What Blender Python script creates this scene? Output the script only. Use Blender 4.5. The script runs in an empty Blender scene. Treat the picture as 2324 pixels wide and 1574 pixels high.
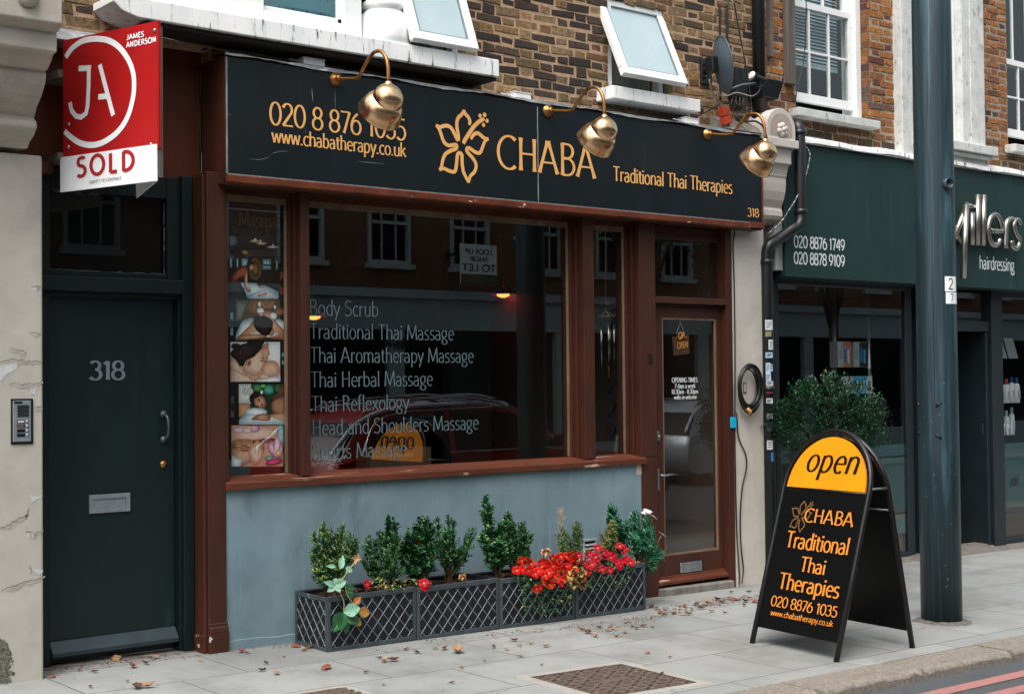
import bpy, math, random
import numpy as np
from mathutils import Vector, Matrix
R = math.radians
rnd = random.Random(7)
scene = bpy.context.scene
col = scene.collection

# ---------------------------------------------------------------- camera
# world axes: X along the street, Y into the shops, Z up; the pavement falls gently to the right
PW, PH, FOC = 2324.0, 1574.0, 3200.0
EYE = 1.58
SLOPE = -0.016
def _basis():
    X = np.array([5080 - PW/2, 820 - PH/2, FOC]); X /= np.linalg.norm(X)
    hd = np.array([1, -0.0103, 0.0])
    Z = np.cross(X, hd); Z /= np.linalg.norm(Z)
    if Z[1] > 0: Z = -Z
    Y = np.cross(Z, X)
    Rm = np.stack([X, Y, Z])
    d = Rm @ np.array([516 - PW/2, 1476 - PH/2, FOC])
    return Rm, d*(EYE/d[2])
RM, _d = _basis()
CAM = _d
def ray(u, v): return RM @ np.array([u - PW/2, v - PH/2, FOC])
def F(u, v, y=0.0):                      # point of the survey photo on the upright plane at depth y
    d = ray(u, v); p = CAM + d*((y - CAM[1])/d[1]); return Vector(p)
def SX(u, v, x):                         # ... on the upright plane square to the street at x
    d = ray(u, v); p = CAM + d*((x - CAM[0])/d[0]); return Vector(p)
def GR(u, v, off=0.0):                   # ... on the sloping ground
    d = ray(u, v); t = (SLOPE*CAM[0] + off - CAM[2])/(d[2] - SLOPE*d[0]); return Vector(CAM + d*t)
def gz(x): return SLOPE*x
def crop(x0, y0, s):                     # survey coordinates read from an enlarged detail
    return lambda x, y: ((x0 + x/s)/1.36145, (y0 + y/s)/1.36145)

cam_d = bpy.data.cameras.new('camera'); cam = bpy.data.objects.new('camera', cam_d); col.objects.link(cam)
cam_d.sensor_width = 36; cam_d.lens = FOC/PW*36; cam_d.clip_end = 300; cam_d.clip_start = 0.05
r_ = RM @ np.array([1, 0, 0]); u_ = RM @ np.array([0, -1, 0]); b_ = -(RM @ np.array([0, 0, 1]))
cam.matrix_world = Matrix(((r_[0], u_[0], b_[0], CAM[0]), (r_[1], u_[1], b_[1], CAM[1]), (r_[2], u_[2], b_[2], CAM[2]), (0, 0, 0, 1)))
scene.camera = cam

# ---------------------------------------------------------------- light: overcast afternoon
w = bpy.data.worlds.new('World'); scene.world = w; w.use_nodes = True
wn = w.node_tree; bg = wn.nodes['Background']
sky = wn.nodes.new('ShaderNodeTexSky'); sky.sky_type = 'NISHITA'; sky.sun_disc = False
SUN_EL, SUN_AZ = R(59), R(238)           # azimuth from +Y clockwise: the light comes over the viewer's left shoulder
sky.sun_elevation = SUN_EL; sky.sun_rotation = SUN_AZ; sky.air_density = 1.0; sky.dust_density = 7.0; sky.ozone_density = 1.0
hs = wn.nodes.new('ShaderNodeHueSaturation'); hs.inputs['Saturation'].default_value = 0.6; hs.inputs['Hue'].default_value = 0.455
wn.links.new(sky.outputs[0], hs.inputs['Color']); wn.links.new(hs.outputs[0], bg.inputs['Color'])
bg.inputs['Strength'].default_value = 0.15
sd = bpy.data.lights.new('sun', 'SUN'); sd.energy = 0.9; sd.angle = R(40); sd.color = (1.0, 0.99, 0.97)
so = bpy.data.objects.new('sun', sd); col.objects.link(so)
sv = Vector((math.sin(SUN_AZ)*math.cos(SUN_EL), math.cos(SUN_AZ)*math.cos(SUN_EL), math.sin(SUN_EL)))
so.rotation_euler = sv.to_track_quat('Z', 'Y').to_euler(); so.location = (-10, -20, 25)
vs = scene.view_settings; vs.view_transform = 'Standard'; vs.look = 'None'; vs.gamma = 1.0; vs.exposure = 0.88; vs.use_curve_mapping = False
try:
    scene.cycles.max_bounces = 8; scene.cycles.transparent_max_bounces = 16
    scene.cycles.glossy_bounces = 4; scene.cycles.diffuse_bounces = 3
    scene.cycles.caustics_reflective = False; scene.cycles.caustics_refractive = False
    scene.cycles.use_denoising = True
except Exception: pass

# ---------------------------------------------------------------- colours and materials
def lin(h):
    h = h.lstrip('#'); c = [int(h[i:i+2], 16)/255 for i in (0, 2, 4)]
    return tuple((x/12.92 if x <= 0.04045 else ((x + 0.055)/1.055)**2.4) for x in c) + (1,)
MATS = {}
def mat(name, c1, c2=None, rough=0.6, scale=6.0, stretch=(1, 1, 1), lo=0.35, hi=0.7, metal=0.0, bump=0.0, bscale=None,
        marks=None, spec=0.5, attr=False, coat=0.0, detail=6, emit=None):
    """noise blend of two real colours; marks = [(colour, scale, stretch, lo, hi)] are stains, chips and cracks with a shape of their own"""
    if name in MATS: return MATS[name]
    m = bpy.data.materials.new(name); m.use_nodes = True; nt = m.node_tree; N = nt.nodes; L = nt.links
    b = N['Principled BSDF']; b.inputs['Roughness'].default_value = rough; b.inputs['Metallic'].default_value = metal
    b.inputs['Specular IOR Level'].default_value = spec
    if coat: b.inputs['Coat Weight'].default_value = coat; b.inputs['Coat Roughness'].default_value = 0.08
    tc = N.new('ShaderNodeTexCoord')
    def noise(sc, st, det=detail):
        mp = N.new('ShaderNodeMapping'); mp.inputs['Scale'].default_value = st
        L.new(tc.outputs['Object'], mp.inputs['Vector'])
        t = N.new('ShaderNodeTexNoise'); t.inputs['Scale'].default_value = sc; t.inputs['Detail'].default_value = det
        t.inputs['Roughness'].default_value = 0.62
        L.new(mp.outputs[0], t.inputs['Vector']); return t
    def ramp(src, lo, hi):
        r = N.new('ShaderNodeMapRange'); r.inputs['From Min'].default_value = lo; r.inputs['From Max'].default_value = hi
        L.new(src, r.inputs['Value']); return r.outputs[0]
    def mixc(f, a, bcol, mode='MIX'):
        x = N.new('ShaderNodeMix'); x.data_type = 'RGBA'; x.blend_type = mode
        if hasattr(f, 'is_linked') or not isinstance(f, (int, float)): L.new(f, x.inputs['Factor'])
        else: x.inputs['Factor'].default_value = f
        for s, val in (('A', a), ('B', bcol)):
            i = [q for q in x.inputs if q.name == s and q.type == 'RGBA'][0]
            if isinstance(val, tuple): i.default_value = val
            else: L.new(val, i)
        return [q for q in x.outputs if q.type == 'RGBA'][0]
    c = lin(c1)
    if attr:
        at = N.new('ShaderNodeAttribute'); at.attribute_name = 'Col'; c = at.outputs['Color']
    if c2 is not None:
        n = noise(scale, stretch); c = mixc(ramp(n.outputs[0], lo, hi), c, lin(c2), 'MULTIPLY' if attr else 'MIX')
    for (mc, ms, mst, ml, mh) in (marks or []):
        n2 = noise(ms, mst, 8); c = mixc(ramp(n2.outputs[0], ml, mh), c, lin(mc))
    if isinstance(c, tuple): b.inputs['Base Color'].default_value = c
    else: L.new(c, b.inputs['Base Color'])
    if bump:
        n3 = noise(bscale or scale*4, stretch, 8); bp = N.new('ShaderNodeBump'); bp.inputs['Strength'].default_value = min(1.0, bump)
        bp.inputs['Distance'].default_value = 0.01
        L.new(n3.outputs[0], bp.inputs['Height']); L.new(bp.outputs[0], b.inputs['Normal'])
    if emit:
        b.inputs['Emission Color'].default_value = lin(emit[0]); b.inputs['Emission Strength'].default_value = emit[1]
    MATS[name] = m; return m
def glass(name, tint='#ffffff', ior=1.5, rough=0.0):
    if name in MATS: return MATS[name]
    m = bpy.data.materials.new(name); m.use_nodes = True; nt = m.node_tree; N = nt.nodes; L = nt.links
    N.remove(N['Principled BSDF']); out = N['Material Output']
    tr = N.new('ShaderNodeBsdfTransparent'); tr.inputs[0].default_value = lin(tint)
    gl = N.new('ShaderNodeBsdfGlossy'); gl.inputs['Roughness'].default_value = rough
    f0 = ((ior-1)/(ior+1))**2                # Schlick reflectance, the same from both sides of the thin pane
    lw = N.new('ShaderNodeLayerWeight'); lw.inputs['Blend'].default_value = .5
    pw = N.new('ShaderNodeMath'); pw.operation = 'POWER'; pw.inputs[1].default_value = 5; L.new(lw.outputs['Facing'], pw.inputs[0])
    fr = N.new('ShaderNodeMath'); fr.operation = 'MULTIPLY_ADD'; fr.inputs[1].default_value = 1-f0; fr.inputs[2].default_value = f0; L.new(pw.outputs[0], fr.inputs[0])
    mx = N.new('ShaderNodeMixShader'); L.new(fr.outputs[0], mx.inputs[0]); L.new(tr.outputs[0], mx.inputs[1]); L.new(gl.outputs[0], mx.inputs[2])
    L.new(mx.outputs[0], out.inputs[0]); MATS[name] = m; return m

# ---------------------------------------------------------------- mesh building
class MB:
    def __init__(s): s.v = []; s.f = []; s.m = []; s.sm = []; s.c = []; s.xf = None
    def av(s, p):
        p = Vector(p); s.v.append(s.xf @ p if s.xf is not None else p); return len(s.v) - 1
    def face(s, pts, m=0, smooth=False, c=None):
        s.f.append([s.av(p) for p in pts]); s.m.append(m); s.sm.append(smooth); s.c.append(c)
    def idx(s, ids, m=0, smooth=False, c=None): s.f.append(list(ids)); s.m.append(m); s.sm.append(smooth); s.c.append(c)
    def box(s, x0, x1, y0, y1, z0, z1, m=0, c=None, open_back=False):
        if x0 > x1: x0, x1 = x1, x0
        if y0 > y1: y0, y1 = y1, y0
        if z0 > z1: z0, z1 = z1, z0
        i = [s.av(p) for p in ((x0,y0,z0),(x1,y0,z0),(x1,y1,z0),(x0,y1,z0),(x0,y0,z1),(x1,y0,z1),(x1,y1,z1),(x0,y1,z1))]
        fs = [(0,1,5,4),(1,2,6,5),(3,0,4,7),(4,5,6,7),(3,2,1,0)]
        if not open_back: fs.append((2,3,7,6))
        for q in fs: s.idx([i[k] for k in q], m, False, c)
        return s
    def hexa(s, p8, m=0):                # 4 bottom corners then 4 top corners
        i = [s.av(p) for p in p8]
        for q in ((0,1,5,4),(1,2,6,5),(2,3,7,6),(3,0,4,7),(4,5,6,7),(3,2,1,0)): s.idx([i[k] for k in q], m)
        return s
    def tube(s, pts, r, n=8, m=0, cap=True, smooth=True):
        pts = [Vector(p) for p in pts]; k = len(pts); rr = r if isinstance(r, (list, tuple)) else [r]*k
        up = None; rings = []
        for i, p in enumerate(pts):
            t = (pts[min(i+1, k-1)] - pts[max(i-1, 0)])
            if t.length < 1e-9: t = Vector((0,0,1))
            t.normalize()
            if up is None: up = t.orthogonal().normalized()
            else:
                up = up - t*up.dot(t)
                if up.length < 1e-6: up = t.orthogonal()
                up.normalize()
            b = t.cross(up)
            rings.append([s.av(p + (up*math.cos(2*math.pi*j/n) + b*math.sin(2*math.pi*j/n))*rr[i]) for j in range(n)])
        for a, b2 in zip(rings, rings[1:]):
            for j in range(n): s.idx((a[j], a[(j+1) % n], b2[(j+1) % n], b2[j]), m, smooth)
        if cap: s.idx(rings[0][::-1], m); s.idx(rings[-1], m)
        return s
    def lathe(s, o, axis, prof, n=24, m=0, smooth=True, caps=True):   # prof: (distance along the axis, radius)
        o = Vector(o); a = Vector(axis).normalized(); u = a.orthogonal().normalized(); b = a.cross(u)
        rings = [[s.av(o + a*d + (u*math.cos(2*math.pi*j/n) + b*math.sin(2*math.pi*j/n))*max(r, 1e-4)) for j in range(n)] for d, r in prof]
        for p, q in zip(rings, rings[1:]):
            for j in range(n): s.idx((p[j], p[(j+1) % n], q[(j+1) % n], q[j]), m, smooth)
        if caps: s.idx(rings[0][::-1], m); s.idx(rings[-1], m)
        return s
    def prism(s, pts, d, m=0, side=None):     # polygon in space pushed along d
        d = Vector(d); a = [s.av(p) for p in pts]; b = [s.av(Vector(p) + d) for p in pts]; k = len(a)
        s.idx(a, m); s.idx(b[::-1], m)
        for i in range(k): s.idx((a[i], b[i], b[(i+1) % k], a[(i+1) % k]), m if side is None else side)
        return s
    def build(s, name, mats, parent=None, loc=None, bevel=0.0, seg=1, local=False, smooth_all=False):
        off = Vector((0, 0, 0))
        if parent is not None and not local: off = OFF.get(parent.name, Vector((0, 0, 0)))
        elif parent is None and loc is not None: off = Vector(loc)
        me = bpy.data.meshes.new(name)
        me.from_pydata([tuple(v - off) for v in s.v], [], s.f)
        mats = mats if isinstance(mats, (list, tuple)) else [mats]
        for mm in mats: me.materials.append(mm)
        me.polygons.foreach_set('material_index', s.m)
        me.polygons.foreach_set('use_smooth', [True]*len(s.f) if smooth_all else s.sm)
        if any(c is not None for c in s.c):
            ca = me.color_attributes.new('Col', 'FLOAT_COLOR', 'CORNER'); k = 0
            data = []
            for f, c in zip(s.f, s.c): data += list(c or (1, 1, 1, 1))*len(f)
            ca.data.foreach_set('color', data)
        me.update()
        o = bpy.data.objects.new(name, me); col.objects.link(o)
        if parent is not None:
            o.parent = parent; OFF[o.name] = off
        else:
            o.location = off; OFF[o.name] = off
        if bevel:
            bm = o.modifiers.new('bevel', 'BEVEL'); bm.width = bevel; bm.segments = seg; bm.limit_method = 'ANGLE'; bm.angle_limit = R(50)
        return o
OFF = {}
def tag(o, label=None, cat=None, group=None, kind=None):
    if label: o['label'] = label
    if cat: o['category'] = cat
    if group: o['group'] = group
    if kind: o['kind'] = kind
    return o
def thing(name, label, cat, loc, group=None):
    o = bpy.data.objects.new(name, None); o.empty_display_size = 0.1; col.objects.link(o)
    o.location = loc; OFF[o.name] = Vector(loc); return tag(o, label, cat, group)
def copy_tree(o, parent=None):
    c = o.copy(); col.objects.link(c)
    if parent is not None: c.parent = parent
    for ch in list(o.children): copy_tree(ch, c)
    return c
def smooth_path(pts, n=6, closed=False):     # Catmull-Rom through the points
    P = [Vector(p) for p in pts]; out = []; k = len(P)
    rng = k if closed else k - 1
    for i in range(rng):
        p0 = P[(i-1) % k] if (closed or i > 0) else P[0]*2 - P[1]
        p1 = P[i]; p2 = P[(i+1) % k]
        p3 = P[(i+2) % k] if (closed or i + 2 < k) else P[-1]*2 - P[-2]
        for j in range(n):
            t = j/n
            out.append(0.5*((2*p1) + (p2-p0)*t + (2*p0-5*p1+4*p2-p3)*t*t + (-p0+3*p1-3*p2+p3)*t**3))
    if not closed: out.append(P[-1])
    return out

# ---------------------------------------------------------------- pen-stroke lettering
def A(cx, cy, rx, ry, a0, a1, n=None):
    n = n or max(4, int(abs(a1 - a0)/18))
    return [(cx + rx*math.cos(R(a0 + (a1-a0)*i/n)), cy + ry*math.sin(R(a0 + (a1-a0)*i/n))) for i in range(n+1)]
def Ln(*c): return [(c[i], c[i+1]) for i in range(0, len(c), 2)]
X_ = .66
GL = {
 '0': (.58, [A(.29,.5,.25,.5,0,360,24)]), '1': (.36, [Ln(.06,.84,.22,1), Ln(.22,1,.22,0)]),
 '2': (.54, [A(.26,.74,.22,.26,165,-35)+[(.04,.02)], Ln(.03,.02,.52,.02)]),
 '3': (.52, [A(.23,.77,.2,.23,150,-88), A(.23,.28,.24,.28,90,-150)]),
 '4': (.58, [Ln(.42,1,.02,.3), Ln(.02,.3,.56,.3), Ln(.42,1,.42,0)]),
 '5': (.52, [Ln(.46,.98,.13,.98), Ln(.13,.98,.1,.56)+A(.23,.32,.25,.32,125,-140)]),
 '6': (.56, [A(.28,.32,.24,.32,0,360,20), A(.56,.34,.52,.66,112,178)]),
 '7': (.5, [Ln(.02,.98,.48,.98), Ln(.48,.98,.18,0)]),
 '8': (.54, [A(.27,.76,.2,.24,0,360,18), A(.27,.27,.24,.27,0,360,18)]),
 '9': (.56, [A(.28,.68,.24,.32,0,360,20), A(0,.66,.52,.66,-68,-2)]),
 'A': (.66, [Ln(.3,1,.02,0), Ln(.32,1,.62,0), Ln(.12,.33,.52,.33)]),
 'B': (.54, [Ln(.1,1,.1,0), [(.1,.98),(.24,.98)]+A(.26,.76,.19,.22,90,-90)+[(.1,.54)], [(.1,.52),(.24,.52)]+A(.26,.27,.23,.26,90,-90)+[(.1,.01)]]),
 'C': (.62, [A(.38,.5,.34,.5,52,308)]), 'D': (.66, [Ln(.1,1,.1,0), [(.1,.98),(.2,.98)]+A(.22,.5,.38,.48,90,-90)+[(.1,.02)]]),
 'E': (.5, [Ln(.1,1,.1,0), Ln(.1,.98,.46,.98), Ln(.1,.52,.4,.52), Ln(.1,.02,.46,.02)]),
 'F': (.48, [Ln(.1,1,.1,0), Ln(.1,.98,.46,.98), Ln(.1,.52,.4,.52)]),
 'G': (.66, [A(.38,.5,.34,.5,52,330), Ln(.62,.45,.62,.1), Ln(.42,.45,.62,.45)]),
 'H': (.64, [Ln(.1,1,.1,0), Ln(.54,1,.54,0), Ln(.1,.52,.54,.52)]), 'I': (.22, [Ln(.11,1,.11,0)]),
 'J': (.4, [Ln(.3,1,.3,.2)+A(.14,.2,.16,.2,0,-150)]), 'K': (.56, [Ln(.1,1,.1,0), Ln(.5,1,.12,.48), Ln(.2,.58,.54,0)]),
 'L': (.46, [Ln(.1,1,.1,0), Ln(.1,.02,.44,.02)]), 'M': (.8, [Ln(.12,1,.06,0), Ln(.12,1,.4,.1), Ln(.68,1,.4,.1), Ln(.68,1,.74,0)]),
 'N': (.66, [Ln(.1,1,.1,0), Ln(.1,1,.56,0), Ln(.56,1,.56,0)]), 'O': (.76, [A(.38,.5,.34,.5,0,360,26)]),
 'P': (.52, [Ln(.1,1,.1,0), [(.1,.98),(.24,.98)]+A(.26,.72,.22,.26,90,-90)+[(.1,.46)]]),
 'R': (.56, [Ln(.1,1,.1,0), [(.1,.98),(.24,.98)]+A(.26,.74,.2,.24,90,-90)+[(.1,.5)], Ln(.26,.5,.54,0)]),
 'S': (.5, [A(.26,.75,.2,.24,40,240,10)[:-1]+A(.22,.27,.23,.27,70,-140,11)]),
 'T': (.54, [Ln(.01,.98,.53,.98), Ln(.27,.98,.27,0)]), 'U': (.62, [Ln(.1,1,.1,.3)+A(.31,.28,.21,.27,180,360)+[(.52,1)]]),
 'V': (.6, [Ln(.02,1,.3,0), Ln(.58,1,.3,0)]), 'X': (.58, [Ln(.03,1,.55,0), Ln(.54,1,.03,0)]), 'Y': (.56, [Ln(.02,1,.28,.48), Ln(.54,1,.28,.48), Ln(.28,.5,.28,0)]),
 'W': (.86, [Ln(.02,1,.22,0), Ln(.42,.9,.22,0), Ln(.42,.9,.64,0), Ln(.84,1,.64,0)]),
 'a': (.46, [[(.36,.0),(.36,.44)]+A(.21,.46,.15,.19,0,150), A(.2,.18,.16,.18,60,300)+[(.36,.1)], Ln(.16,.36,.36,.4)]),
 'b': (.5, [Ln(.08,1.02,.08,.02), A(.24,.33,.2,.33,140,-140)]), 'c': (.42, [A(.26,.33,.2,.33,50,310)]),
 'd': (.5, [Ln(.42,1.02,.42,0), A(.26,.33,.2,.33,40,320)]), 'e': (.46, [[(.06,.36),(.42,.36)]+A(.25,.33,.19,.33,5,310)]),
 'f': (.3, [A(.26,.84,.14,.18,70,180)+[(.12,0)], Ln(.01,.64,.26,.64)]),
 'g': (.48, [A(.22,.42,.17,.24,0,360,16), [(.12,.2),(.1,.1),(.3,.06)]+A(.24,-.12,.2,.16,60,-230), Ln(.34,.6,.46,.64)]),
 'h': (.5, [Ln(.08,1.02,.08,0), A(.25,.44,.17,.22,160,0)+[(.42,0)]]), 'i': (.18, [Ln(.09,X_,.09,0), A(.09,.88,.03,.03,0,360,8)]),
 'k': (.46, [Ln(.08,1.02,.08,0), Ln(.4,X_,.1,.3), Ln(.18,.4,.44,0)]), 'l': (.18, [Ln(.09,1.02,.09,0)]),
 'm': (.76, [Ln(.08,X_,.08,0), A(.23,.46,.15,.2,160,0)+[(.38,0)], A(.53,.46,.15,.2,160,0)+[(.68,0)]]),
 'n': (.5, [Ln(.08,X_,.08,0), A(.25,.44,.17,.22,160,0)+[(.42,0)]]), 'o': (.5, [A(.25,.33,.2,.33,0,360,20)]),
 'p': (.5, [Ln(.08,X_,.08,-.32), A(.24,.33,.2,.33,140,-140)]), 'r': (.33, [Ln(.08,X_,.08,0), A(.24,.42,.16,.23,170,60)]),
 's': (.38, [A(.2,.49,.14,.17,40,240,9)[:-1]+A(.17,.17,.16,.17,70,-140,9)]), 't': (.3, [[(.13,.84),(.13,.18)]+A(.25,.16,.12,.16,190,290), Ln(.01,.64,.28,.64)]),
 'u': (.5, [Ln(.08,X_,.08,.22)+A(.25,.2,.17,.2,180,340), Ln(.42,X_,.42,0)]), 'v': (.44, [Ln(.02,X_,.22,0), Ln(.42,X_,.22,0)]),
 'w': (.66, [Ln(.02,X_,.18,0), Ln(.33,.62,.18,0), Ln(.33,.62,.49,0), Ln(.64,X_,.49,0)]),
 'x': (.44, [Ln(.03,X_,.41,0), Ln(.4,X_,.03,0)]), 'y': (.44, [Ln(.02,X_,.23,.02), Ln(.42,X_,.22,-.02,.12,-.3)]),
 '.': (.2, [A(.1,.04,.03,.03,0,360,8)]), '-': (.34, [Ln(.05,.32,.29,.32)]), ' ': (.26, []),
 '&': (.66, [A(.26,.8,.15,.19,-40,220)+[(.56,0)], [(.36,.62)]+A(.24,.27,.2,.27,110,330)+[(.56,.4)]]),
}
GL['q'] = GL['g']
def ribbon(mb, pts, thick, thin, put, flare=0.0, m=0, serif=0.0):
    k = len(pts)
    if k < 2: return
    closed = abs(pts[0][0]-pts[-1][0]) + abs(pts[0][1]-pts[-1][1]) < 1e-6
    seg = [0]
    for a, b in zip(pts, pts[1:]): seg.append(seg[-1] + math.hypot(b[0]-a[0], b[1]-a[1]))
    tot = seg[-1] or 1
    if k == 2 and flare:                       # a straight stroke waists in the middle
        pts = [tuple(pts[0][j] + (pts[1][j]-pts[0][j])*t for j in (0, 1)) for t in (0, .12, .5, .88, 1)]; k = 5
        seg = [tot*t for t in (0, .12, .5, .88, 1)]
    prev = None
    for i in range(k):
        if closed: a, b = pts[(i-1) % (k-1)], pts[(i+1) % (k-1)]
        else: a, b = pts[max(i-1, 0)], pts[min(i+1, k-1)]
        tx, ty = b[0]-a[0], b[1]-a[1]; q = math.hypot(tx, ty) or 1; tx /= q; ty /= q
        wd = thin + (thick - thin)*abs(ty)
        e = abs(2*seg[i]/tot - 1)
        if not closed: wd *= 1 + flare*e**4
        h = wd/2; l = (pts[i][0] - ty*h, pts[i][1] + tx*h); r = (pts[i][0] + ty*h, pts[i][1] - tx*h)
        cur = (mb.av(put(*l)), mb.av(put(*r)))
        if prev is not None: mb.idx((prev[0], prev[1], cur[1], cur[0]), m)
        prev = cur
def text_width(s, track=0.0): return sum(GL[c][0] + track for c in s) - track
def text(mb, s, O, ux, uz, nrm, h, width=None, thick=.12, thin=.07, flare=.25, slant=0.0, track=0.04, m=0, align='l'):
    """write s from the world point O along ux, letters of cap height h along uz; each stroke lies a hair proud of the last"""
    O = Vector(O); ux = Vector(ux).normalized(); uz = Vector(uz).normalized(); nrm = Vector(nrm).normalized()
    wu = text_width(s, track); sx = (width/wu) if width else h
    x = 0.0; k = 0
    if align == 'c': x = -wu/2
    if align == 'r': x = -wu
    for c in s:
        adv, strokes = GL[c]
        for st in strokes:
            k += 1; lift = 0.00025*(k % 7)
            def put(a, b, x=x, lift=lift): return O + ux*((x + a + slant*b)*sx) + uz*(b*h) + nrm*lift
            kx = h/sx                          # keep the pen the same width when letters are squeezed
            ribbon(mb, st, thick*(0.5 + 0.5*kx), thin, put, flare, m)
        x += adv + track
XA, ZA, NF = Vector((1, 0, 0)), Vector((0, 0, 1)), Vector((0, -1, 0))
def sign_text(mb, s, u0, v0, u1, v1, y, h, **k):      # from pixel (u0,v0) to (u1,v1), baseline ends, on an upright plane
    a, b = F(u0, v0, y), F(u1, v1, y)
    text(mb, s, (a.x, y, (a.z + b.z)/2), XA, ZA, NF, h, width=b.x - a.x, **k)
# ================================================================ materials
V6 = (1, 1, 6)
M_brown = mat('brown_paint', '#46261a', '#321c14', 0.5, 5, (1, 1, .25), spec=.3, bump=.12, bscale=40, marks=[('#c9b8a6', 11, (1, 1, .6), .74, .76), ('#2a1510', 9, (1, 1, .12), .66, .8)])
M_brownchip = mat('chipped_brown_paint', '#6a3722', '#4d2616', 0.55, 7, (1, 1, 1), spec=.25, bump=.6, bscale=24, marks=[('#cfc3b5', 13, (.5, 1, 2), .665, .68), ('#2c1711', 10, (.4, 1, 2.5), .66, .7)])
M_browndk = mat('weathered_brown_paint', '#5c2f1b', '#422112', 0.55, 4, (1, 1, .2), spec=.25, bump=.15, bscale=30, marks=[('#1f120d', 6, (1, 1, .1), .6, .8)])
M_sill = mat('worn_sill_paint', '#5f3322', '#472416', 0.6, 6, (.3, 2, 1), spec=.25, bump=.4, bscale=30, marks=[('#b79a86', 10, (.25, 3, 1), .62, .68)])
M_bead = mat('bare_glazing_bead', '#7d6a54', '#55432f', 0.7, 8, (1, 1, .3), bump=.2)
M_cream = mat('cream_render', '#b0aea3', '#9b9990', 0.75, 3.5, bump=.12, bscale=30, marks=[('#6c6458', 3.3, (1, 1, .35), .66, .86), ('#d8d8d4', 5.0, (1, 1, .7), .73, .735)])
M_creamlite = mat('pale_render', '#c3bfb6', '#b1ada4', 0.75, 4, bump=.1, bscale=30, marks=[('#7d756a', 4, (1, 1, .3), .66, .85)])
M_stone = mat('painted_stone', '#b2aea2', '#9a968b', 0.75, 5, bump=.2, bscale=24, marks=[('#6d6357', 5, (1, 1, .6), .64, .82)])
M_white = mat('white_paint', '#e8ecea', '#dde2e1', 0.4, 6, bump=.03)
M_ledge = mat('streaked_white_ledge', '#ecefed', '#dde3e1', 0.6, 6, (1, 1, .4), bump=.15, bscale=40, marks=[('#8f958f', 16, (1.6, 1, .12), .60, .72), ('#3c3d36', 13, (1.6, 1.6, .3), .585, .67)])
M_sillw = mat('mossy_white_sill', '#cfd3cf', '#b5bab5', 0.7, 8, bump=.25, bscale=40, marks=[('#6b6e64', 17, (1, 1, .5), .58, .72), ('#33352f', 24, (1.4, 1, .6), .66, .72)])
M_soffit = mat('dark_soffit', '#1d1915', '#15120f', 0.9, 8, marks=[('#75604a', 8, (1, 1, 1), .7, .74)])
M_lead = mat('lead_flashing', '#9ea5a6', '#6f7677', 0.6, 12, (1, 1, 2), bump=.5, bscale=20, marks=[('#d8dbda', 9, (.6, 1, 2), .58, .66)])
M_fascia = mat('black_sign_panel', '#121b1f', '#0d1519', 0.42, 5, (1, 1, .12), spec=.3, bump=.01, marks=[('#33464e', 7, (1.3, 1, .05), .62, .9), ('#8a9aa0', 30, (.3, 1, 1.2), .80, .83)])
M_gold = mat('gold_lettering', '#e6b26c', '#dba65c', 0.5, 9)
M_goldrim = mat('dark_letter_edge', '#3b1710', None, 0.5)
M_wall = mat('blue_grey_render', '#789299', '#587078', 0.7, 1.7, (1, 1, .8), bump=.12, bscale=50, marks=[('#8ba0a4', 9, (1.7, 1, .13), .56, .95), ('#4a5c62', 4, (1, 1, .5), .58, .85), ('#34413f', 26, (1, 1, 1.4), .70, .74), ('#b9c6c8', 30, (1, 1, 1), .73, .75)])
M_door = mat('dark_green_paint', '#0f2123', '#0b191b', 0.42, 4, (1, 1, .3), spec=.35, bump=.06, bscale=30, marks=[('#1b3236', 5, (1, 1, .3), .58, .8), ('#56686c', 60, (1, 1, 1), .755, .775)])
M_dfr = mat('dark_frame_paint', '#0d1b1c', '#0a1415', 0.45, 6, spec=.3, marks=[('#8b9ba0', 34, (1, 1, .3), .75, .77)])
M_weather = mat('worn_weatherboard', '#25353b', '#1c282d', 0.45, 8, (1, 1, 1), marks=[('#aab4b7', 20, (.4, 1, 1), .73, .75)])
M_zinc = mat('brushed_zinc', '#8f9ca2', '#7c888d', 0.4, 12, metal=.45)
M_steel = mat('brushed_steel', '#b6bec1', '#99a2a6', 0.3, 18, (1, 1, .2), metal=.95)
M_chrome = mat('polished_steel', '#c9c9c4', '#a9a8a2', 0.16, 7, (1, 1, .2), metal=1.0)
M_brass = mat('tarnished_brass', '#e6c8a0', '#c39a6c', 0.24, 6, metal=1.0, bump=.05, bscale=12, marks=[('#6e4121', 9, (1, 1, 1), .63, .78)])
M_brassrust = mat('rusty_brass', '#b78a4e', '#7c4a25', 0.35, 12, metal=.85, bump=.15, marks=[('#4c2814', 16, (1, 1, 1), .58, .68)])
M_black = mat('black_paint', '#0c0d0e', '#090a0b', 0.4, 6)
M_blackpl = mat('black_plastic', '#17191a', '#101213', 0.35, 9)
M_ironpipe = mat('black_iron_pipe', '#151b1f', '#0d1113', 0.4, 8, (1, 1, .3), marks=[('#5f7378', 20, (1, 1, .15), .72, .8)])
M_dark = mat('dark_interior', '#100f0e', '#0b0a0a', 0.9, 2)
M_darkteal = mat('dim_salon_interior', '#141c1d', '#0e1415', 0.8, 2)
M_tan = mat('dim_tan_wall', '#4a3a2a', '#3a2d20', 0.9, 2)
M_whitev = mat('white_vinyl', '#cfd8d8', None, 0.5)
M_vinyl = mat('frosted_vinyl', '#5d7175', '#506367', 0.6, 20)
M_red = mat('red_board', '#a80f10', '#9a0c0f', 0.4, 5, marks=[('#e2b9b5', 38, (1, 1, .4), .80, .81)])
M_boardw = mat('white_board', '#eef3f3', '#e4eaeb', 0.45, 5, marks=[('#8a9295', 12, (1, 1, .6), .74, .78)])
M_redtext = mat('red_lettering', '#a01018', None, 0.5)
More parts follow.
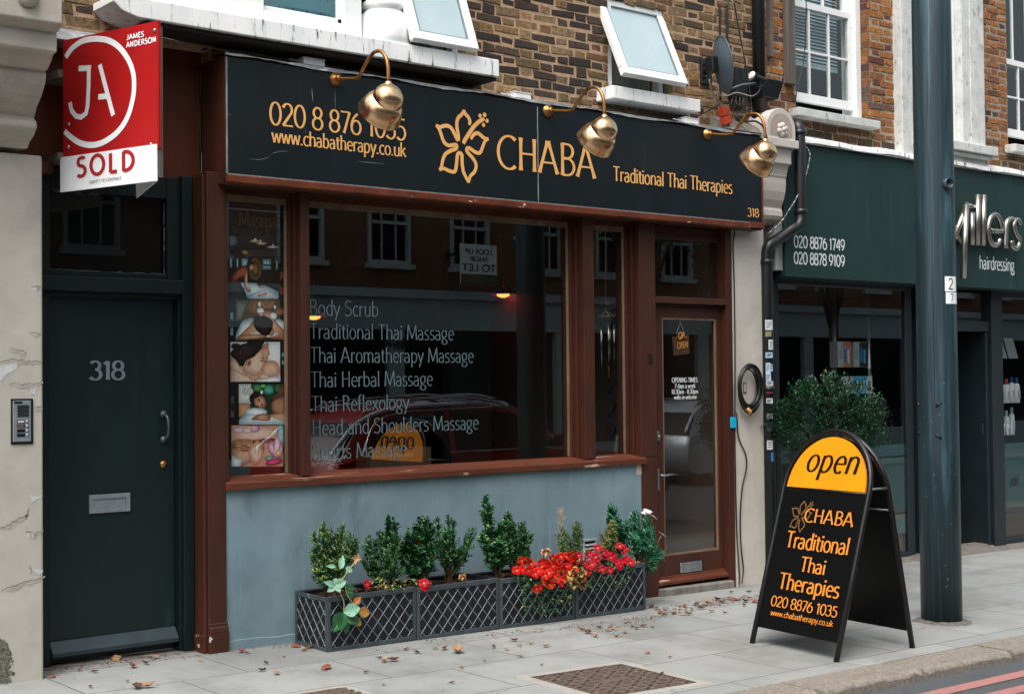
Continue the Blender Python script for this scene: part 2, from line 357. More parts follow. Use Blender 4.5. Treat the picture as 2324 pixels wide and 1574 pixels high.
M_greytext = mat('grey_lettering', '#6d7476', None, 0.5)
M_amber = mat('amber_panel', '#e8920f', '#e08a0c', 0.35, 5, marks=[('#b9741a', 22, (1, 1, 1), .76, .8)])
M_asign = mat('black_sign_face', '#08090a', '#060708', 0.4, 5, spec=.25)
M_bwood = mat('silvered_timber', '#6d665b', '#3c3833', 0.85, 10, (2, 2, .12), bump=.4)
M_teal = mat('mirrored_teal', '#3e7f8c', '#2f6f7d', 0.35, 5, marks=[('#173f4a', 1, (1, 1, 1), .9, .95)])  # teal of the bay pane's reflection, put into the colour
M_fauxrim = mat('faux_lead_rim', '#3d474c', '#2a3236', 0.5, 9, (1, 1, .5), bump=.15, marks=[('#8a979c', 16, (1, 1, .35), .60, .74)])
M_soil = mat('potting_soil', '#3a2518', '#1f140d', 0.95, 20, bump=.8, bscale=60)
M_faux = mat('faux_lead', '#171c1f', '#0d1112', 0.6, 9, (1, 1, .5), spec=.3, bump=.15, marks=[('#3c474c', 16, (1, 1, .35), .62, .8)])
M_fauxrib = mat('faux_lead_ribs', '#6d7a80', '#3f4a50', 0.5, 12, marks=[('#2b3235', 12, (1, 1, 1), .62, .7)])
M_orange = mat('orange_plastic', '#c2431f', '#a93a1b', 0.4, 9)
M_cyan = mat('cyan_plastic', '#12a7c8', None, 0.4)
M_paper = mat('printed_paper', '#c4cccd', '#a9b2b4', 0.6, 30)
M_curtain = mat('net_curtain', '#b9bdb6', '#99a09a', 0.9, 9, (6, 1, .1), bump=.2)
M_blind = mat('slatted_blind', '#cfe2e4', '#bcd2d5', 0.6, 4)
G_shop = glass('shop_glass', '#eef1f0', 2.15)
G_fan = glass('fanlight_glass', '#cdd3d2', 1.45)
M_skypane = mat('painted_sky_pane', '#a9bdc0', '#9db3b7', 0.12, 3, spec=1.0)  # pale base colour stands in for white sky mirrored in the open casements
G_pane = glass('window_glass', '#dfe7e8', 2.0)
G_tilt = glass('open_pane_glass', '#cfdcdc', 8.0)
G_thin = glass('shelf_glass', '#a9d3cc', 1.5)

# ================================================================ the ground
def ground_mat():
    m = bpy.data.materials.new('paving'); m.use_nodes = True; nt = m.node_tree; N = nt.nodes; L = nt.links; b = N['Principled BSDF']
    tc = N.new('ShaderNodeTexCoord'); mp = N.new('ShaderNodeMapping'); mp.inputs['Location'].default_value = (.20, .02, 0)
    L.new(tc.outputs['Object'], mp.inputs[0])
    wv = N.new('ShaderNodeTexNoise'); wv.inputs['Scale'].default_value = 1.6; L.new(mp.outputs[0], wv.inputs['Vector'])
    ad = N.new('ShaderNodeVectorMath'); ad.operation = 'MULTIPLY_ADD'; ad.inputs[1].default_value = (.012, .012, 0)
    L.new(wv.outputs['Color'], ad.inputs[0]); L.new(mp.outputs[0], ad.inputs[2])
    br = N.new('ShaderNodeTexBrick'); br.offset = .43; br.squash = 1.0
    br.inputs['Color1'].default_value = lin('#838885'); br.inputs['Color2'].default_value = lin('#8e928f'); br.inputs['Mortar'].default_value = lin('#4a4843')
    br.inputs['Scale'].default_value = 1; br.inputs['Mortar Size'].default_value = .0045; br.inputs['Mortar Smooth'].default_value = .3
    br.inputs['Brick Width'].default_value = .92; br.inputs['Row Height'].default_value = .61
    L.new(ad.outputs[0], br.inputs['Vector'])
    def nz(sc, st=(1, 1, 1), d=8):
        p = N.new('ShaderNodeMapping'); p.inputs['Scale'].default_value = st; L.new(tc.outputs['Object'], p.inputs[0])
        t = N.new('ShaderNodeTexNoise'); t.inputs['Scale'].default_value = sc; t.inputs['Detail'].default_value = d; t.inputs['Roughness'].default_value = .65
        L.new(p.outputs[0], t.inputs['Vector']); return t.outputs[0]
    def mix(c, fac_src, lo, hi, colr, top):
        r = N.new('ShaderNodeMapRange'); r.inputs[1].default_value = lo; r.inputs[2].default_value = hi; r.inputs[4].default_value = top; L.new(fac_src, r.inputs[0])
        x = N.new('ShaderNodeMix'); x.data_type = 'RGBA'; L.new(r.outputs[0], x.inputs['Factor'])
        L.new(c, [q for q in x.inputs if q.name == 'A' and q.type == 'RGBA'][0]); [q for q in x.inputs if q.name == 'B' and q.type == 'RGBA'][0].default_value = lin(colr)
        return [q for q in x.outputs if q.type == 'RGBA'][0]
    c = br.outputs['Color']
    c = mix(c, nz(2.2), .45, .8, '#666965', .7); c = mix(c, nz(60), .58, .75, '#65645f', .55); c = mix(c, nz(5), .62, .8, '#737468', .45); c = mix(c, nz(9, (.4, 1, 1)), .66, .72, '#504d47', .55)
    c = mix(c, nz(25), .70, .74, '#3d3a34', .8); c = mix(c, nz(.55), .5, .72, '#5d5f5b', .5); c = mix(c, nz(17), .69, .71, '#55564f', .7); c = mix(c, nz(14, (.25, 1, 1)), .68, .74, '#6d6152', .5); c = mix(c, nz(1.1), .6, .75, '#989d9a', .6)
    L.new(c, b.inputs['Base Color']); b.inputs['Roughness'].default_value = .75; b.inputs['Specular IOR Level'].default_value = .3
    bp = N.new('ShaderNodeBump'); bp.inputs['Strength'].default_value = .35; bp.inputs['Distance'].default_value = .006
    ms = N.new('ShaderNodeMath'); ms.operation = 'MULTIPLY_ADD'; ms.inputs[1].default_value = -2.5; L.new(br.outputs['Fac'], ms.inputs[0]); L.new(nz(40), ms.inputs[2])
    L.new(ms.outputs[0], bp.inputs['Height']); L.new(bp.outputs[0], b.inputs['Normal'])
    return m
def road_mat():
    return mat('asphalt', '#4b5052', '#3d4244', 0.85, 70, bump=.7, bscale=170, lo=.4, hi=.62, marks=[('#7b7f7f', 140, (1, 1, 1), .64, .7), ('#2c3031', 2.5, (1, 1, 1), .6, .8)])
def sheet(name, x0, x1, y0, y1, off, m, kind='structure'):
    mb = MB(); mb.face([(x0, y0, gz(x0)+off), (x1, y0, gz(x1)+off), (x1, y1, gz(x1)+off), (x0, y1, gz(x0)+off)])
    return tag(mb.build(name, m), kind=kind)
M_road = road_mat()
KY0, KY1 = -2.89, -2.64
ROAD = -.062
sheet('road', -70, 80, -70, 60, ROAD, M_road)
M_pave = ground_mat()
def slab_sheet(name, y0, y1):
    mb = MB(); x0, x1 = -60, 70
    a = [(x0, y0, gz(x0)), (x1, y0, gz(x1)), (x1, y1, gz(x1)), (x0, y1, gz(x0))]
    mb.hexa([(x, y, z-.2) for x, y, z in a] + a)
    return tag(mb.build(name, M_pave), kind='structure')
slab_sheet('pavement', KY1 + .004, 12)
slab_sheet('far_pavement', -40, -11.0)
M_kerb = mat('granite_kerb', '#857f73', '#6c685f', 0.85, 40, lo=.4, hi=.6, bump=.6, bscale=90, marks=[('#4f4a41', 60, (1, 1, 1), .62, .68), ('#b5b1a6', 50, (1, 1, 1), .66, .72), ('#5a4b34', 2.2, (1, 3, 1), .6, .75)])
mb = MB(); rk = random.Random(3); x = -40.0; xs = []
while x < 60:
    L_ = rk.uniform(.82, 1.0); xs.append((x, x+L_)); x += L_ + .006
sh = 2.73 - min(xs, key=lambda q: abs(q[1]-2.73))[1]
for a_, b_ in xs:
    a_ += sh; b_ += sh; n = 14 if -2 < a_ < 7 else 2
    t = rk.uniform(-.004, .004); prev = None
    for i in range(n+1):                 # cross-section swept along the stone with a worn outer arris
        xx = a_ + (b_-a_)*i/n; j = rk.uniform(-.004, .004); e = rk.uniform(.008, .022); dz = gz(xx) + .002 + t
        if i in (0, n): e += .012
        sec = [(xx, KY1, dz-.2), (xx, KY1, dz), (xx, KY0+.03+j, dz-.002), (xx, KY0+.008+j, dz-e*.6), (xx, KY0+j-.006, dz-e-.012), (xx, KY0-.012, dz-.2)]
        ids = [mb.av(p) for p in sec]
        if prev:
            for q in range(5): mb.idx((prev[q], prev[q+1], ids[q+1], ids[q]), 0, q in (2, 3))
        else: mb.idx(ids)
        prev = ids
    mb.idx(prev[::-1])
tag(mb.build('kerb', M_kerb), kind='structure')
mb = MB()
mb.hexa([(-60,-11.0,-1.3),(70,-11.0,-1.3),(70,-10.8,-1.3),(-60,-10.8,-1.3),(-60,-11.0,gz(-60)+.002),(70,-11.0,gz(70)+.002),(70,-10.8,gz(70)+.002),(-60,-10.8,gz(-60)+.002)])
tag(mb.build('far_kerb', M_kerb), kind='structure')
M_redline = mat('faded_red_line', '#9b6c67', '#8a5f5a', 0.8, 30, bump=.3, marks=[('#6a5f5c', 14, (1, 1, 1), .62, .72)])
mb = MB()
for yy in (-3.14, -3.36):
    for i in range(60):
        xa, xb = -30 + i, -29 + i
        j0, j1 = rk.uniform(-.004, .004), rk.uniform(-.004, .004)
        mb.face([(xa, yy-.05, gz(xa)+ROAD+.004), (xb, yy-.05, gz(xb)+ROAD+.004), (xb, yy+.05, gz(xb)+ROAD+.004), (xa, yy+.05, gz(xa)+ROAD+.004)])
tag(mb.build('road_markings', M_redline), kind='structure')

# ================================================================ brickwork
def rects_minus(x0, x1, z0, z1, holes):
    xs = sorted({x0, x1, *[h[0] for h in holes], *[h[1] for h in holes]}); zs = sorted({z0, z1, *[h[2] for h in holes], *[h[3] for h in holes]})
    xs = [x for x in xs if x0 <= x <= x1]; zs = [z for z in zs if z0 <= z <= z1]
    for a, b in zip(xs, xs[1:]):
        for c, d in zip(zs, zs[1:]):
            mx, mz = (a+b)/2, (c+d)/2
            if not any(h[0] < mx < h[1] and h[2] < mz < h[3] for h in holes): yield a, b, c, d
def brickwork(x0, x1, z0, z1, y, holes, pal, seed, reveal=.1, rough=.007, course=.068):
    """Flemish bond: one box per brick with worn corners, on a mortar bed; returns the bricks and the bed"""
    rb = random.Random(seed); mb = MB(); bed = MB()
    for a, b, c, d in rects_minus(x0, x1, z0, z1, holes): bed.face([(a, y+.003, c), (b, y+.003, c), (b, y+.003, d), (a, y+.003, d)])
    for h in holes:                       # brick returns at the right and left of each opening
        for xx, sgn in ((h[0], -1), (h[1], 1)):
            if not (x0 < xx < x1): continue
            bed.face([(xx+sgn*.004, y+.009, h[2]), (xx+sgn*.004, y+reveal+.05, h[2]), (xx+sgn*.004, y+reveal+.05, min(h[3], z1)), (xx+sgn*.004, y+.009, min(h[3], z1))])
            z = z0 + math.ceil((h[2]-z0)/course)*course
            while z < min(h[3], z1):
                c_ = pal(rb, xx, z); mb.box(xx-.0 if sgn > 0 else xx-.02, xx+.02 if sgn > 0 else xx, y+.0035, y+reveal+.02, z+.005, z+course-.005, 0, c_); z += course
        bed.face([(h[0], y+.009, h[3]), (h[1], y+.009, h[3]), (h[1], y+reveal, h[3]), (h[0], y+reveal, h[3])])
    z = z0; row = 0; HD, ST, G_ = .102, .212, .014
    while z < z1 - .02:
        x = x0 - rb.uniform(0, .02) - (0 if row % 2 else .163); k = 0
        while x < x1:
            wdt = ST if k % 2 == 0 else HD; k += 1
            spans = [(max(x, x0), min(x+wdt, x1))]
            for h in holes:
                if z + course*.5 > h[2] and z + course*.5 < h[3]:
                    ns = []
                    for a, b in spans:
                        if b <= h[0] or a >= h[1]: ns.append((a, b)); continue
                        if a < h[0]: ns.append((a, h[0]))
                        if b > h[1]: ns.append((h[1], b))
                    spans = ns
            for a, b in spans:
                if b - a < .025: continue
                c_ = pal(rb, a, z); dy = rb.uniform(-.002, .006); j = lambda: rb.uniform(-rough, rough)
                za, zb = z + .007 + j(), z + course - .007 + j()
                fr = [(a+j(), y+dy, za+j()), (b+j(), y+dy, za+j()), (b+j(), y+dy, zb+j()), (a+j(), y+dy, zb+j())]
                cx, cz = (a+b)/2, (za+zb)/2; ed = .005
                inn = [(p[0] + (ed if p[0] < cx else -ed), p[1]-.003, p[2] + (ed if p[2] < cz else -ed)) for p in fr]
                bk = [(p[0], y+.02, p[2]) for p in fr]
                f_ = [mb.av(p) for p in fr]; n_ = [mb.av(p) for p in inn]; k_ = [mb.av(p) for p in bk]
                mb.idx(n_, 0, False, c_)
                for q in range(4):
                    r = (q+1) % 4; mb.idx((f_[q], f_[r], n_[r], n_[q]), 0, False, c_); mb.idx((k_[q], k_[r], f_[r], f_[q]), 0, False, c_)
            x += wdt + G_
        z += course; row += 1
    return mb, bed
def shade(c, f): return tuple(min(1, q*f) for q in c[:3]) + (1,)
def pal_stock(rb, x, z):                 # sooty yellow London stocks, blacker along the middle courses
    dark = .56 if (.2 < x < 3.2 and z > 3.62) else .22
    if z < 3.62: dark = .12
    t = rb.random()
    if t < dark: c = lin(rb.choice(['#3a3027', '#44382b', '#302922', '#4b3e31']))
    elif t < dark + (1-dark)*.6: c = lin(rb.choice(['#7d684d', '#8a7353', '#73603f', '#83704f']))
    else: c = lin(rb.choice(['#9c8058', '#92744a', '#75583c']))
    return shade(c, rb.uniform(.8, 1.2))
def pal_orange(rb, x, z):
    t = rb.random()
    if z < 3.72: c = lin(rb.choice(['#6d5236', '#5b4632', '#7d5730', '#463a2e']))
    elif t < .62: c = lin(rb.choice(['#a56c37', '#ab733a', '#966338', '#9e6a35']))
    elif t < .85: c = lin(rb.choice(['#94683f', '#84593a', '#a5784a', '#7a5237']))
    else: c = lin(rb.choice(['#5e4336', '#6b4133', '#4e4038', '#66524a']))
    return shade(c, rb.uniform(.75, 1.15))
M_brick = mat('brick', '#ffffff', '#9a8f86', 0.9, 30, attr=True, lo=.38, hi=.7, bump=.7, bscale=70, marks=[('#1f1b18', 32, (1, 1, 1), .66, .74), ('#2b2620', 1.6, (1, 1, .7), .56, .85), ('#b8a58a', 40, (1, 1, 1), .70, .78)])
M_mortar = mat('tan_mortar', '#b79a7c', '#957c62', 0.95, 22, bump=.6, bscale=90, marks=[('#4a3f34', 7, (1, 1, 1), .62, .75)])
M_mortar2 = mat('grey_mortar', '#a39784', '#7d7262', 0.95, 22, bump=.6, bscale=90)
# ================================================================ the brick terrace over the shops
YB = .08
bld = thing('brick_building', 'sooty yellow brick upper floor with white bay ledge above the black spa sign', 'building', (1.8, YB, 3.4))
xo0, xo1 = F(1379, 100, YB).x, F(1505, 5, YB).x
bay0, bay1 = -.72, 1.77
holesL = [(-1.7, -.045, 3.3, 3.56), (bay0, bay1, 3.715, 7), (xo0, xo1, 3.705, 4.42)]
mb, bed = brickwork(-1.62, 4.84, 3.37, 6.2, YB, holesL, pal_stock, 11)
wl = mb.build('brick_wall', M_brick, bld); bed.build('mortar_bed', M_mortar, wl)
mb = MB()                                  # rooms behind the upper windows
for a, b, c, d in ((-1.6, 2.6, 3.5, 6.2), (2.6, 4.8, 3.5, 6.2)):
    mb.face([(a, 3, c), (b, 3, c), (b, 3, d), (a, 3, d)]); mb.face([(a, .35, c), (b, .35, c), (b, 3, c), (a, 3, c)]); mb.face([(a, .35, d), (b, .35, d), (b, 3, d), (a, 3, d)])
    mb.face([(a, .35, c), (a, 3, c), (a, 3, d), (a, .35, d)]); mb.face([(b, .35, c), (b, 3, c), (b, 3, d), (b, .35, d)])
mb.build('room', M_dark, bld)
# the long white ledge under the bay
lx0, lx1 = F(258, 26, -.2).x, 1.94
mb = MB()
mb.prism([(lx0, -.2, 3.722), (lx0, -.2, 3.68), (lx0+.05, -.2, 3.635), (lx0+.14, -.2, 3.61), (lx1, -.2, 3.606), (lx1, -.2, 3.722)], (0, .285, 0))
lg = mb.build('ledge', M_ledge, bld, bevel=.006, seg=2)
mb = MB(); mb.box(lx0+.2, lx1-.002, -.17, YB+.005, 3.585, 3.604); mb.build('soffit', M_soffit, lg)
# bay front, its fixed light with a teal reflection put in as colour, and the stone shaft
bay = MB(); yb = -.05
u0 = F(600, 30, yb).x; u1 = F(781, 50, yb).x; zb = F(690, 38, yb).z
xr = F(822, 60, yb).x
bay.box(lx0+.12, u0, yb, YB+.1, 3.724, 6.2); bay.box(u1, xr, yb+.001, YB+.1, 3.724, 6.2); bay.box(u0, u1, yb+.002, YB+.1, 3.724, zb)
bw = bay.build('bay_window', M_white, bld, bevel=.006)
mb = MB(); mb.box(u0-.001, u1+.001, yb+.03, yb+.06, zb-.001, zb+.035); mb.box(u1-.03, u1+.001, yb+.03, yb+.06, zb, 6.1); mb.build('glazing_frame', M_white, bw, bevel=.004)
mb = MB(); mb.face([(u0, yb+.05, zb), (u1, yb+.05, zb), (u1, yb+.05, 6.1), (u0, yb+.05, 6.1)]); mb.build('pane', G_shop, bw)
mb = MB(); mb.face([(u0-.02, yb+.09, zb-.02), (u1+.02, yb+.09, zb-.02), (u1+.02, yb+.09, 6.1), (u0-.02, yb+.09, 6.1)]); mb.build('teal_reflection', M_teal, bw)  # teal sheet stands in for what the bay pane mirrors
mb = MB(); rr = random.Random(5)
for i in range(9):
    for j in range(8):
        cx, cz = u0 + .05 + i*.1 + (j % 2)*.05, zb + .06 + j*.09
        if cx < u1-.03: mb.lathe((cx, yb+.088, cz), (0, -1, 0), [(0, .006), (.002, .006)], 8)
mb.build('reflection_dots', M_black, bw)  # dots of the mirrored teal pattern, modelled behind the pane
cpt = F(873, 85, -.02); cx = cpt.x
mb = MB(); mb.lathe((cx, -.01, 3.722), (0, 0, 1), [(0, .172), (.05, .178), (.13, .172), (.2, .15), (.235, .122), (.245, .135), (.262, .142), (.285, .135), (.295, .115), (.4, .108), (2.4, .10)], 36)
mb.build('column', M_white, bld)
def casement(parent, x0, x1, yb_, zb_, k, h, label=None):
    """top-hung sash pushed open at the foot: k metres out for each metre down"""
    a = math.atan(k); mbf = MB(); ln = h/math.cos(a)
    Mx = Matrix.Translation((0, yb_, zb_)) @ Matrix.Rotation(-a, 4, 'X')
    w0, wd = .062, .05
    mbf.xf = Mx
    mbf.box(x0, x1, 0, wd, 0, w0); mbf.box(x0, x1, 0, wd, ln-w0, ln); mbf.box(x0, x0+w0, .001, wd-.001, w0, ln-w0); mbf.box(x1-w0, x1, .001, wd-.001, w0, ln-w0)
    fr = mbf.build('casement', M_white, parent, bevel=.006, seg=2)
    g = MB(); g.xf = Mx; g.face([(x0+w0, .02, w0), (x1-w0, .02, w0), (x1-w0, .02, ln-w0), (x0+w0, .02, ln-w0)]); g.build('pane', M_skypane, fr)
    b = MB(); b.xf = Mx
    for q in ((x0+w0, x1-w0, w0, w0+.012), (x0+w0, x1-w0, ln-w0-.012, ln-w0)): b.box(q[0], q[1], .008, .02, q[2], q[3])
    for q in ((x0+w0, x0+w0+.012), (x1-w0-.012, x1-w0)): b.box(q[0], q[1], .0085, .0195, w0+.012, ln-w0-.012)
    b.build('glazing_bead', mat('grey_gasket', '#76868b', '#66767b', .5, 20), fr)
    return fr
a_, b_ = F(940, 87, -.25), F(1088, 107, -.25)
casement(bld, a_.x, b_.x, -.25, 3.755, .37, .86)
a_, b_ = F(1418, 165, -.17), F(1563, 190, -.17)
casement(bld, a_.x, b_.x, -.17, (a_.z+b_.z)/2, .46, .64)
def opening_frame(parent, x0, x1, z0, z1, y):
    m = MB(); m.box(x0, x0+.05, y, y+.07, z0, z1); m.box(x1-.05, x1, y, y+.07, z0, z1); m.box(x0+.05, x1-.05, y+.001, y+.069, z0, z0+.03); m.box(x0+.05, x1-.05, y+.001, y+.069, z1-.05, z1)
    f = m.build('window_frame', M_white, parent, bevel=.004)
    c = MB(); n = 26; prev = None                # gathered net curtain hanging in the opening
    for i in range(n+1):
        xx = x0+.05 + (x1-x0-.1)*i/n; yy = y + .11 + .018*math.sin(i*2.1) + .008*math.sin(i*4.7)
        cur = (c.av((xx, yy, z0+.03)), c.av((xx, yy, z1)))
        if prev: c.idx((prev[0], cur[0], cur[1], prev[1]), 0, True)
        prev = cur
    c.build('net_curtain', M_curtain, f)
opening_frame(bld, 1.17, bay1-.002, 3.73, 6.1, .03)
opening_frame(bld, xo0+.002, xo1-.002, 3.72, 4.41, .09)
mb = MB(); mb.box(3.083, 4.004, -.1, YB+.06, 3.618, 3.712); mb.build('sill', M_ledge, bld, bevel=.005, seg=2)
# lead flashing over the sign and the old board, rough and lapped
mb = MB(); rl = random.Random(8); prev = None; n = 90
for i in range(n+1):
    x = -.06 + 4.74*i/n; a = rl.uniform(-.006, .006); b = .012*math.sin(i*.37) + rl.uniform(-.005, .005)
    pts = [(x, YB-.002, 3.545+a), (x, -.05, 3.525+a), (x, -.128-rl.uniform(0, .006), 3.508+a*.5), (x, -.131, 3.494+b*.6)]
    cur = [mb.av(p) for p in pts]
    if prev:
        for q in range(3): mb.idx((prev[q], cur[q], cur[q+1], prev[q+1]), 0, False)
    prev = cur
mb.build('lead_flashing', M_lead, bld)
mb = MB(); mb.hexa([(-1.5, .0, 3.475), (-.70, .0, 3.475), (-.70, YB+.2, 3.475), (-1.5, YB+.2, 3.475), (-1.5, .03, 3.50), (-.70, .03, 3.50), (-.70, YB+.03, 3.585), (-1.5, YB+.03, 3.585)])
mb.build('weathered_lead', M_lead, bld, bevel=.004)

# ---------------------------------------------------------------- the orange brick neighbour
bl2 = thing('brick_building', 'orange brick upper floor with white sash windows above the green salon sign', 'building', (7.6, YB, 3.4))
w1l, w1r = F(1815, 100, YB).x - .06, F(1973, 100, YB).x
s1 = F(1807, 257, -.02); W1Z = 3.835
w2l, w2r = F(2045, 200, .0).x, F(2233, 200, .0).x
w3l = F(2286, 200, YB).x
holesR = [(w1l, w1r, W1Z-.05, 7), (w2l+.02, w2r-.02, 3.60, 7), (w3l, w3l+1.0, 3.80, 7)]
mb, bed = brickwork(4.845, 11.5, 3.40, 6.2, YB, holesR, pal_orange, 21)
wr = mb.build('brick_wall', M_brick, bl2); bed.build('mortar_bed', M_mortar2, wr)
mb = MB(); a, b, c, d = 4.9, 11.4, 3.5, 6.2
mb.face([(a, 2.5, c), (b, 2.5, c), (b, 2.5, d), (a, 2.5, d)]); mb.face([(a, .6, c), (b, .6, c), (b, 2.5, c), (a, 2.5, c)]); mb.face([(a, .6, c), (a, 2.5, c), (a, 2.5, d), (a, .6, d)]); mb.face([(b, .6, c), (b, 2.5, c), (b, 2.5, d), (b, .6, d)]); mb.face([(a, .6, d), (b, .6, d), (b, 2.5, d), (a, 2.5, d)])
mb.build('room', M_dark, bl2)
def sash_window(parent, x0, x1, z0, y, meet, gap=.09, bars=(1/3, 2/3), blind=True):
    """box sash: lower sash raised by gap, upper sash behind it; z0 is the sill, meet the meeting rail"""
    top = 6.1; m = MB()
    m.box(x0, x0+.055, y, y+.16, z0, top); m.box(x1-.075, x1, y, y+.16, z0, top); m.box(x0+.055, x1-.075, y+.002, y+.158, z0-.02, z0+.004)
    f = m.build('sash_frame', M_white, parent, bevel=.004)
    a, b = x0+.055, x1-.075; zl = z0 + gap; st = .05
    s = MB(); s.box(a, b, y+.035, y+.08, zl, zl+.075); s.box(a, b, y+.035, y+.08, meet-.02, meet+.035)
    s.box(a, a+.03, y+.036, y+.079, zl+.075, meet-.02); s.box(b-st, b, y+.036, y+.079, zl+.075, meet-.02)
    ga, gb = a+.03, b-st
    for q in bars: s.box(ga+(gb-ga)*q-.009, ga+(gb-ga)*q+.009, y+.042, y+.07, zl+.075, meet-.02)
    zm = (zl+.075 + meet-.02)/2
    pr = ga
    for q in list(bars)+[1.0]:
        xx = ga+(gb-ga)*q; s.box(pr+(.009 if pr != ga else 0), xx-(.009 if q != 1.0 else 0), y+.043, y+.069, zm-.009, zm+.009); pr = xx
    lo = s.build('lower_sash', M_white, f, bevel=.002)
    u = MB(); u.box(a, a+.03, y+.09, y+.13, meet, top); u.box(b-st, b, y+.09, y+.13, meet, top); u.box(a, b, y+.089, y+.131, meet-.015, meet+.04)
    for q in bars: u.box(ga+(gb-ga)*q-.009, ga+(gb-ga)*q+.009, y+.097, y+.125, meet+.04, top)
    u.build('upper_sash', M_white, f, bevel=.002)
    h = MB(); h.box(b-.02, b+.02, y+.03, y+.07, meet-.10, meet-.02); h.box(b-.014, b+.014, y+.034, y+.068, meet-.14, meet-.10); h.build('sash_horn', M_white, f, bevel=.008, seg=2)
    g = MB(); g.face([(ga, y+.055, zl+.07), (gb, y+.055, zl+.07), (gb, y+.055, meet-.02), (ga, y+.055, meet-.02)]); g.face([(ga, y+.112, meet+.03), (gb, y+.112, meet+.03), (gb, y+.112, top), (ga, y+.112, top)])
    g.build('pane', G_pane, f)
    if blind:
        bm_ = MB(); z = zl + .075 + (meet-zl)*.38
        bm_.box(a, b, y+.2, y+.215, z-.03, z)
        while z < top:
            bm_.face([(a, y+.195, z), (b, y+.195, z), (b, y+.215, z+.024), (a, y+.215, z+.024)]); z += .03
        bm_.build('slatted_blind', M_blind, f)
    return f
meet1 = F(1900, 31, .2).z
sash_window(bl2, w1l+.003, w1r-.003, W1Z, .17, meet1, gap=.10)
mb = MB(); mb.box(F(1812, 255, -.02).x, F(1997, 290, -.02).x, -.03, .19, 3.745, 3.815); mb.build('sill', M_sillw, bl2, bevel=.006, seg=2)
# painted stone surround of the middle window
mb = MB(); zt = 6.2
ia, ib = F(2078, 150, .0).x, F(2181, 150, .0).x
mb.box(w2l, ia, -.01, YB+.12, 3.45, zt); mb.box(ib, w2r, -.01, YB+.12, 3.52, zt); mb.box(ib+.12, w2r-.12, -.022, -.009, 3.75, zt)
sr = mb.build('window_surround', M_sillw, bl2, bevel=.006)
mb = MB(); mb.box(ia-.08, w2r+.07, -.1, YB+.1, 3.655, 3.74); mb.box(ia-.04, w2r+.035, -.07, YB+.1, 3.62, 3.654); mb.build('sill', M_sillw, sr, bevel=.008, seg=2)
mb = MB(); mb.box(ia+.001, w2r-.03, -.006, YB+.1, 3.47, 3.619); mb.build('apron', M_white, sr, bevel=.004)
sash_window(bl2, ia+.003, ib-.003, 3.76, .06, F(2160, 130, .1).z, gap=.12, bars=(1/3, 2/3))
sash_window(bl2, w3l+.003, w3l+.997, 3.85, .12, F(2310, 148, .17).z, gap=.1, bars=(1/3, 2/3), blind=False)
mb = MB(); mb.box(w3l-.06, w3l+1.05, -.03, .16, 3.755, 3.83); mb.build('sill', M_sillw, bl2, bevel=.006)
mb = MB(); prev = None; rl = random.Random(4)
for i in range(80):
    x = 5.30 + 6.1*i/79; a = rl.uniform(-.004, .004) + .006*math.sin(i*.5)
    pts = [(x, YB+.0, 3.60+a), (x, -.01, 3.575+a), (x, -.055, 3.555+a), (x, -.06, 3.52+a), (x, -.03, 3.512)]
    cur = [mb.av(p) for p in pts]
    if prev:
        for q in range(4): mb.idx((prev[q], cur[q], cur[q+1], prev[q+1]))
    prev = cur
mb.build('white_capping', M_ledge, bl2)
# two weathered timber cover strips by the downpipe
for (ua, ub, va, vb, nm) in ((1782, 1802, -60, 190, 0), (1744, 1752, -60, 130, 0)):
    a = F(ua, vb, .06); b = F(ub, vb, .06)
    mb = MB(); mb.box(a.x, b.x, .035, YB, a.z, 6.1); mb.build('timber_strip', M_bwood, bl2, bevel=.004)

# ---------------------------------------------------------------- left pilaster with its console
pl = thing('pilaster', 'cracked cream pilaster with stepped console left of the dark green door', 'pilaster', (-1.3, -.13, .02))
px1 = -1.147; px0 = -1.75
mb = MB(); mb.box(px0, px1, -.13, .3, -.1, 2.80)
mb.build('shaft', M_cream, pl, bevel=.012, seg=2)
C0 = crop(0, 0, 2.81)
qx = F(*C0(245, 1290), -.15).x
prof = [(SX(*C0(*p), qx).y, SX(*C0(*p), qx).z) for p in ((545,90),(545,210),(515,275),(498,285),(497,455),(470,475),(455,520),(420,605),(400,620),(405,660),(395,740),(365,840),(325,930),(300,1030),(322,1060),(325,1110),(300,1180),(260,1240),(245,1290))]
prof = [(prof[0][0], 4.0)] + prof[1:]
zb_ = prof[-1][1]
mb = MB(); mb.prism([(qx, y, z) for y, z in prof] + [(qx, .29, zb_), (qx, .29, 4.0)], (px0-qx, 0, 0))
cs = mb.build('console', M_stone, pl, bevel=.008, seg=2)
mb = MB()
pf = prof[0][0]
for q in ((px0+.06, qx-.05, 3.57, 3.59), (px0+.06, qx-.05, 3.98, 4.0)): mb.box(q[0], q[1], pf-.016, pf+.001, q[2], q[3])
mb.box(qx-.07, qx-.05, pf-.0155, pf+.001, 3.591, 3.979)
mb.build('raised_panel', M_stone, cs, bevel=.005)
mb = MB(); c0 = F(62, 2, pf); mb.lathe((c0.x, pf, c0.z+.02), (0, -1, 0), [(0, .05), (.012, .055), (.03, .04), (.04, .018), (.043, .001)], 20); mb.build('rosette', M_stone, cs)
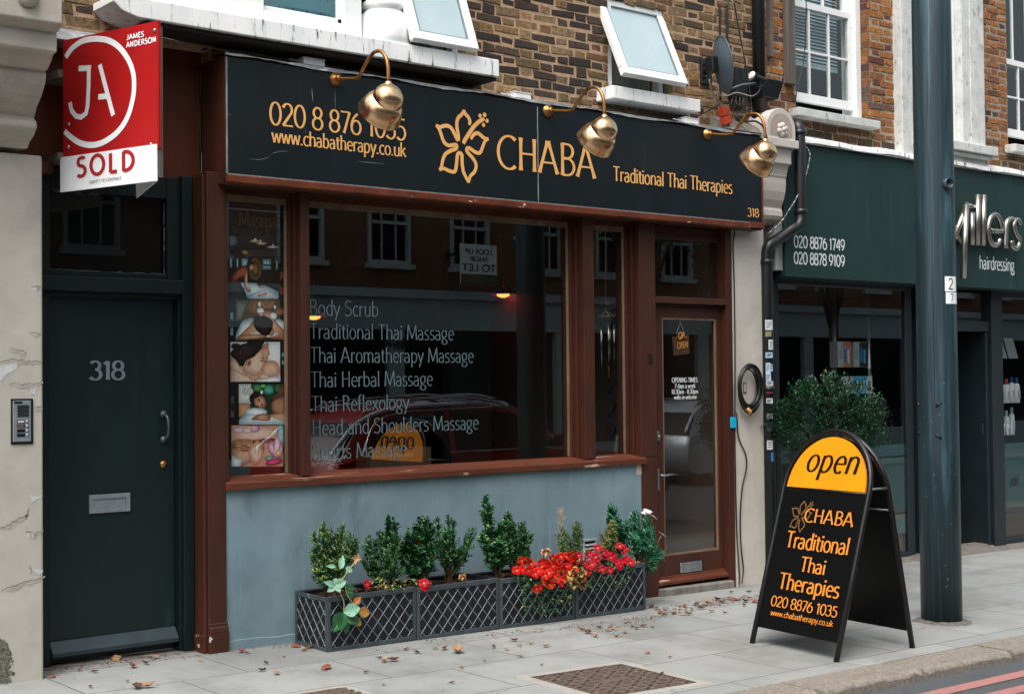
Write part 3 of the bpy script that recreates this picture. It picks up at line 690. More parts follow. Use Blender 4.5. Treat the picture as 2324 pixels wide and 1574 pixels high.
# flaked paint and cracks on the shaft: real, slightly proud or sunken pieces
C5 = crop(0, 600, 1.9675)
mb = MB()
for pts in ([(0,1045),(40,1030),(100,1025),(112,1050),(80,1075),(40,1090),(10,1135),(0,1130)], [(187,1160),(222,1158),(215,1218),(185,1212)]):
    mb.prism([F(*C5(*p), -.1315) for p in pts], (0, .002, 0))
C7 = crop(0, 1400, 2.1188)
for pts in ([(190,275),(245,285),(280,272),(262,290),(225,312),(200,330),(210,300)], [(205,760),(255,755),(285,765),(265,795),(235,785)]):
    mb.prism([F(*C7(*p), -.1315) for p in pts], (0, .002, 0))
mb.build('bare_patch', mat('bare_plaster', '#b9bfc0', '#a4a9a9', .8, 20), pl)
mb = MB(); lip = MB(); rc = random.Random(2)
def crack(fn, pts, y, w_=.0035):
    P_ = [F(*fn(*p), y) for p in pts]; Q = []
    for a, b in zip(P_, P_[1:]):
        for i in range(6): Q.append(a.lerp(b, i/6) + Vector((rc.uniform(-.006, .006), 0, rc.uniform(-.005, .005))))
    Q.append(P_[-1]); prev = None
    for i, q in enumerate(Q):
        hw = w_*rc.uniform(.35, 1)*(1 if 0 < i < len(Q)-1 else .2); cur = (mb.av(q + Vector((0, 0, hw))), mb.av(q - Vector((0, 0, hw))))
        if prev: mb.idx((prev[0], cur[0], cur[1], prev[1]))
        prev = cur
    prev = None                            # the paint below the crack curls out from the wall
    for i, q in enumerate(Q):
        e = math.sin(math.pi*i/(len(Q)-1)); l_ = rc.uniform(.001, .0045)*e; d_ = rc.uniform(.012, .03)*(.3+e)
        cur = [lip.av(q - Vector((0, l_, hw))), lip.av(q - Vector((0, l_*.6, d_*.5))), lip.av(q - Vector((0, -.0008, d_)))]
        if prev:
            for a in (0, 1): lip.idx((prev[a], cur[a], cur[a+1], prev[a+1]), 0, True)
        prev = cur
for p in ([(0,1020),(60,1005),(140,1008),(200,1020),(258,1015)], [(60,1150),(140,1158),(200,1150),(262,1140)], [(60,940),(130,950),(165,970)], [(200,1300),(260,1295)], [(190,565),(250,563)], [(180,840),(250,845)]): crack(C5, p, -.1318)
for p in ([(0,490),(60,465),(120,430),(170,405),(195,355)], [(165,485),(180,512),(235,522),(285,500)], [(0,893),(70,880),(160,835),(240,825),(295,800)], [(195,735),(205,765)]): crack(C7, p, -.1318)
lip.build('curled_paint', M_cream, pl)
mb.build('crack', mat('crack_dark', '#4a4036', None, .9), pl)
mb = MB(); rm = random.Random(19)                    # lichen and grime, a rough crust on the foot of the pilaster
for k in range(420):
    q = rm.random(); cxp, cyp = 130*(1-q**.7)*rm.random()**.8 - 12, 1215 + 285*rm.random()
    if cxp > 40 + (cyp-1215)*.32: continue
    p = F(*C7(cxp, cyp), -.1318); a = rm.uniform(0, 6.28); r_ = rm.uniform(.003, .012); mb.face([p + Vector((r_*math.cos(a+t)*rm.uniform(.6, 1.3), -rm.uniform(0, .0015), r_*math.sin(a+t)*rm.uniform(.6, 1.3))) for t in (0, 1.2, 2.5, 3.8, 5.1)], k % 2)
mb.build('lichen', [mat('dark_lichen', '#55564a', '#3f4037', .95, 40), mat('grey_lichen', '#75766a', '#5e5f55', .95, 40)], pl)

# ---------------------------------------------------------------- right pilaster with its arched console
pr_ = thing('pilaster', 'narrow pale pilaster with rosette console between the spa door and the salon', 'pilaster', (4.6, 0, -.07))
rx0, rx1 = F(1664, 700, 0).x, F(1736, 700, 0).x
mb = MB(); mb.box(rx0, rx1, 0.0, .35, -.2, 2.80); mb.build('shaft', M_creamlite, pr_, bevel=.01, seg=2)
C3 = crop(2260, 320, 2.7137)
KF = -.15
kx0, kx1 = F(*C3(298, 350), KF).x, F(*C3(540, 350), KF).x
zc = lambda x, y, d: F(*C3(x, y), d).z
z0_, z1_ = zc(400, 365, KF), zc(400, 300, KF)
mb = MB(); n = 20; kr = (kx1-kx0)/2; kc = (kx0+kx1)/2; zs = zc(290, 190, KF)
arch = [(kx0, KF, z1_), (kx1, KF, z1_)] + [(kc + kr*math.cos(R(180*i/n)), KF, zs + kr*.92*math.sin(R(180*i/n))) for i in range(n+1)]
mb.prism(arch, (0, .22, 0)); mb.box(kx0-.006, kx1+.004, KF-.03, .05, z0_, z1_+.004)
cn = mb.build('console', M_creamlite, pr_, bevel=.006, seg=2)
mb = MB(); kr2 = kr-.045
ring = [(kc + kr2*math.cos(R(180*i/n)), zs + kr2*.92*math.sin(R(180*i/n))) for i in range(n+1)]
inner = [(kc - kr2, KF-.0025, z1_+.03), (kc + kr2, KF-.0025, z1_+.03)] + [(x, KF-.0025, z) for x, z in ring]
mb.face(inner); mb.build('sunk_panel', mat('painted_recess_shade', '#a7988f', '#978a82', .8, 8), cn)  # flat face; the shade of a recess is put into its colour
mb = MB(); cz = zs - .01
for i in range(6):
    a = R(60*i+20); mb.lathe((kc + .036*math.cos(a), KF-.003, cz + .036*math.sin(a)), (0, -1, 0), [(0, .026), (.012, .026), (.024, .016), (.028, .002)], 12)
mb.lathe((kc, KF-.003, cz), (0, -1, 0), [(0, .022), (.03, .02), (.04, .003)], 14); mb.build('rosette', M_creamlite, cn)
zz = lambda y: zc(390, y, -.1)
sp = [(-.27, z0_), (-.27, zz(400)), (-.25, zz(405)), (-.25, zz(505)), (-.2, zz(515)), (-.175, zz(545)), (-.15, zz(590)), (-.15, zz(605)), (-.13, zz(612)), (-.135, zz(660)), (-.12, zz(730)), (-.08, zz(800)), (-.04, zz(840)), (-.015, zz(862)), (-.05, zz(885)), (-.055, zz(930)), (-.02, zz(960)), (.04, zz(1000))]
mb = MB(); mb.prism([(kx0+.012, y*.5-.01 if y < .03 else y, z) for y, z in sp] + [(kx0+.012, .3, zz(1000)), (kx0+.012, .3, z0_)], (kx1-kx0-.05, 0, 0)); mb.build('scroll', M_creamlite, pr_, bevel=.005)
mb = MB(); rt = random.Random(6)
for i in range(16):                        # rough cement capping behind the console
    x = 4.3 + .045*i; h = .045 + .03*rt.random(); mb.hexa([(x, -.1, 3.525), (x+.047, -.1, 3.525), (x+.047, YB, 3.525), (x, YB, 3.525), (x, -.07, 3.54+h*.4), (x+.047, -.07, 3.54+h*.4), (x+.047, YB, 3.55+h*1.5), (x, YB, 3.55+h*1.5)])
mb.build('cement_capping', mat('rough_cement', '#8f877d', '#5f5950', .95, 14, bump=.7, bscale=40), pr_)
mb = MB(); a, b = F(*C3(345, 800), .03), F(*C3(435, 800), .03); mb.box(a.x, b.x, .01, .3, F(*C3(390, 1400), .03).z, F(*C3(390, 610), .03).z)
mb.build('flaking_board', mat('flaking_board', '#a9aca6', '#6f726c', .85, 12, (1, 1, .2), bump=.4, marks=[('#35352f', 9, (1.4, 1, .3), .58, .66)]), pr_, bevel=.004)
# ================================================================ side entrance 318
en = thing('house_entrance', 'dark green flat door numbered 318 under a brown board, left of the spa', 'entrance', (-.6, .2, 0))
YD = .2
dl, dr = F(107, 1100, YD).x, F(396, 1100, YD).x
zt = 2.071; zb0 = F(105, 1508, YD).z
mb = MB(); mb.box(dl, dr, YD, YD+.05, zb0, zt)
dd = mb.build('door', M_door, en, bevel=.003)
mb = MB(); wz = F(110, 1480, YD).z + .005
mb.prism([(dl+.004, YD-.002, wz+.055), (dl+.004, YD-.012, wz+.055), (dl+.004, YD-.06, wz-.005), (dl+.004, YD-.06, wz-.03), (dl+.004, YD-.002, wz-.03)], (dr-dl-.008, 0, 0)); mb.build('weatherboard', M_weather, dd, bevel=.003)
mb = MB(); a = F(203, 859, YD); b = F(281, 859, YD)
text(mb, '318', (a.x, YD-.006, F(240, 861, YD).z), XA, ZA, NF, .105, width=b.x-a.x, thick=.17, thin=.09, flare=.3)
mb.build('number', M_zinc, dd)
mb = MB(); a, b = F(201, 1163, YD), F(294, 1118, YD); zlo, zhi = F(248, 1162, YD).z, F(248, 1120, YD).z
t = .026
mb.box(a.x, b.x, YD-.012, YD-.001, zlo, zlo+t); mb.box(a.x, b.x, YD-.012, YD-.001, zhi-t, zhi); mb.box(a.x, a.x+t, YD-.0125, YD-.001, zlo+t, zhi-t); mb.box(b.x-t, b.x, YD-.0125, YD-.001, zlo+t, zhi-t)
mb.box(a.x+t, b.x-t, YD-.006, YD-.0012, zlo+t, zhi-t)
mb.build('letterbox', M_zinc, dd, bevel=.002)
mb = MB(); hx = F(371, 970, YD).x; h0, h1 = F(371, 997, YD).z, F(371, 939, YD).z
for z in (h0, h1): mb.lathe((hx, YD-.001, z), (0, -1, 0), [(0, .022), (.006, .022), (.012, .012), (.02, .009)], 14)
mb.tube(smooth_path([(hx, YD-.012, h0), (hx+.004, YD-.045, h0+.02), (hx+.006, YD-.055, (h0+h1)/2), (hx+.004, YD-.045, h1-.02), (hx, YD-.012, h1)], 6), .008, 8)
mb.build('handle', mat('dull_pewter', '#5d696d', '#495458', .45, 20, metal=.6), dd)
mb = MB(); lk = F(370, 1053, YD); mb.lathe((lk.x, YD-.001, lk.z), (0, -1, 0), [(0, .022), (.008, .022), (.012, .017), (.016, .012), (.017, .001)], 18); mb.build('lock', M_brassrust, dd)
fl, fr_ = -1.147, -.128                    # jambs, transom bar and fanlight
mb = MB(); yj = .145
mb.box(fl, dl-.003, yj, YD+.06, zb0-.06, zt+.04); mb.box(dr+.003, F(414, 900, yj).x, yj, YD+.06, -.03, zt+.04); mb.box(F(416, 900, .11).x, fr_-.022, .11, YD+.06, -.03, 2.8)
mb.box(dl-.003, dr+.003, yj+.001, YD+.06, zt+.004, zt+.045)
b0, b1 = F(260, 668, .13).z, F(260, 630, .13).z
mb.box(fl, F(416, 650, .12).x-.001, .10, YD+.06, b0+.012, b1)
fz1 = 2.79
mb.box(fl, F(114, 500, yj).x, yj+.002, YD+.06, b1+.001, fz1); mb.box(F(380, 550, yj).x, F(414, 550, yj).x, yj+.002, YD+.06, b1+.001, fz1)
mb.box(F(114, 500, yj).x, F(380, 550, yj).x, yj+.003, YD+.06, b1+.001, b1+.035); mb.box(F(114, 500, yj).x, F(380, 550, yj).x, yj+.003, YD+.06, F(240, 440, yj).z, fz1)
fm = mb.build('door_frame', M_dfr, en, bevel=.006, seg=2)
mb = MB(); ga, gb = F(114, 500, yj).x, F(380, 550, yj).x; z0, z1 = b1+.035, F(240, 440, yj).z
mb.face([(ga, .19, z0), (gb, .19, z0), (gb, .19, z1), (ga, .19, z1)]); fg = mb.build('fanlight', G_fan, en)
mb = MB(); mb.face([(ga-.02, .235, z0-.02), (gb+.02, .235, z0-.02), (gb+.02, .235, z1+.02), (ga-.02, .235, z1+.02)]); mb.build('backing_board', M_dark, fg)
mb = MB(); rl = random.Random(9)
for i in range(40):                        # flaked putty round the fanlight
    t_ = rl.random()
    if t_ < .55: xx = rl.uniform(ga, gb-.05); mb.box(xx, xx+rl.uniform(.02, .08), .183, .187, z0, z0+rl.uniform(.002, .006))
    elif t_ < .8: zz_ = rl.uniform(z0, z1-.06); mb.box(gb-rl.uniform(.002, .005), gb, .183, .187, zz_, zz_+rl.uniform(.02, .08))
    else: xx = rl.uniform(ga, gb-.05); mb.box(xx, xx+rl.uniform(.02, .08), .183, .187, z1-rl.uniform(.002, .005), z1)
mb.build('flaked_putty', mat('pale_putty', '#7f8784', None, .9), fg)
mb = MB(); mb.hexa([(fl, .09, -.1), (fr_-.022, .09, -.1), (fr_-.022, .6, -.1), (fl, .6, -.1), (fl, .09, .022), (fr_-.022, .09, .006), (fr_-.022, .6, .006), (fl, .6, .022)]); mb.build('threshold', mat('old_threshold', '#77746c', '#4b4741', .9, 12, bump=.4), en)
mb = MB(); bz0 = F(250, 397, YD).z
mb.box(-1.2, -.045, .201, .29, bz0, 3.62); mb.box(-1.2, -.0505, .165, .2, bz0-.035, bz0+.012)
bb = mb.build('fascia_board', M_browndk, en, bevel=.006)
mb = MB(); a = F(75, 388, .1); b = F(118, 362, .1); mb.box(a.x, b.x, .07, .198, a.z-.01, b.z-.02); mb.build('junction_box', M_browndk, bb, bevel=.005)

# ================================================================ the spa shopfront
sh = thing('shopfront', 'brown painted spa shopfront with black sign, big dark window and blue grey wall', 'shopfront', (2.3, 0, -.03))
GY = .12                                   # plane of the glass
cx0 = F(474, 1483, -.01).x; cx1 = F(514, 1200, -.01).x
mb = MB(); mb.box(cx0, cx1, -.012, .18, -.06, 2.82); mb.box(cx0-.022, cx0-.001, .002, .19, -.06, 2.8)
cl = mb.build('column', M_brown, sh, bevel=.006, seg=2)
zk = F(490, 1425, -.03).z
mb = MB(); mb.box(cx0-.006, cx1+.004, -.034, .0, -.06, zk-.03); mb.prism([(cx0+.0, -.013, zk+.03), (cx0+.0, -.026, zk+.022), (cx0+.0, -.022, zk+.008), (cx0+.0, -.03, zk-.0), (cx0+.0, -.034, zk-.029), (cx0, -.013, zk-.029)], (cx1-cx0, 0, 0))
mb.box(cx0-.03, cx0-.0065, -.006, .19, -.06, zk-.04)
mb.build('plinth_block', M_brown, cl, bevel=.005, seg=2)
mb = MB()
C8 = crop(560, 1700, 4.3037)
for pts in ([(372,1165),(385,1140),(405,1155),(422,1175),(400,1195),(390,1225),(375,1222),(370,1190)],): mb.prism([F(*C8(*p), -.0345) for p in pts], (0, .0008, 0))
for pts in ([(215,1245),(232,1235),(243,1255),(240,1290),(222,1280)], [(218,1125),(235,1120),(232,1140)], [(192,1130),(202,1125),(204,1150)]):
    P_ = [SX(*C8(*p), cx0-.0306) for p in pts]; mb.prism(P_, (.0008, 0, 0))
mb.build('flaked_patch', mat('flaked_undercoat', '#c9c4bb', '#a39c90', .8, 30), cl)
# window sill, mullions, header
zs0 = .942; zs1 = .992
wx0, wx1 = F(514, 1100, -.03).x, F(1468, 1050, -.03).x
mb = MB(); mb.prism([(wx0, -.035, zs0), (wx0, -.035, zs1-.012), (wx0, -.028, zs1-.004), (wx0, GY-.02, 1.016), (wx0, GY+.06, 1.016), (wx0, GY+.06, zs0)], (wx1-wx0, 0, 0))
mb.build('window_sill', M_sill, sh, bevel=.004, seg=2)
m1a, m1b = .548, .618                       # first mullion, front face
m1a, m1b = F(684, 800, -.005).x, F(704, 800, -.005).x
m2a, m2b = F(1326, 800, -.005).x, F(1350, 800, -.005).x
m3a, m3b = F(1452, 800, -.005).x, F(1482, 800, -.005).x
def mullion(parent, a, b, z0, z1, wl_, wr_):
    m = MB(); m.box(a, b, -.006, .05, z0, z1); m.box(a-wl_*.45, b+wr_*.45, .0505, .085, z0, z1); m.box(a-wl_, b+wr_, .0855, GY+.05, z0, z1)
    return m.build('mullion', M_brown, parent, bevel=.004, seg=2)
WZ = 2.83
mullion(sh, cx1-.005, cx1+.02, 1.0, WZ, 0, .03)
mullion(sh, m1a, m1b, 1.0, WZ, .035, .02); mullion(sh, m2a, m2b, 1.0, WZ, .05, .03); mullion(sh, m3a, m3b, .99, WZ, .05, .03)
zh = 2.70
mb = MB(); mb.box(cx1+.02, m3a, .075, .1, zh+.045, 2.74); mb.box(cx1+.021, m3a-.001, .1005, GY+.05, zh+.012, 2.74); mb.build('window_head', M_browndk, sh, bevel=.004)
mb = MB(); rl = random.Random(12)
for (a, b) in ((cx1+.05, m1a-.035), (m1b+.02, m2a-.05), (m2b+.03, m3a-.05)):
    mb.box(a, b, GY-.02, GY-.004, zh-.028, zh+.012); mb.box(b-.018, b, GY-.0205, GY-.0045, 1.018, zh-.03)
mb.build('glazing_bead', M_bead, sh, bevel=.002)
panes = []
for (a, b) in ((cx1+.03, m1a-.03), (m1b+.01, m2a-.04), (m2b+.02, m3a-.04)):
    mb = MB(); mb.face([(a, GY, 1.0), (b, GY, 1.0), (b, GY, zh+.02), (a, GY, zh+.02)]); panes.append(mb.build('window_pane', G_shop, sh))
# vinyl lettering on the big pane
rows = [('Body Scrub', 702, 716, 859, 717), ('Traditional Thai Massage', 703, 770, 1030, 770), ('Thai Aromatherapy Massage', 704, 823, 1075, 822), ('Thai Herbal Massage', 705, 878, 982, 875), ('Thai Reflexology', 707, 932, 928, 930), ('Head and Shoulders Massage', 708, 987, 1086, 974), ('Sports Massage', 709, 1042, 922, 1034)]
for s, u0, v0, u1, v1 in rows:
    mb = MB(); sign_text(mb, s, u0, v0, u1, v1, GY-.003, .098, thick=.075, thin=.04, flare=.35, track=.03); mb.build('lettering', M_vinyl, panes[1])
# stall riser, its vent, the patch and the lower band of cracked render
mb = MB(); mb.box(cx1+.001, F(1476, 1200, 0).x, 0.0, .2, -.15, zs0-.001)
wall = mb.build('stall_riser', M_wall, sh)
mb = MB(); C8b = C8; rc2 = random.Random(3); prev = None
for i in range(60):
    x = cx1+.004 + 3.44*i/59; z = F(540, 1452, -.004).z + gz(x) + .004*math.sin(i*.7) + rc2.uniform(-.003, .003)
    cur = [mb.av((x, -.001, z+.003)), mb.av((x, -.006, z-.002)), mb.av((x, -.006, -.12))]
    if prev:
        for q in (0, 1): mb.idx((prev[q], cur[q], cur[q+1], prev[q+1]))
    prev = cur
mb.build('skim_band', M_wall, wall)
mb = MB(); a, b = F(1444, 1077, -.002), F(1470, 1050, -.002); mb.box(a.x, b.x, -.003, -.0005, a.z+.0, b.z-.006); mb.build('bare_patch', mat('bare_filler', '#c2b3a5', '#aa9c8f', .8, 14), wall)
mb = MB(); C9 = crop(1550, 1520, 4.385); a, b = F(*C9(1098, 840), -.004), F(*C9(1265, 625), -.004)
mb.box(a.x, b.x, -.004, -.0008, a.z-.12, b.z+.004, 1)
for i in range(8):
    z = b.z - .03 - i*.026
    mb.prism([(a.x+.008, -.004, z), (a.x+.008, -.018, z-.012), (a.x+.008, -.018, z-.016), (a.x+.008, -.004, z-.008)], (b.x-a.x-.016, 0, 0))
for q in ((a.x, a.x+.008), (b.x-.008, b.x)): mb.box(q[0], q[1], -.02, -.0045, a.z-.12, b.z)
mb.box(a.x, b.x, -.0205, -.0045, b.z-.012, b.z+.003)
mb.build('air_vent', [mat('grey_vent', '#9aa6aa', '#838f93', .5, 10), M_black], wall, bevel=.001)
# door with its overlight
dx0, dx1 = F(1480, 900, 0).x, F(1664, 900, 0).x
fj = F(1490, 900, .0).x
YF = .055
mb = MB(); zb = -.07
mb.box(m3a+.002, fj, -.0045, .13, -.12, .986); mb.box(m3b+.002, fj, -.0045, .13, .99, 2.84)
jr = F(1651, 900, 0).x
mb.box(jr, dx1, -.003, .13, -.12, 2.84)
tz0, tz1 = F(1565, 690, 0).z, F(1565, 675, 0).z
mb.box(fj, jr, -.002, .13, tz0, tz1); mb.box(fj, jr, .06, .13, 2.64, 2.742); mb.box(fj, jr, .04, .13, tz0-.018, tz0-.001)
dfm = mb.build('door_frame', M_brown, sh, bevel=.005, seg=2)
mb = MB(); ax, bx = F(1486, 600, .09).x, F(1645, 600, .09).x
mb.face([(ax, .09, tz1-.01), (bx, .09, tz1-.01), (bx, .09, 2.645), (ax, .09, 2.645)]); mb.build('overlight', G_shop, sh)
za, zc_ = tz0-.02, F(1570, 1318, YF).z
gx0, gx1 = F(1502, 1000, YF+.02).x, F(1625, 1000, YF+.02).x; gz0, gz1 = F(1560, 1254, YF+.02).z, F(1560, 722, YF+.02).z
mb = MB()
mb.box(fj+.003, gx0, YF, YF+.045, zc_, za); mb.box(gx1, jr-.003, YF, YF+.045, zc_, za); mb.box(gx0, gx1, YF+.0005, YF+.0445, zc_, gz0); mb.box(gx0, gx1, YF+.0005, YF+.0445, gz1, za)
sd_ = mb.build('shop_door', M_brown, sh, bevel=.005, seg=2)
mb = MB(); t = .014
mb.box(gx0, gx1, YF+.006, YF+.02, gz0, gz0+t); mb.box(gx0, gx1, YF+.006, YF+.02, gz1-t, gz1); mb.box(gx0, gx0+t, YF+.0065, YF+.0195, gz0+t, gz1-t); mb.box(gx1-t, gx1, YF+.0065, YF+.0195, gz0+t, gz1-t); mb.build('glazing_bead', M_bead, sd_)
mb = MB(); mb.face([(gx0, YF+.024, gz0), (gx1, YF+.024, gz0), (gx1, YF+.024, gz1), (gx0, YF+.024, gz1)]); dg = mb.build('door_glass', G_shop, sd_)
for s, u0, u1, v, h in (('OPENING TIMES', 1525, 1583, 867, .036), ('7 days a week', 1531, 1578, 880, .034), ('10.30am - 8.30pm', 1524, 1584, 893, .034), ('walks-in welcome', 1530, 1581, 905, .032)):
    mb = MB(); sign_text(mb, s, u0, v, u1, v, YF+.021, h, thick=.15, thin=.10, flare=.1); mb.build('lettering', M_whitev, dg)
mb = MB(); wz = F(1570, 1315, YF-.03).z
mb.prism([(fj+.006, YF-.001, wz+.052), (fj+.006, YF-.012, wz+.052), (fj+.006, YF-.018, wz+.034), (fj+.006, YF-.05, wz+.01), (fj+.006, YF-.05, wz-.012), (fj+.006, YF-.001, wz-.012)], (jr-fj-.012, 0, 0)); mb.build('weather_bar', M_sill, sd_, bevel=.004, seg=2)
C10 = crop(1400, 1400, 2.1189)
mb = MB(); a, b = F(*C10(1490, 780), YF-.01), F(*C10(1628, 700), YF-.01); zz0, zz1 = F(*C10(1558, 775), YF-.01).z, F(*C10(1558, 708), YF-.01).z; t = .018
mb.box(a.x, b.x, YF-.012, YF-.0005, zz0, zz0+t); mb.box(a.x, b.x, YF-.012, YF-.0005, zz1-t, zz1); mb.box(a.x, a.x+t, YF-.0122, YF-.0005, zz0+t, zz1-t); mb.box(b.x-t, b.x, YF-.0122, YF-.0005, zz0+t, zz1-t); mb.box(a.x+t, b.x-t, YF-.005, YF-.0008, zz0+t, zz1-t)
mb.build('letterbox', M_steel, sd_, bevel=.003)
mb = MB(); hz1, hz0 = F(1489, 1063, YF).z, F(1489, 1112, YF).z; hx = F(1492, 1090, YF).x
mb.box(hx-.018, hx+.018, YF-.008, YF-.0005, hz0, hz1); mb.tube([(hx, YF-.005, hz1-.05), (hx, YF-.05, hz1-.05), (hx+.015, YF-.055, hz1-.05), (hx+.13, YF-.055, hz1-.047)], [.008, .008, .008, .007], 10)
mb.build('handle', M_steel, sd_, bevel=.002)
mb = MB(); mb.box(hx-.016, hx+.012, YF-.02, YF-.0005, F(1489, 1000, YF).z, F(1489, 978, YF).z); mb.lathe((hx, YF-.02, F(1489, 990, YF).z), (0, -1, 0), [(0, .012), (.01, .012), (.011, .001)], 12); mb.build('lock', M_steel, sd_, bevel=.002)
mb = MB(); a = F(1475, 812, -.006); mb.box(a.x-.012, a.x+.012, -.018, -.0045, a.z-.04, a.z+.035); mb.build('doorbell', M_blackpl, dfm, bevel=.003)
mb = MB(); a, b = F(1657, 971, -.004), F(1669, 946, -.004); mb.box(a.x, b.x, -.016, -.0032, a.z, b.z); mb.build('cyan_box', M_cyan, dfm, bevel=.003)
mb = MB(); a = GR(1480, 1356); mb.hexa([(fj-.01, -.035, -.2), (jr+.02, -.035, -.2), (jr+.02, .4, -.2), (fj-.01, .4, -.2), (fj-.01, -.035, -.002), (jr+.02, -.035, -.012), (jr+.02, .4, -.012), (fj-.01, .4, -.002)]); mb.build('doorstep', mat('worn_concrete', '#7d7b74', '#5a5852', .9, 14, bump=.4), sh, bevel=.01)
# the fascia: box, black panel, painted trim, lettering and flower
FY = -.12
fx0, fx1 = -.05, F(1735, 500, FY-.015).x
pz0, pz1 = 2.803, 3.485
mb = MB(); mb.box(fx0, fx1, FY+.012, .2, 2.745, 3.5)
fb = mb.build('fascia_box', M_brown, sh, bevel=.004)
mb = MB(); s_ = F(1220, 300, FY).x; mb.box(fx0+.006, s_-.0015, FY, FY+.011, pz0, pz1); mb.box(s_+.0015, F(1727, 400, FY).x, FY, FY+.0112, pz0, pz1); pn = mb.build('sign_panel', M_fascia, fb)
mb = MB(); mb.box(s_-.0035, s_+.0035, FY-.002, FY+.009, pz0+.004, pz1-.02); mb.box(fx0+.002, fx0+.007, FY-.0025, FY+.01, pz0, pz1); mb.box(fx0+.007, F(1727, 400, FY).x, FY-.0022, FY+.0095, pz0-.006, pz0-.001); mb.build('panel_edge', mat('pale_edge', '#8b999d', '#5d686c', .5, 9, (4, 1, 1)), fb)
mb = MB(); n = 60; rl = random.Random(14); prev = None      # lower moulding with lifting paint
for i in range(n+1):
    x = fx0 + (F(1700, 510, FY).x - fx0)*i/n; j = rl.uniform(-.003, .003)
    sec = [(x, FY-.004, pz0-.0065), (x, FY-.016+j, pz0-.012), (x, FY-.016+j, pz0-.05), (x, FY-.006, pz0-.058), (x, FY+.05, pz0-.06)]
    cur = [mb.av(p) for p in sec]
    if prev:
        for q in range(4): mb.idx((prev[q], cur[q], cur[q+1], prev[q+1]))
    else: mb.idx(cur)
    prev = cur
mb.idx(prev[::-1])
mb.box(F(1728, 400, FY).x, fx1, FY-.008, FY+.02, pz0-.05, pz1); mb.box(F(1700, 510, FY).x+.002, fx1, FY-.018, FY+.02, pz0-.045, pz0-.001)
mb.build('fascia_trim', M_brownchip, fb, bevel=.002)
LY = FY - .003
def two_tone(fn, name, parent, y):
    m = MB(); fn(m, 1.0, y+.0012); m.build(name + '_edge', M_goldrim, parent)
    m = MB(); fn(m, 0.0, y); return m.build(name, M_gold, parent)
def letters(s, u0, v0, u1, v1, h, thick, thin, flare, y=LY, parent=pn, name='lettering', trk=.04):
    m = MB(); sign_text(m, s, u0, v0, u1, v1, y+.0012, h, thick=thick*1.32, thin=thin*1.5, flare=flare, track=trk); e = m.build('letter_edge', M_goldrim, parent)
    m = MB(); sign_text(m, s, u0, v0, u1, v1, y-.0008, h, thick=thick, thin=thin, flare=flare, track=trk); return m.build(name, M_gold, parent)
letters('020 8 876 1035', 612, 284, 921, 317, .135, .115, .065, .3)
letters('www.chabatherapy.co.uk', 617, 322, 921, 357, .088, .115, .065, .35, trk=.02)
letters('CHABA', 1128, 378, 1352, 408, .225, .10, .052, .5)
letters('Traditional Thai Therapies', 1392, 412, 1662, 438, .105, .12, .065, .35, trk=.02)
letters('318', 1697, 490, 1722, 494, .066, .14, .08, .3)
CE = crop(1320, 320, 6.054)
EM = [[(780,405),(792,330),(757,250),(705,195),(682,125)], [(682,125),(640,205),(580,262),(550,340),(548,430),(565,540),(582,640),(577,698)], [(577,698),(545,665),(500,560),(440,460),(370,418),(290,425),(235,443),(155,408)], [(155,408),(215,480),(250,570),(280,660),(320,740),(390,785),(470,778),(530,775),(545,810),(520,850),(430,885),(340,940),(300,1010),(275,1100),(260,1180),(222,1248)], [(222,1248),(300,1215),(390,1255),(480,1280),(520,1250),(540,1150),(550,1040),(565,950),(600,925),(640,960),(645,1050),(650,1150),(670,1270),(710,1360),(768,1480)], [(768,1480),(800,1360),(870,1290),(905,1200),(900,1120),(850,1030),(780,950),(735,890),(740,840),(790,840),(860,890),(930,925),(985,915),(1020,840),(1050,760),(1080,700),(1140,664)], [(1140,664),(1060,650),(1000,600),(950,560),(900,560),(850,600),(808,668)], [(668,748),(700,680),(770,570),(860,440),(950,350),(1030,300)]]
EB = [(980,230,40),(1065,215,44),(1110,325,40),(1045,405,40),(1032,300,40)]
e0 = F(*CE(620, 800), FY); e1 = F(*CE(682, 110), FY); e2 = F(*CE(768, 1480), FY); EH = e1.z - e2.z
def eu(p): q = F(*CE(*p), FY); return ((q.x - e0.x)/EH, (q.z - e0.z)/EH)
EMU = [smooth_path([(a, b, 0) for a, b in map(eu, st)], 4) for st in EM]; EMU = [[(p.x, p.y) for p in st] for st in EMU]
EBU = [(*eu(b[:2]), b[2]/1380) for b in EB]
def emblem(mb, put, wdt, grow=0.0):
    for k, st in enumerate(EMU):
        ribbon(mb, st, wdt*(1.15 if k == 7 else 1), wdt*.95, lambda a, b, k=k: put(a, b, .00022*(k % 4)), 0 if k == 7 else -.25)
    for k, (a, b, r) in enumerate(EBU):
        mb.face([put(a + (r+grow)*math.cos(R(30*i)), b + (r+grow)*math.sin(R(30*i)), .0009+.0002*k) for i in range(12)])
for (m_, wd_, gw, yy) in ((M_goldrim, .072, .01, LY+.0012), (M_gold, .054, 0, LY-.001)):
    mb = MB(); emblem(mb, lambda a, b, l, yy=yy: (e0.x + a*EH, yy - l, e0.z + b*EH), wd_, gw); mb.build('flower_emblem' if m_ is M_gold else 'emblem_edge', m_, pn)
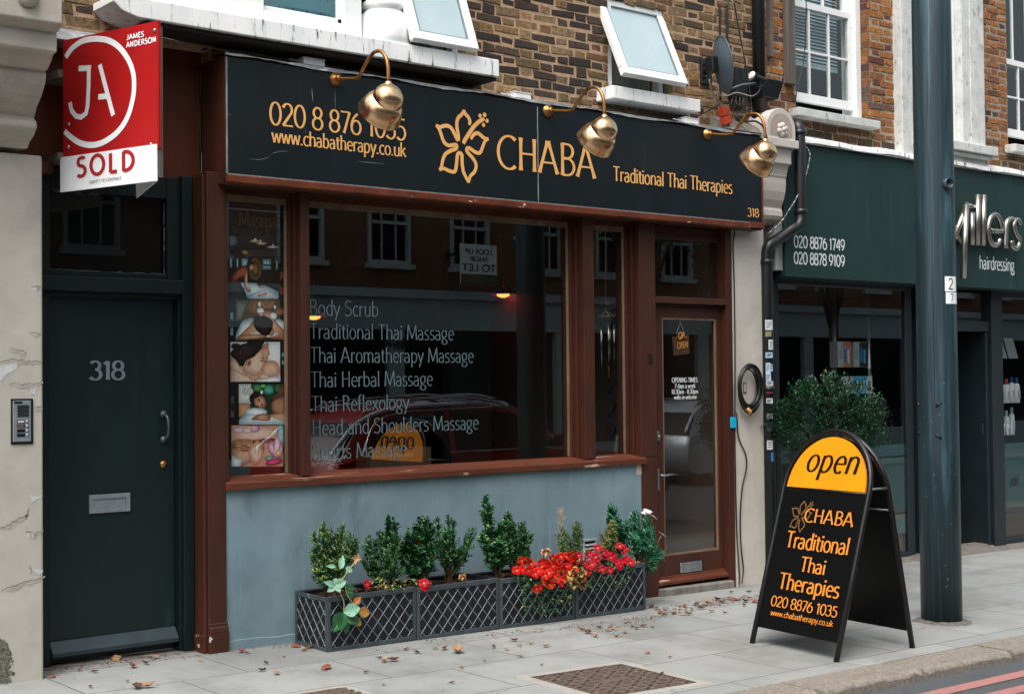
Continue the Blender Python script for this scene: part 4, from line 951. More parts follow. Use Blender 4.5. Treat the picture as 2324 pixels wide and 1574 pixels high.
# scuffs on the panel
mb = MB(); C2 = crop(700, 0, 2.249)
def scuff(pts, w_=.0012):
    P_ = [F(*C2(*p), FY-.0006) for p in pts]; prev = None
    for i, q in enumerate(P_):
        h = w_*(1 if 0 < i < len(P_)-1 else .3); cur = (mb.av(q+Vector((h*.7, 0, h))), mb.av(q-Vector((h*.7, 0, h))))
        if prev: mb.idx((prev[0], cur[0], cur[1], prev[1]))
        prev = cur
scuff([(592,615),(596,660),(600,708)], .003); scuff([(754,612),(755,700),(756,780)], .0016); scuff([(160,1105),(230,1110),(290,1095),(320,1065),(370,1052),(430,1050)]); scuff([(910,1122),(980,1128),(1100,1138)], .0014); scuff([(0,795),(28,797)], .003); scuff([(545,885),(550,930)], .002)
mb.build('scuff', mat('pale_scuff', '#7f8d92', None, .6), pn)
# the room behind the glass
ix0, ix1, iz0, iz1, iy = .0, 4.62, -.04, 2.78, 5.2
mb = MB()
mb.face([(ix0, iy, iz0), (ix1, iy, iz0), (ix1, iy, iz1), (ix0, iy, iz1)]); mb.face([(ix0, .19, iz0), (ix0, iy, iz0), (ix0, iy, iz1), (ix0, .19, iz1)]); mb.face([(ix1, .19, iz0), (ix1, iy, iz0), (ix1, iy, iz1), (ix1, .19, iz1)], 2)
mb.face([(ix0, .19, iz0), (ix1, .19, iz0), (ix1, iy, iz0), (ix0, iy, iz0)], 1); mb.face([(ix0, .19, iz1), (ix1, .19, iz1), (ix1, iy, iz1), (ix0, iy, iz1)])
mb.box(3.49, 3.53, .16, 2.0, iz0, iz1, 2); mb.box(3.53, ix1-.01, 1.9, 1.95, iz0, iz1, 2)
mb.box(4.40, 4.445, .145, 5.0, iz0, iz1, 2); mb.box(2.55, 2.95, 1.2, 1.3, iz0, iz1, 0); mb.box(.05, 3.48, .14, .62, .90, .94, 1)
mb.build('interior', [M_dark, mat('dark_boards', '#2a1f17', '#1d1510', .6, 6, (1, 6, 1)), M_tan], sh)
# ================================================================ the salon next door
sal = thing('shopfront', 'dark green salon front with metal lettering and dim glass window, right of the downpipe', 'shopfront', (7.0, .2, -.11))
SY = -.02; sx0 = F(1783, 623, SY).x; sz0, sz1 = 2.40, 3.505; sx1 = 11.4
M_sfas = mat('green_sign_panel', '#1a3634', '#152e2c', 0.55, 4, (1, 1, .1), spec=.3, marks=[('#2f5f57', 9, (1.5, 1, .06), .58, .95), ('#13201f', 14, (1, 1, .6), .73, .78)])
sxa = F(2303, 500, SY).x
mb = MB(); mb.box(sx0, sxa-.002, SY, .22, sz0, sz1); mb.box(sxa+.002, sx1, SY, .2201, sz0, sz1)
sf = mb.build('sign_panel', M_sfas, sal, bevel=.003)
for s, u0, v0, u1, v1 in (('020 8876 1749', 1802, 561, 1917, 569), ('020 8878 9109', 1802, 598, 1917, 605)):
    mb = MB(); sign_text(mb, s, u0, v0, u1, v1, SY-.002, .095, thick=.14, thin=.13, flare=0); mb.build('lettering', M_whitev, sf)
mb = MB(); sign_text(mb, 'hairdressing', 2223, 606, 2302, 619, SY-.002, .125, thick=.12, thin=.11, flare=0, track=.02); mb.build('lettering', M_whitev, sf)
M_letter = mat('satin_steel_letters', '#b9b7ae', '#94938c', .3, 9, (1, 1, .15), metal=.95)
CM = crop(2764, 560, 3.5775); MY = SY - .07
def mp(x, y, y_=MY): return F(*CM(x, y), y_)
def bar(pts, r, nm='letter'):
    m = MB(); m.tube(pts, r, 14); m.build(nm, M_letter, sf)
tr = .027
bar([mp(655, 640), mp(800, 245)], .028); bar([mp(470, 250, MY+.045), mp(733, 678, MY+.045)], .025); bar([mp(760, 1076, MY-.03), mp(790, 260, MY-.03)], .027); bar([mp(480, 700, MY-.03), mp(470, 300, MY-.03)], .024)
bar([mp(800, 268, MY+.02), mp(890, 285, MY+.02)], .024)
bar([mp(852, 705), mp(854, 348)], tr); bar([mp(912, 708), mp(918, 148)], tr); bar([mp(972, 712), mp(986, 153)], tr)
bar(smooth_path([mp(1052, 545), mp(1180, 550), mp(1180, 480), mp(1150, 400), mp(1105, 368), mp(1055, 410), mp(1030, 530), mp(1050, 650), mp(1095, 705), mp(1140, 690), mp(1162, 645)], 6), .026)
bar(smooth_path([mp(1222, 742), mp(1228, 520), mp(1240, 450), mp(1275, 415), mp(1308, 420)], 6), .026)
bar(smooth_path([mp(1385, 480), mp(1365, 430), mp(1330, 435), mp(1316, 500), mp(1340, 580), mp(1372, 640), mp(1370, 710), mp(1335, 745), mp(1298, 715), mp(1288, 660)], 6), .026)
# frame, panes, door opening
WY = .25; wb = -.10
pz = F(1900, 652, WY).z
wx0, wx1 = F(1757, 900, WY).x, F(2062, 900, WY).x
qx0, qx1 = F(2062, 900, WY).x, F(2092, 900, WY).x
dx1s = F(2243, 900, WY).x; ex1 = F(2268, 900, WY).x
zf = F(2065, 1255, WY).z
M_sfr = mat('dark_teal_frame', '#172329', '#10191d', 0.45, 8, marks=[('#6d8490', 18, (1, 1, .1), .70, .78)])
mb = MB()
mb.box(wx0-.05, wx0+.03, WY-.04, WY+.06, wb-.1, sz0); mb.box(qx0-.05, qx0+.06, WY-.01, WY+.06, wb-.1, sz0); mb.box(qx1-.07, qx1+.0, WY-.06, WY+.06, wb-.1, sz0)
mb.box(wx0+.03, qx0-.05, WY-.035, WY+.06, wb-.1, zf+.02); mb.box(wx0+.03, qx0-.05, WY-.02, WY+.06, pz, sz0)
hz = F(2210, 728, WY).z; hz2 = F(2210, 752, WY).z
mb.box(qx1, dx1s, WY-.03, WY+.06, hz2, hz); mb.box(dx1s, ex1, WY-.05, WY+.07, wb-.1, sz0)
mb.box(dx1s-.06, dx1s-.001, WY-.02, WY+.5, wb-.1, hz2-.001)
mb.box(ex1, sx1, WY-.035, WY+.06, wb-.1, F(2300, 1218, WY).z); mb.box(ex1, sx1, WY-.02, WY+.06, pz-.02, sz0)
fs = mb.build('window_frame', M_sfr, sal, bevel=.006)
for (a, b, c, d) in ((wx0+.02, qx0-.04, zf, pz+.01), (ex1-.01, sx1, F(2300, 1220, WY).z, pz), (qx1-.01, dx1s+.01, hz-.01, pz+.02)):
    mb = MB(); mb.face([(a, WY+.01, c), (b, WY+.01, c), (b, WY+.01, d), (a, WY+.01, d)]); mb.build('window_pane', G_shop, sal)
fz_a, fz_b = F(1990, 1245, WY).z + .11, F(2000, 1010, WY).z
M_film = mat('frosted_film', '#375757', '#2f4e4e', 0.35, 3, (1, 1, .6), spec=.4)
mb = MB()
for k, (c, d) in enumerate(((fz_a, F(2000, 1172, WY).z), (F(2000, 1166, WY).z, F(2000, 1040, WY).z), (F(2000, 1036, WY).z, fz_b))): mb.box(wx0+.03, qx0-.05, WY+.014, WY+.018, c, d)
mb.box(ex1+.01, sx1, WY+.014, WY+.018, F(2300, 1150, WY).z, F(2300, 1005, WY).z)
ff = mb.build('frosted_film', M_film, sal)
mb = MB(); a = F(2292, 1102, WY); text(mb, 'cel', (a.x+.02, WY-.002, a.z), XA, ZA, NF, .11, thick=.12, thin=.05, flare=.2, slant=.2); mb.build('lettering', M_black, ff)
mb = MB(); mb.hexa([(wx0, -.1, -.4), (sx1, -.1, -.4), (sx1, .4, -.4), (wx0, .4, -.4), (wx0, .12, gz(wx0)+.004), (sx1, .12, gz(sx1)+.004), (sx1, .4, wb+.03), (wx0, .4, wb+.03)]); mb.build('plinth', mat('salon_plinth', '#6f6d66', '#55524c', .9, 14, bump=.4), sal)
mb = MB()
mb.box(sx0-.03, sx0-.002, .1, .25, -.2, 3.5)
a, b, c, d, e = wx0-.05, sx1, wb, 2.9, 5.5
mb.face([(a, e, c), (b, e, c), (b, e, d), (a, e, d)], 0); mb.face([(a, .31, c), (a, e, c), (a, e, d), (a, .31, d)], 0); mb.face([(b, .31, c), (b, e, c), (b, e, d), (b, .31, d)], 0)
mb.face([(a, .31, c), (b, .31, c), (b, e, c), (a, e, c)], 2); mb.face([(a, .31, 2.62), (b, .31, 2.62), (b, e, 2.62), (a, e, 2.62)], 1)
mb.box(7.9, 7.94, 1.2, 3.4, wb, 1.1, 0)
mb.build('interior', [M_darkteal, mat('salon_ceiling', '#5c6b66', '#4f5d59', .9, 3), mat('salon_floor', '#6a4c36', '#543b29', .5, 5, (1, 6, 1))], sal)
# glass shelves with stock in the first window
def stand(u0, u1, v0, v1, y, name, label):
    t = thing(name, label, 'display shelf', F((u0+u1)/2, v1, y)); return t
YS = .62
st = stand(1892, 1971, 650, 1010, YS, 'display_shelf', 'glass shelves on two steel poles in the salon window behind the bush')
for u in (1893, 1971):
    a = F(u, 800, YS); mb = MB(); mb.tube([(a.x, YS, wb), (a.x, YS, 2.61)], .022, 12); mb.build('pole', M_steel, st)
for v in (836, 931, 1005):
    a, b = F(1862, v, YS-.1), F(1990, v, YS-.1); mb = MB(); mb.box(a.x-.06, b.x+.1, YS-.14, YS+.16, F(1930, v, YS-.1).z-.01, F(1930, v, YS-.1).z); mb.build('shelf', G_thin, st)
def carton(u0, u1, v0, v1, y, name, label, cols, group, split=.42, cat='box'):
    """printed carton standing on a shelf: pale side panel, coloured face with bottles drawn on it"""
    a, b = F(u0, v1, y), F(u1, v0, y); zsh = a.z
    m = MB(); m.box(a.x, b.x, y, y+.09, zsh, b.z, 0)
    w_ = b.x - a.x; xs = a.x + w_*split; h_ = b.z - zsh
    m.box(xs, b.x-.001, y-.0012, y-.0002, zsh+.003, b.z-.003, 1)
    m.box(xs+w_*.06, xs+w_*.22, y-.0024, y-.0014, zsh+h_*.2, b.z-h_*.25, 2); m.box(xs+w_*.30, xs+w_*.42, y-.0024, y-.0014, zsh+h_*.16, b.z-h_*.3, 3)
    m.lathe((xs+w_*.14, y-.0014, b.z-h_*.25), (0, -1, 0), [(0, w_*.05), (.001, w_*.05)], 10, 3)
    for k in range(4): m.box(a.x+w_*.08, a.x+w_*(split-.1), y-.0012, y-.0002, zsh+h_*(.35+.08*k), zsh+h_*(.37+.08*k), 4)
    o = m.build(name, cols, None, (a.x, y, zsh), bevel=.0); tag(o, label, cat, group); return o
C_grey = mat('pale_card', '#a9b2b3', None, .6); C_rust = mat('copper_print', '#a2543a', '#c98e78', .5, 20); C_blue = mat('blue_print', '#1f73b8', '#2f8fd0', .5, 14); C_cy = mat('sky_print', '#3aa5cf', '#57b7da', .5, 12); C_w = mat('white_card', '#d3dadb', None, .5); C_bk = mat('ink_print', '#22282c', None, .5)
carton(1902, 1931, 775, 833, YS-.08, 'product_box', 'copper and blue hair product box on the upper glass shelf', [C_grey, C_rust, C_blue, C_w, C_bk], 'boxes on the salon window shelves')
carton(1938, 1968, 776, 833, YS-.08, 'product_box', 'black and blue hair product box, upper shelf beside the copper one', [C_grey, C_bk, C_blue, C_cy, C_bk], 'boxes on the salon window shelves')
carton(1904, 1925, 854, 893, YS-.08, 'product_box', 'white carton with a dark bottle, leftmost on the lower glass shelf', [C_w, C_w, C_bk, C_bk, C_bk], 'boxes on the salon window shelves', .1)
carton(1931, 1952, 853, 893, YS-.08, 'product_box', 'wide sky blue carton with a grey side on the lower glass shelf', [C_grey, C_cy, C_bk, C_w, C_bk], 'boxes on the salon window shelves', .3)
carton(1953, 1966, 853, 893, YS-.08, 'product_box', 'slim sky blue carton between blue and white cartons on lower shelf', [C_cy, C_cy, C_bk, C_w, C_w], 'boxes on the salon window shelves', .2)
carton(1966.5, 1979, 853, 893, YS-.08, 'product_box', 'narrow white carton at the right end of the lower shelf', [C_w, C_w, C_bk, C_bk, C_cy], 'boxes on the salon window shelves', .3)
# shelves and bottles in the window beyond the lamp post
st2 = stand(2280, 2320, 700, 1000, .55, 'display_shelf', 'three glass shelves of bottles in the salon window right of its door')
a = F(2281, 800, .55); mb = MB(); mb.tube([(a.x, .6, wb), (a.x, .6, 2.61)], .016, 10); mb.build('pole', M_steel, st2)
for v in (813, 914, 986):
    z = F(2300, v, .5).z; mb = MB(); mb.box(F(2276, v, .5).x, F(2276, v, .5).x+1.0, .46, .72, z-.01, z); mb.build('shelf', G_thin, st2)
def bottle(u, v, h, r, capm, bodym, label, group='bottles in the right salon window', y=.55):
    p = F(u, v, .5); p = Vector((p.x, y, F(2300, v, .5).z)); m = MB()
    m.lathe(p, (0, 0, 1), [(0, r*.96), (.004, r), (h*.72, r), (h*.78, r*.6)], 14, 0); m.lathe(p+Vector((0, 0, h*.78)), (0, 0, 1), [(0, r*.58), (h*.2, r*.56), (h*.22, r*.5)], 12, 1)
    m.box(p.x-r*.55, p.x+r*.55, p.y-r-.0015, p.y-r*.8, p.z+h*.15, p.z+h*.5, 2)
    o = m.build('bottle', [bodym, capm, C_grey], None, p); tag(o, label, 'bottle', group)
C_or = mat('orange_cap', '#b8441f', None, .4); C_cb = mat('blue_cap', '#1c4f8f', None, .4)
for k, (u, h, r, cm) in enumerate(((2283, .25, .03, C_or), (2294, .25, .034, C_or), (2306, .27, .03, C_cb), (2317, .26, .034, C_cb))): bottle(u, 914, h, r, cm, C_w, 'white shampoo bottle with ' + ('an orange cap' if cm is C_or else 'a blue cap') + ' on the middle shelf by the salon door')
for k, (u, h, r, y) in enumerate(((2279, .27, .022, .6), (2289, .27, .024, .6), (2300, .25, .03, .58), (2312, .28, .03, .58), (2281, .16, .018, .52), (2291, .15, .018, .52))): bottle(u, 986, h, r, C_w, C_w, 'plain white bottle among those on the lowest shelf by the salon door', y=y)
def card(u0, u1, v0, v1, label, lean):
    a, b = F(u0, v1, .52), F(u1, v0, .52); zb_ = F(2300, 813, .5).z; m = MB()
    m.hexa([(a.x, .54, zb_), (b.x, .54, zb_), (b.x, .548, zb_), (a.x, .548, zb_), (a.x+lean, .6, zb_+b.z-a.z), (b.x+lean, .6, zb_+b.z-a.z), (b.x+lean, .608, zb_+b.z-a.z), (a.x+lean, .608, zb_+b.z-a.z)])
    tag(m.build('price_card', C_grey, None, (a.x, .54, zb_)), label, 'card')
card(2279, 2290, 760, 812, 'tall narrow leaflet leaning on the top shelf by the salon door', -.03)
card(2294, 2314, 760, 806, 'square printed card standing on the top shelf by the salon door', .0)
# styling chair seen through the open door
ch = thing('salon_chair', 'black styling chair with a chrome arm inside the open salon door', 'chair', (9.1, 1.4, wb))
YC = 1.4
CD = crop(2740, 860, 1.75)
def cp(x, y): return F(*CD(x, y), YC)
mb = MB(); mb.tube(smooth_path([cp(420, 985), cp(460, 968), cp(510, 968), cp(532, 1000), cp(510, 1060), cp(445, 1112)], 6), .022, 10); mb.build('arm', M_chrome, ch)
q = cp(430, 1120); q2 = cp(540, 1215)
mb = MB(); mb.box(q.x-.2, q2.x+.15, YC+.05, YC+.55, q2.z, q.z-.05); mb.build('seat', M_black, ch, bevel=.03, seg=3)
mb = MB(); t0, t1 = cp(400, 1110), cp(540, 880); mb.box(t0.x-.1, t1.x, YC+.5, YC+.58, t0.z, t1.z); mb.build('backrest', M_black, ch, bevel=.03, seg=3)
mb = MB(); mid = (q.x+q2.x)/2; mb.lathe((mid, YC+.3, wb), (0, 0, 1), [(0, .25), (.02, .24), (.04, .05), (q2.z-wb, .035)], 20); mb.build('base', M_chrome, ch)
# recessed ceiling lights in the salon
for (u, v, y, l) in ((1781, 709, 2.6, 'small lit downlight in the salon ceiling, nearest the downpipe'), (1938, 706, 3.2, 'small lit downlight in the salon ceiling above the glass shelves'), (2207, 694, 1.2, 'small lit downlight in the salon ceiling beyond the doorway')):
    p = F(u, v, y); m = MB(); z = 2.618; d_ = ray(u, v); t_ = (z - CAM[2])/d_[2]; p = Vector(CAM + d_*t_)
    m.lathe((p.x, p.y, 2.612), (0, 0, 1), [(0, .045), (.006, .05)], 16, 0); m.lathe((p.x, p.y, 2.606), (0, 0, 1), [(0, .032), (.005, .032)], 14, 1)
    tag(m.build('downlight', [M_steel, mat('downlight_glow', '#ffffff', emit=('#fff4e0', 9))], None, (p.x, p.y, 2.61)), l, 'light', 'downlights in the salon')
# ================================================================ street things
def PLN(u, v, p0, n):                      # pixel to a slanted plane through p0 with normal n
    d = Vector(ray(u, v)); c = Vector(CAM); n = Vector(n); return c + d*((Vector(p0) - c).dot(n)/d.dot(n))
# ---- wall lamps over the sign
LP = F(762, 180, FY)
wlamp = thing('wall_lamp', 'rusty brass swan neck lamp at the left, hanging over the phone number', 'wall lamp', LP, 'brass lamps over the black sign')
def lp(a, b): return LP + Vector((0, a, b))
mb = MB(); mb.lathe(lp(-.001, 0), (0, -1, 0), [(0, .046), (.006, .047), (.011, .036), (.018, .036), (.022, .022), (.036, .02), (.05, .016)], 24); mb.build('mount', M_brassrust, wlamp)
mb = MB(); mb.tube(smooth_path([lp(-.04, -.004), lp(-.13, -.02), lp(-.23, -.035), lp(-.275, -.02), lp(-.32, .02), lp(-.375, .06), lp(-.43, .088), lp(-.50, .08), lp(-.55, .035), lp(-.572, -.03), lp(-.575, -.115)], 5), .0115, 12); mb.build('arm', M_brassrust, wlamp)
mb = MB(); mb.lathe(lp(-.575, -.112), (0, 0, -1), [(0, .016), (.004, .021), (.045, .033), (.05, .036)], 20); mb.build('collar', M_brass, wlamp)
axv = Vector((0, .78, -.62)).normalized(); cc = lp(-.572, -.212); KS = .95
mb = MB(); mb.lathe(cc - axv*.075*KS, axv, [(d*KS, r*KS) for d, r in [(-.014, .002), (-.01, .030), (.002, .056), (.02, .077), (.045, .092), (.075, .099), (.1, .097), (.108, .092)]], 32); mb.build('cap', M_brass, wlamp)
mb = MB(); s0 = cc + axv*.010
mb.lathe(s0, axv, [(d*KS, r*KS) for d, r in [(.0, .088), (.008, .101), (.024, .116), (.05, .129), (.08, .137), (.112, .140), (.122, .145), (.127, .144), (.122, .138), (.08, .131), (.05, .121), (.02, .095)]], 40, caps=False); mb.build('shade', M_brass, wlamp)
mb = MB(); mb.lathe(s0 + axv*.03, axv, [(0, .026), (.03, .03), (.05, .022), (.06, .002)], 16); mb.build('bulb', mat('unlit_bulb', '#c9ccc8', None, .2), wlamp)
for (u, v, l) in ((1243, 252, 'brass swan neck lamp in the middle, hanging over the last letter of the name'), (1605, 305, 'brass swan neck lamp at the right end, above the small sign number')):
    o = copy_tree(wlamp); o.location = F(u, v, FY); o['label'] = l
# ---- white junction boxes and orange coupler on the sign top
for k, (u, v, l) in enumerate(((706, 143, 'small white cable box on the lead above the first lamp'), (1178, 219, 'small white cable box on the lead beside the middle lamp'), (1562, 276, 'small white cable box on the lead below the right window sill'))):
    p = F(u, v, -.06); m = MB(); m.box(p.x-.075, p.x+.075, -.10, -.02, p.z-.022, p.z+.016); m.box(p.x-.08, p.x+.08, -.105, -.015, p.z+.017, p.z+.023); m.tube([(p.x-.075, -.06, p.z), (p.x-.14, -.03, p.z+.01)], .006, 6)
    tag(m.build('cable_box', M_white, None, (p.x, -.06, p.z), bevel=.004), l, 'cable box')
CS = crop(2080, 80, 3.9354)
def sp_(x, y, d=0.0): return F(*CS(x, y), d)
t = thing('cable_coupler', 'orange plastic cable coupler hanging under the satellite dish', 'coupler', sp_(630, 1200, 0))
mb = MB(); a, b = sp_(600, 985, -.08), sp_(655, 1210, -.08); dv = (b-a); sv_ = Vector((dv.z, 0, -dv.x)).normalized()
for (q0, q1, w_) in ((0, .1, .026), (.101, .46, .04), (.461, .53, .03), (.531, .92, .04), (.921, 1, .026)):
    p0, p1 = a + dv*q0, a + dv*q1; dd_ = Vector((0, w_*.75, 0)); mb.hexa([p0-sv_*w_-dd_, p0+sv_*w_-dd_, p0+sv_*w_+dd_, p0-sv_*w_+dd_, p1-sv_*w_-dd_, p1+sv_*w_-dd_, p1+sv_*w_+dd_, p1-sv_*w_+dd_])
mb.build('body', M_orange, t, bevel=.008, seg=2)
mb = MB(); mb.tube(smooth_path([sp_(440, 650, -.02), sp_(465, 780, -.02), sp_(540, 900, -.02), sp_(600, 1000, -.02)], 6), .008, 6); mb.build('lead', mat('grey_cable', '#8d8478', None, .6), t)
# ---- satellite dish
dish = thing('satellite_dish', 'dark grey satellite dish on the brick wall above the right end of the sign', 'satellite dish', sp_(420, 560, YB))
pc = sp_(610, 470, -.2); half = (sp_(520, 110, -.2).z - sp_(620, 815, -.2).z)/2
axd = Vector((.87, -.44, .16)).normalized()
M_dish = mat('grey_dish', '#4b5a64', '#414e57', 0.45, 6)
up_ = (Vector((0, 0, 1)) - axd*axd.z).normalized(); sd2 = axd.cross(up_)
mb = MB(); nr, na = 7, 36; ringv = []
for i in range(nr+1):
    q = i/nr; ringv.append([mb.av(pc + up_*(half*q*math.sin(2*math.pi*j/na)) + sd2*(half*.84*q*math.cos(2*math.pi*j/na)) + axd*(.055*q*q - .055)) for j in range(na)])
for i in range(nr):
    for j in range(na): mb.idx((ringv[i][j], ringv[i][(j+1) % na], ringv[i+1][(j+1) % na], ringv[i+1][j]), 0, True)
rim = [mb.v[k] for k in ringv[-1]]
mb.tube(rim + [rim[0]], .006, 6, cap=False); mb.build('reflector', M_dish, dish)
lnb = sp_(1000, 620, -.28)
mb = MB(); lo_ = pc - up_*half*.92; mb.tube([lo_, lo_.lerp(lnb, .5)+Vector((0, 0, -.012)), lnb+Vector((0, 0, -.05))], .011, 6); mb.build('arm', M_dish, dish)
mb = MB(); e = (pc - lnb).normalized(); mb.lathe(lnb + e*.03, -e, [(0, .03), (.02, .034), (.028, .02), (.1, .022), (.11, .026), (.13, .02)], 14, 0); mb.lathe(lnb + e*.045, -e, [(0, .028), (.015, .034), (.018, .033)], 14, 1); mb.box(lnb.x+.03, lnb.x+.075, lnb.y-.02, lnb.y+.03, lnb.z-.07, lnb.z-.005, 0); mb.build('receiver', [M_blackpl, M_white], dish)
mb = MB(); bk = pc - axd*.06; wp = sp_(400, 560, YB-.01); mb.tube([bk, bk.lerp(wp, .5), wp], .024, 8); mb.box(wp.x-.06, wp.x+.06, YB-.02, YB+.004, wp.z-.1, wp.z+.1); mb.box(bk.x-.07, bk.x+.0, bk.y-.03, bk.y+.05, bk.z-.06, bk.z+.06)
for z in (-.05, .05): mb.lathe((wp.x-.03, YB-.02, wp.z+z), (0, -1, 0), [(0, .012), (.03, .012)], 8)
mb.build('bracket', M_blackpl, dish, bevel=.004)
M_cabl = mat('pale_cable', '#8f8d88', None, .5)
mb = MB(); mb.tube(smooth_path([lnb+Vector((.06, 0, -.06)), sp_(1040, 800, -.25), sp_(960, 855, -.2), sp_(850, 830, -.15), sp_(760, 815, -.12), sp_(640, 855, -.1), sp_(560, 840, -.08), sp_(530, 780, -.06), sp_(540, 730, -.03)], 6), .005, 6); mb.build('cable', M_cabl, dish)
# ---- downpipe with hopper between the buildings
dp = thing('drainpipe', 'black cast iron drainpipe with a hopper, beside the satellite dish', 'drainpipe', F(1722, 262, .0))
mb = MB(); a = F(1722, 100, .0); pr2 = .052; mb.tube([(a.x, .0, sp_(1030, 1050, 0).z), (a.x, .0, 6.2)], pr2, 20); mb.build('pipe', M_ironpipe, dp)
mb = MB(); h0, h1, h2 = sp_(1090, 900, 0), sp_(1090, 680, 0), sp_(1090, 870, 0); mb.hexa([(a.x-.06, -.09, h0.z), (a.x+.13, -.09, h0.z), (a.x+.13, .07, h0.z), (a.x-.06, .07, h0.z), (a.x-.09, -.12, h1.z), (a.x+.17, -.12, h1.z), (a.x+.17, .07, h1.z), (a.x-.09, .07, h1.z)]); mb.build('hopper', M_ironpipe, dp, bevel=.006)
mb = MB()
for z in (sp_(0, 1000, 0).z, sp_(0, 970, 0).z+.01): mb.lathe((a.x, 0, z), (0, 0, 1), [(0, pr2+.002), (.004, pr2+.014), (.03, pr2+.014), (.034, pr2+.002)], 20)
mb.build('collar', M_ironpipe, dp)
ut = thing('utility_box', 'dark grey cable box half hidden behind the satellite dish', 'utility box', sp_(820, 840, .03))
mb = MB(); q0, q1 = sp_(740, 860, .0), sp_(890, 530, .0); mb.box(q0.x, q1.x, -.02, YB-.004, q0.z, q1.z); mb.build('case', M_blackpl, ut, bevel=.008, seg=2)
mb = MB(); rl = random.Random(31)
for i in range(9):
    p = [sp_(740+18*i, 850, -.01), sp_(745+rl.uniform(-40, 40)+15*i, 940, -.02-.01*(i % 3)), sp_(790+rl.uniform(-60, 60), 1000, -.03), sp_(850+rl.uniform(-40, 60), 1040, -.02)]
    mb.tube(smooth_path(p, 4), .004, 5)
mb.build('cable_tail', M_blackpl, ut)
# ---- cables on the brick and over the console
def cable(name, label, pts, r, m, n=6, group=None):
    mb_ = MB(); P_ = smooth_path(pts, n); mb_.tube(P_, r, 6); tag(mb_.build(name, m, None, P_[-1]), label, 'cable', group)
cable('cable', 'thick black cable dropping straight behind the satellite dish', [sp_(655, -300, .06), sp_(655, 0, .06), sp_(660, 230, .06), sp_(700, 540, .06)], .012, M_blackpl)
cable('cable', 'black cable on the bricks left of the dish edge', [sp_(565, -300, .065), sp_(568, 0, .065), sp_(570, 200, .065), sp_(575, 560, .065), sp_(575, 900, .06)], .009, M_blackpl)
cable('cable', 'thin black wire crossing down from the eaves to the cement capping', [sp_(740, -300, -.02), sp_(790, 0, -.02), sp_(860, 370, -.04), sp_(920, 720, -.06), sp_(950, 1000, -.08), sp_(950, 1100, -.1)], .006, M_blackpl)
cable('cable', 'tangled black wires lying over the cement beside the pale console', [sp_(960, 1030, -.06), sp_(830, 1040, -.08), sp_(765, 1090, -.1), sp_(800, 1150, -.11), sp_(900, 1165, -.12), sp_(1000, 1160, -.13), sp_(1080, 1210, -.14), sp_(1120, 1290, -.16), sp_(1140, 1400, -.17), sp_(1140, 1560, -.18)], .008, M_blackpl)
cable('cable', 'loose black loop of wire above the cement capping', [sp_(600, 940, .05), sp_(680, 945, .03), sp_(740, 900, .03), sp_(790, 800, .04)], .005, M_blackpl)
cable('cable', 'black cable running along the bricks under the right window sill', [sp_(0, 1180, .05), sp_(150, 1130, .05), sp_(330, 1080, .06), sp_(500, 990, .06), sp_(580, 940, .06)], .006, M_blackpl)
cable('cable', 'black wire curling over the bricks beside the middle lamp', [F(1322, 185, .06), F(1318, 225, .05), F(1313, 262, .04), F(1325, 310, -.02), F(1345, 335, -.09)], .005, M_blackpl)
cable('cable', 'black cable sagging along the top of the black sign', [F(1140, 272/1.36*1.2, .06), F(1180, 276/1.36*1.15, .05), F(1240, 236, .05), F(1300, 250, .05), F(1345, 262, .04)], .005, M_blackpl)
cable('cable', 'thin black wire looping from the sash window sill', [F(1830, -40, .06), F(1829, 60, .06), F(1824, 140, .05), F(1812, 190, .05), F(1806, 235, .05), F(1822, 245, .02)], .005, M_blackpl)
CK = crop(2260, 320, 2.7137)
cable('cable', 'pale twisted wire looping from the salon sign down to the pilaster', [F(*CK(600, 330), -.06), F(*CK(650, 400), -.09), F(*CK(655, 460), -.1), F(*CK(625, 600), -.11), F(*CK(560, 760), -.12), F(*CK(480, 900), -.12), F(*CK(400, 1010), -.1), F(*CK(300, 1100), -.03)], .006, mat('twisted_wire', '#b4b8b5', '#2d3233', .6, 60, (1, 1, 1), lo=.48, hi=.52))
cable('cable', 'black cable down the brown return of the sign box', [F(470, 110, -.02), SX(452, 118, fx0-.006), SX(450, 135, fx0-.007), SX(456, 180, fx0-.006), SX(453, 250, fx0-.006), SX(455, 330, fx0-.006), SX(453, 400, fx0-.006)], .007, M_blackpl)
cable('cable', 'thin grey wire from the sold board to the sign', [F(366, 85, -.3), F(420, 97, -.05), F(470, 108, .0), F(520, 118, -.1)], .002, mat('grey_cable', '#8d8478'))
# ---- salon downpipe with stickers
p2 = thing('drainpipe', 'black plastic drainpipe covered in stickers between pilaster and salon window', 'drainpipe', GR(1745, 1330))
dy = -.11; x1 = F(1816, 400, dy).x; x2 = F(1744, 900, -.02).x
zA, zB = F(*CK(570, 1030), dy).z, F(*CK(280, 1180), -.02).z
pts = smooth_path([(x1, dy+.1, F(*CK(570, 205), dy).z+.02), (x1, dy+.02, F(*CK(570, 200), dy).z+.012), (x1, dy, F(*CK(570, 250), dy).z)], 5) + [(x1, dy, zA+.1)] + smooth_path([(x1, dy, zA+.06), (x1-.03, dy+.005, zA+.005), (x1-.1, dy+.02, zA-.03)], 4) + smooth_path([(x2+.12, -.04, zB+.045), (x2+.02, -.03, zB-.01), (x2, -.02, zB-.07)], 4) + [(x2, -.02, -.09)]
mb = MB(); mb.tube(pts, .047, 18); pp = mb.build('pipe', M_ironpipe, p2)
mb = MB()
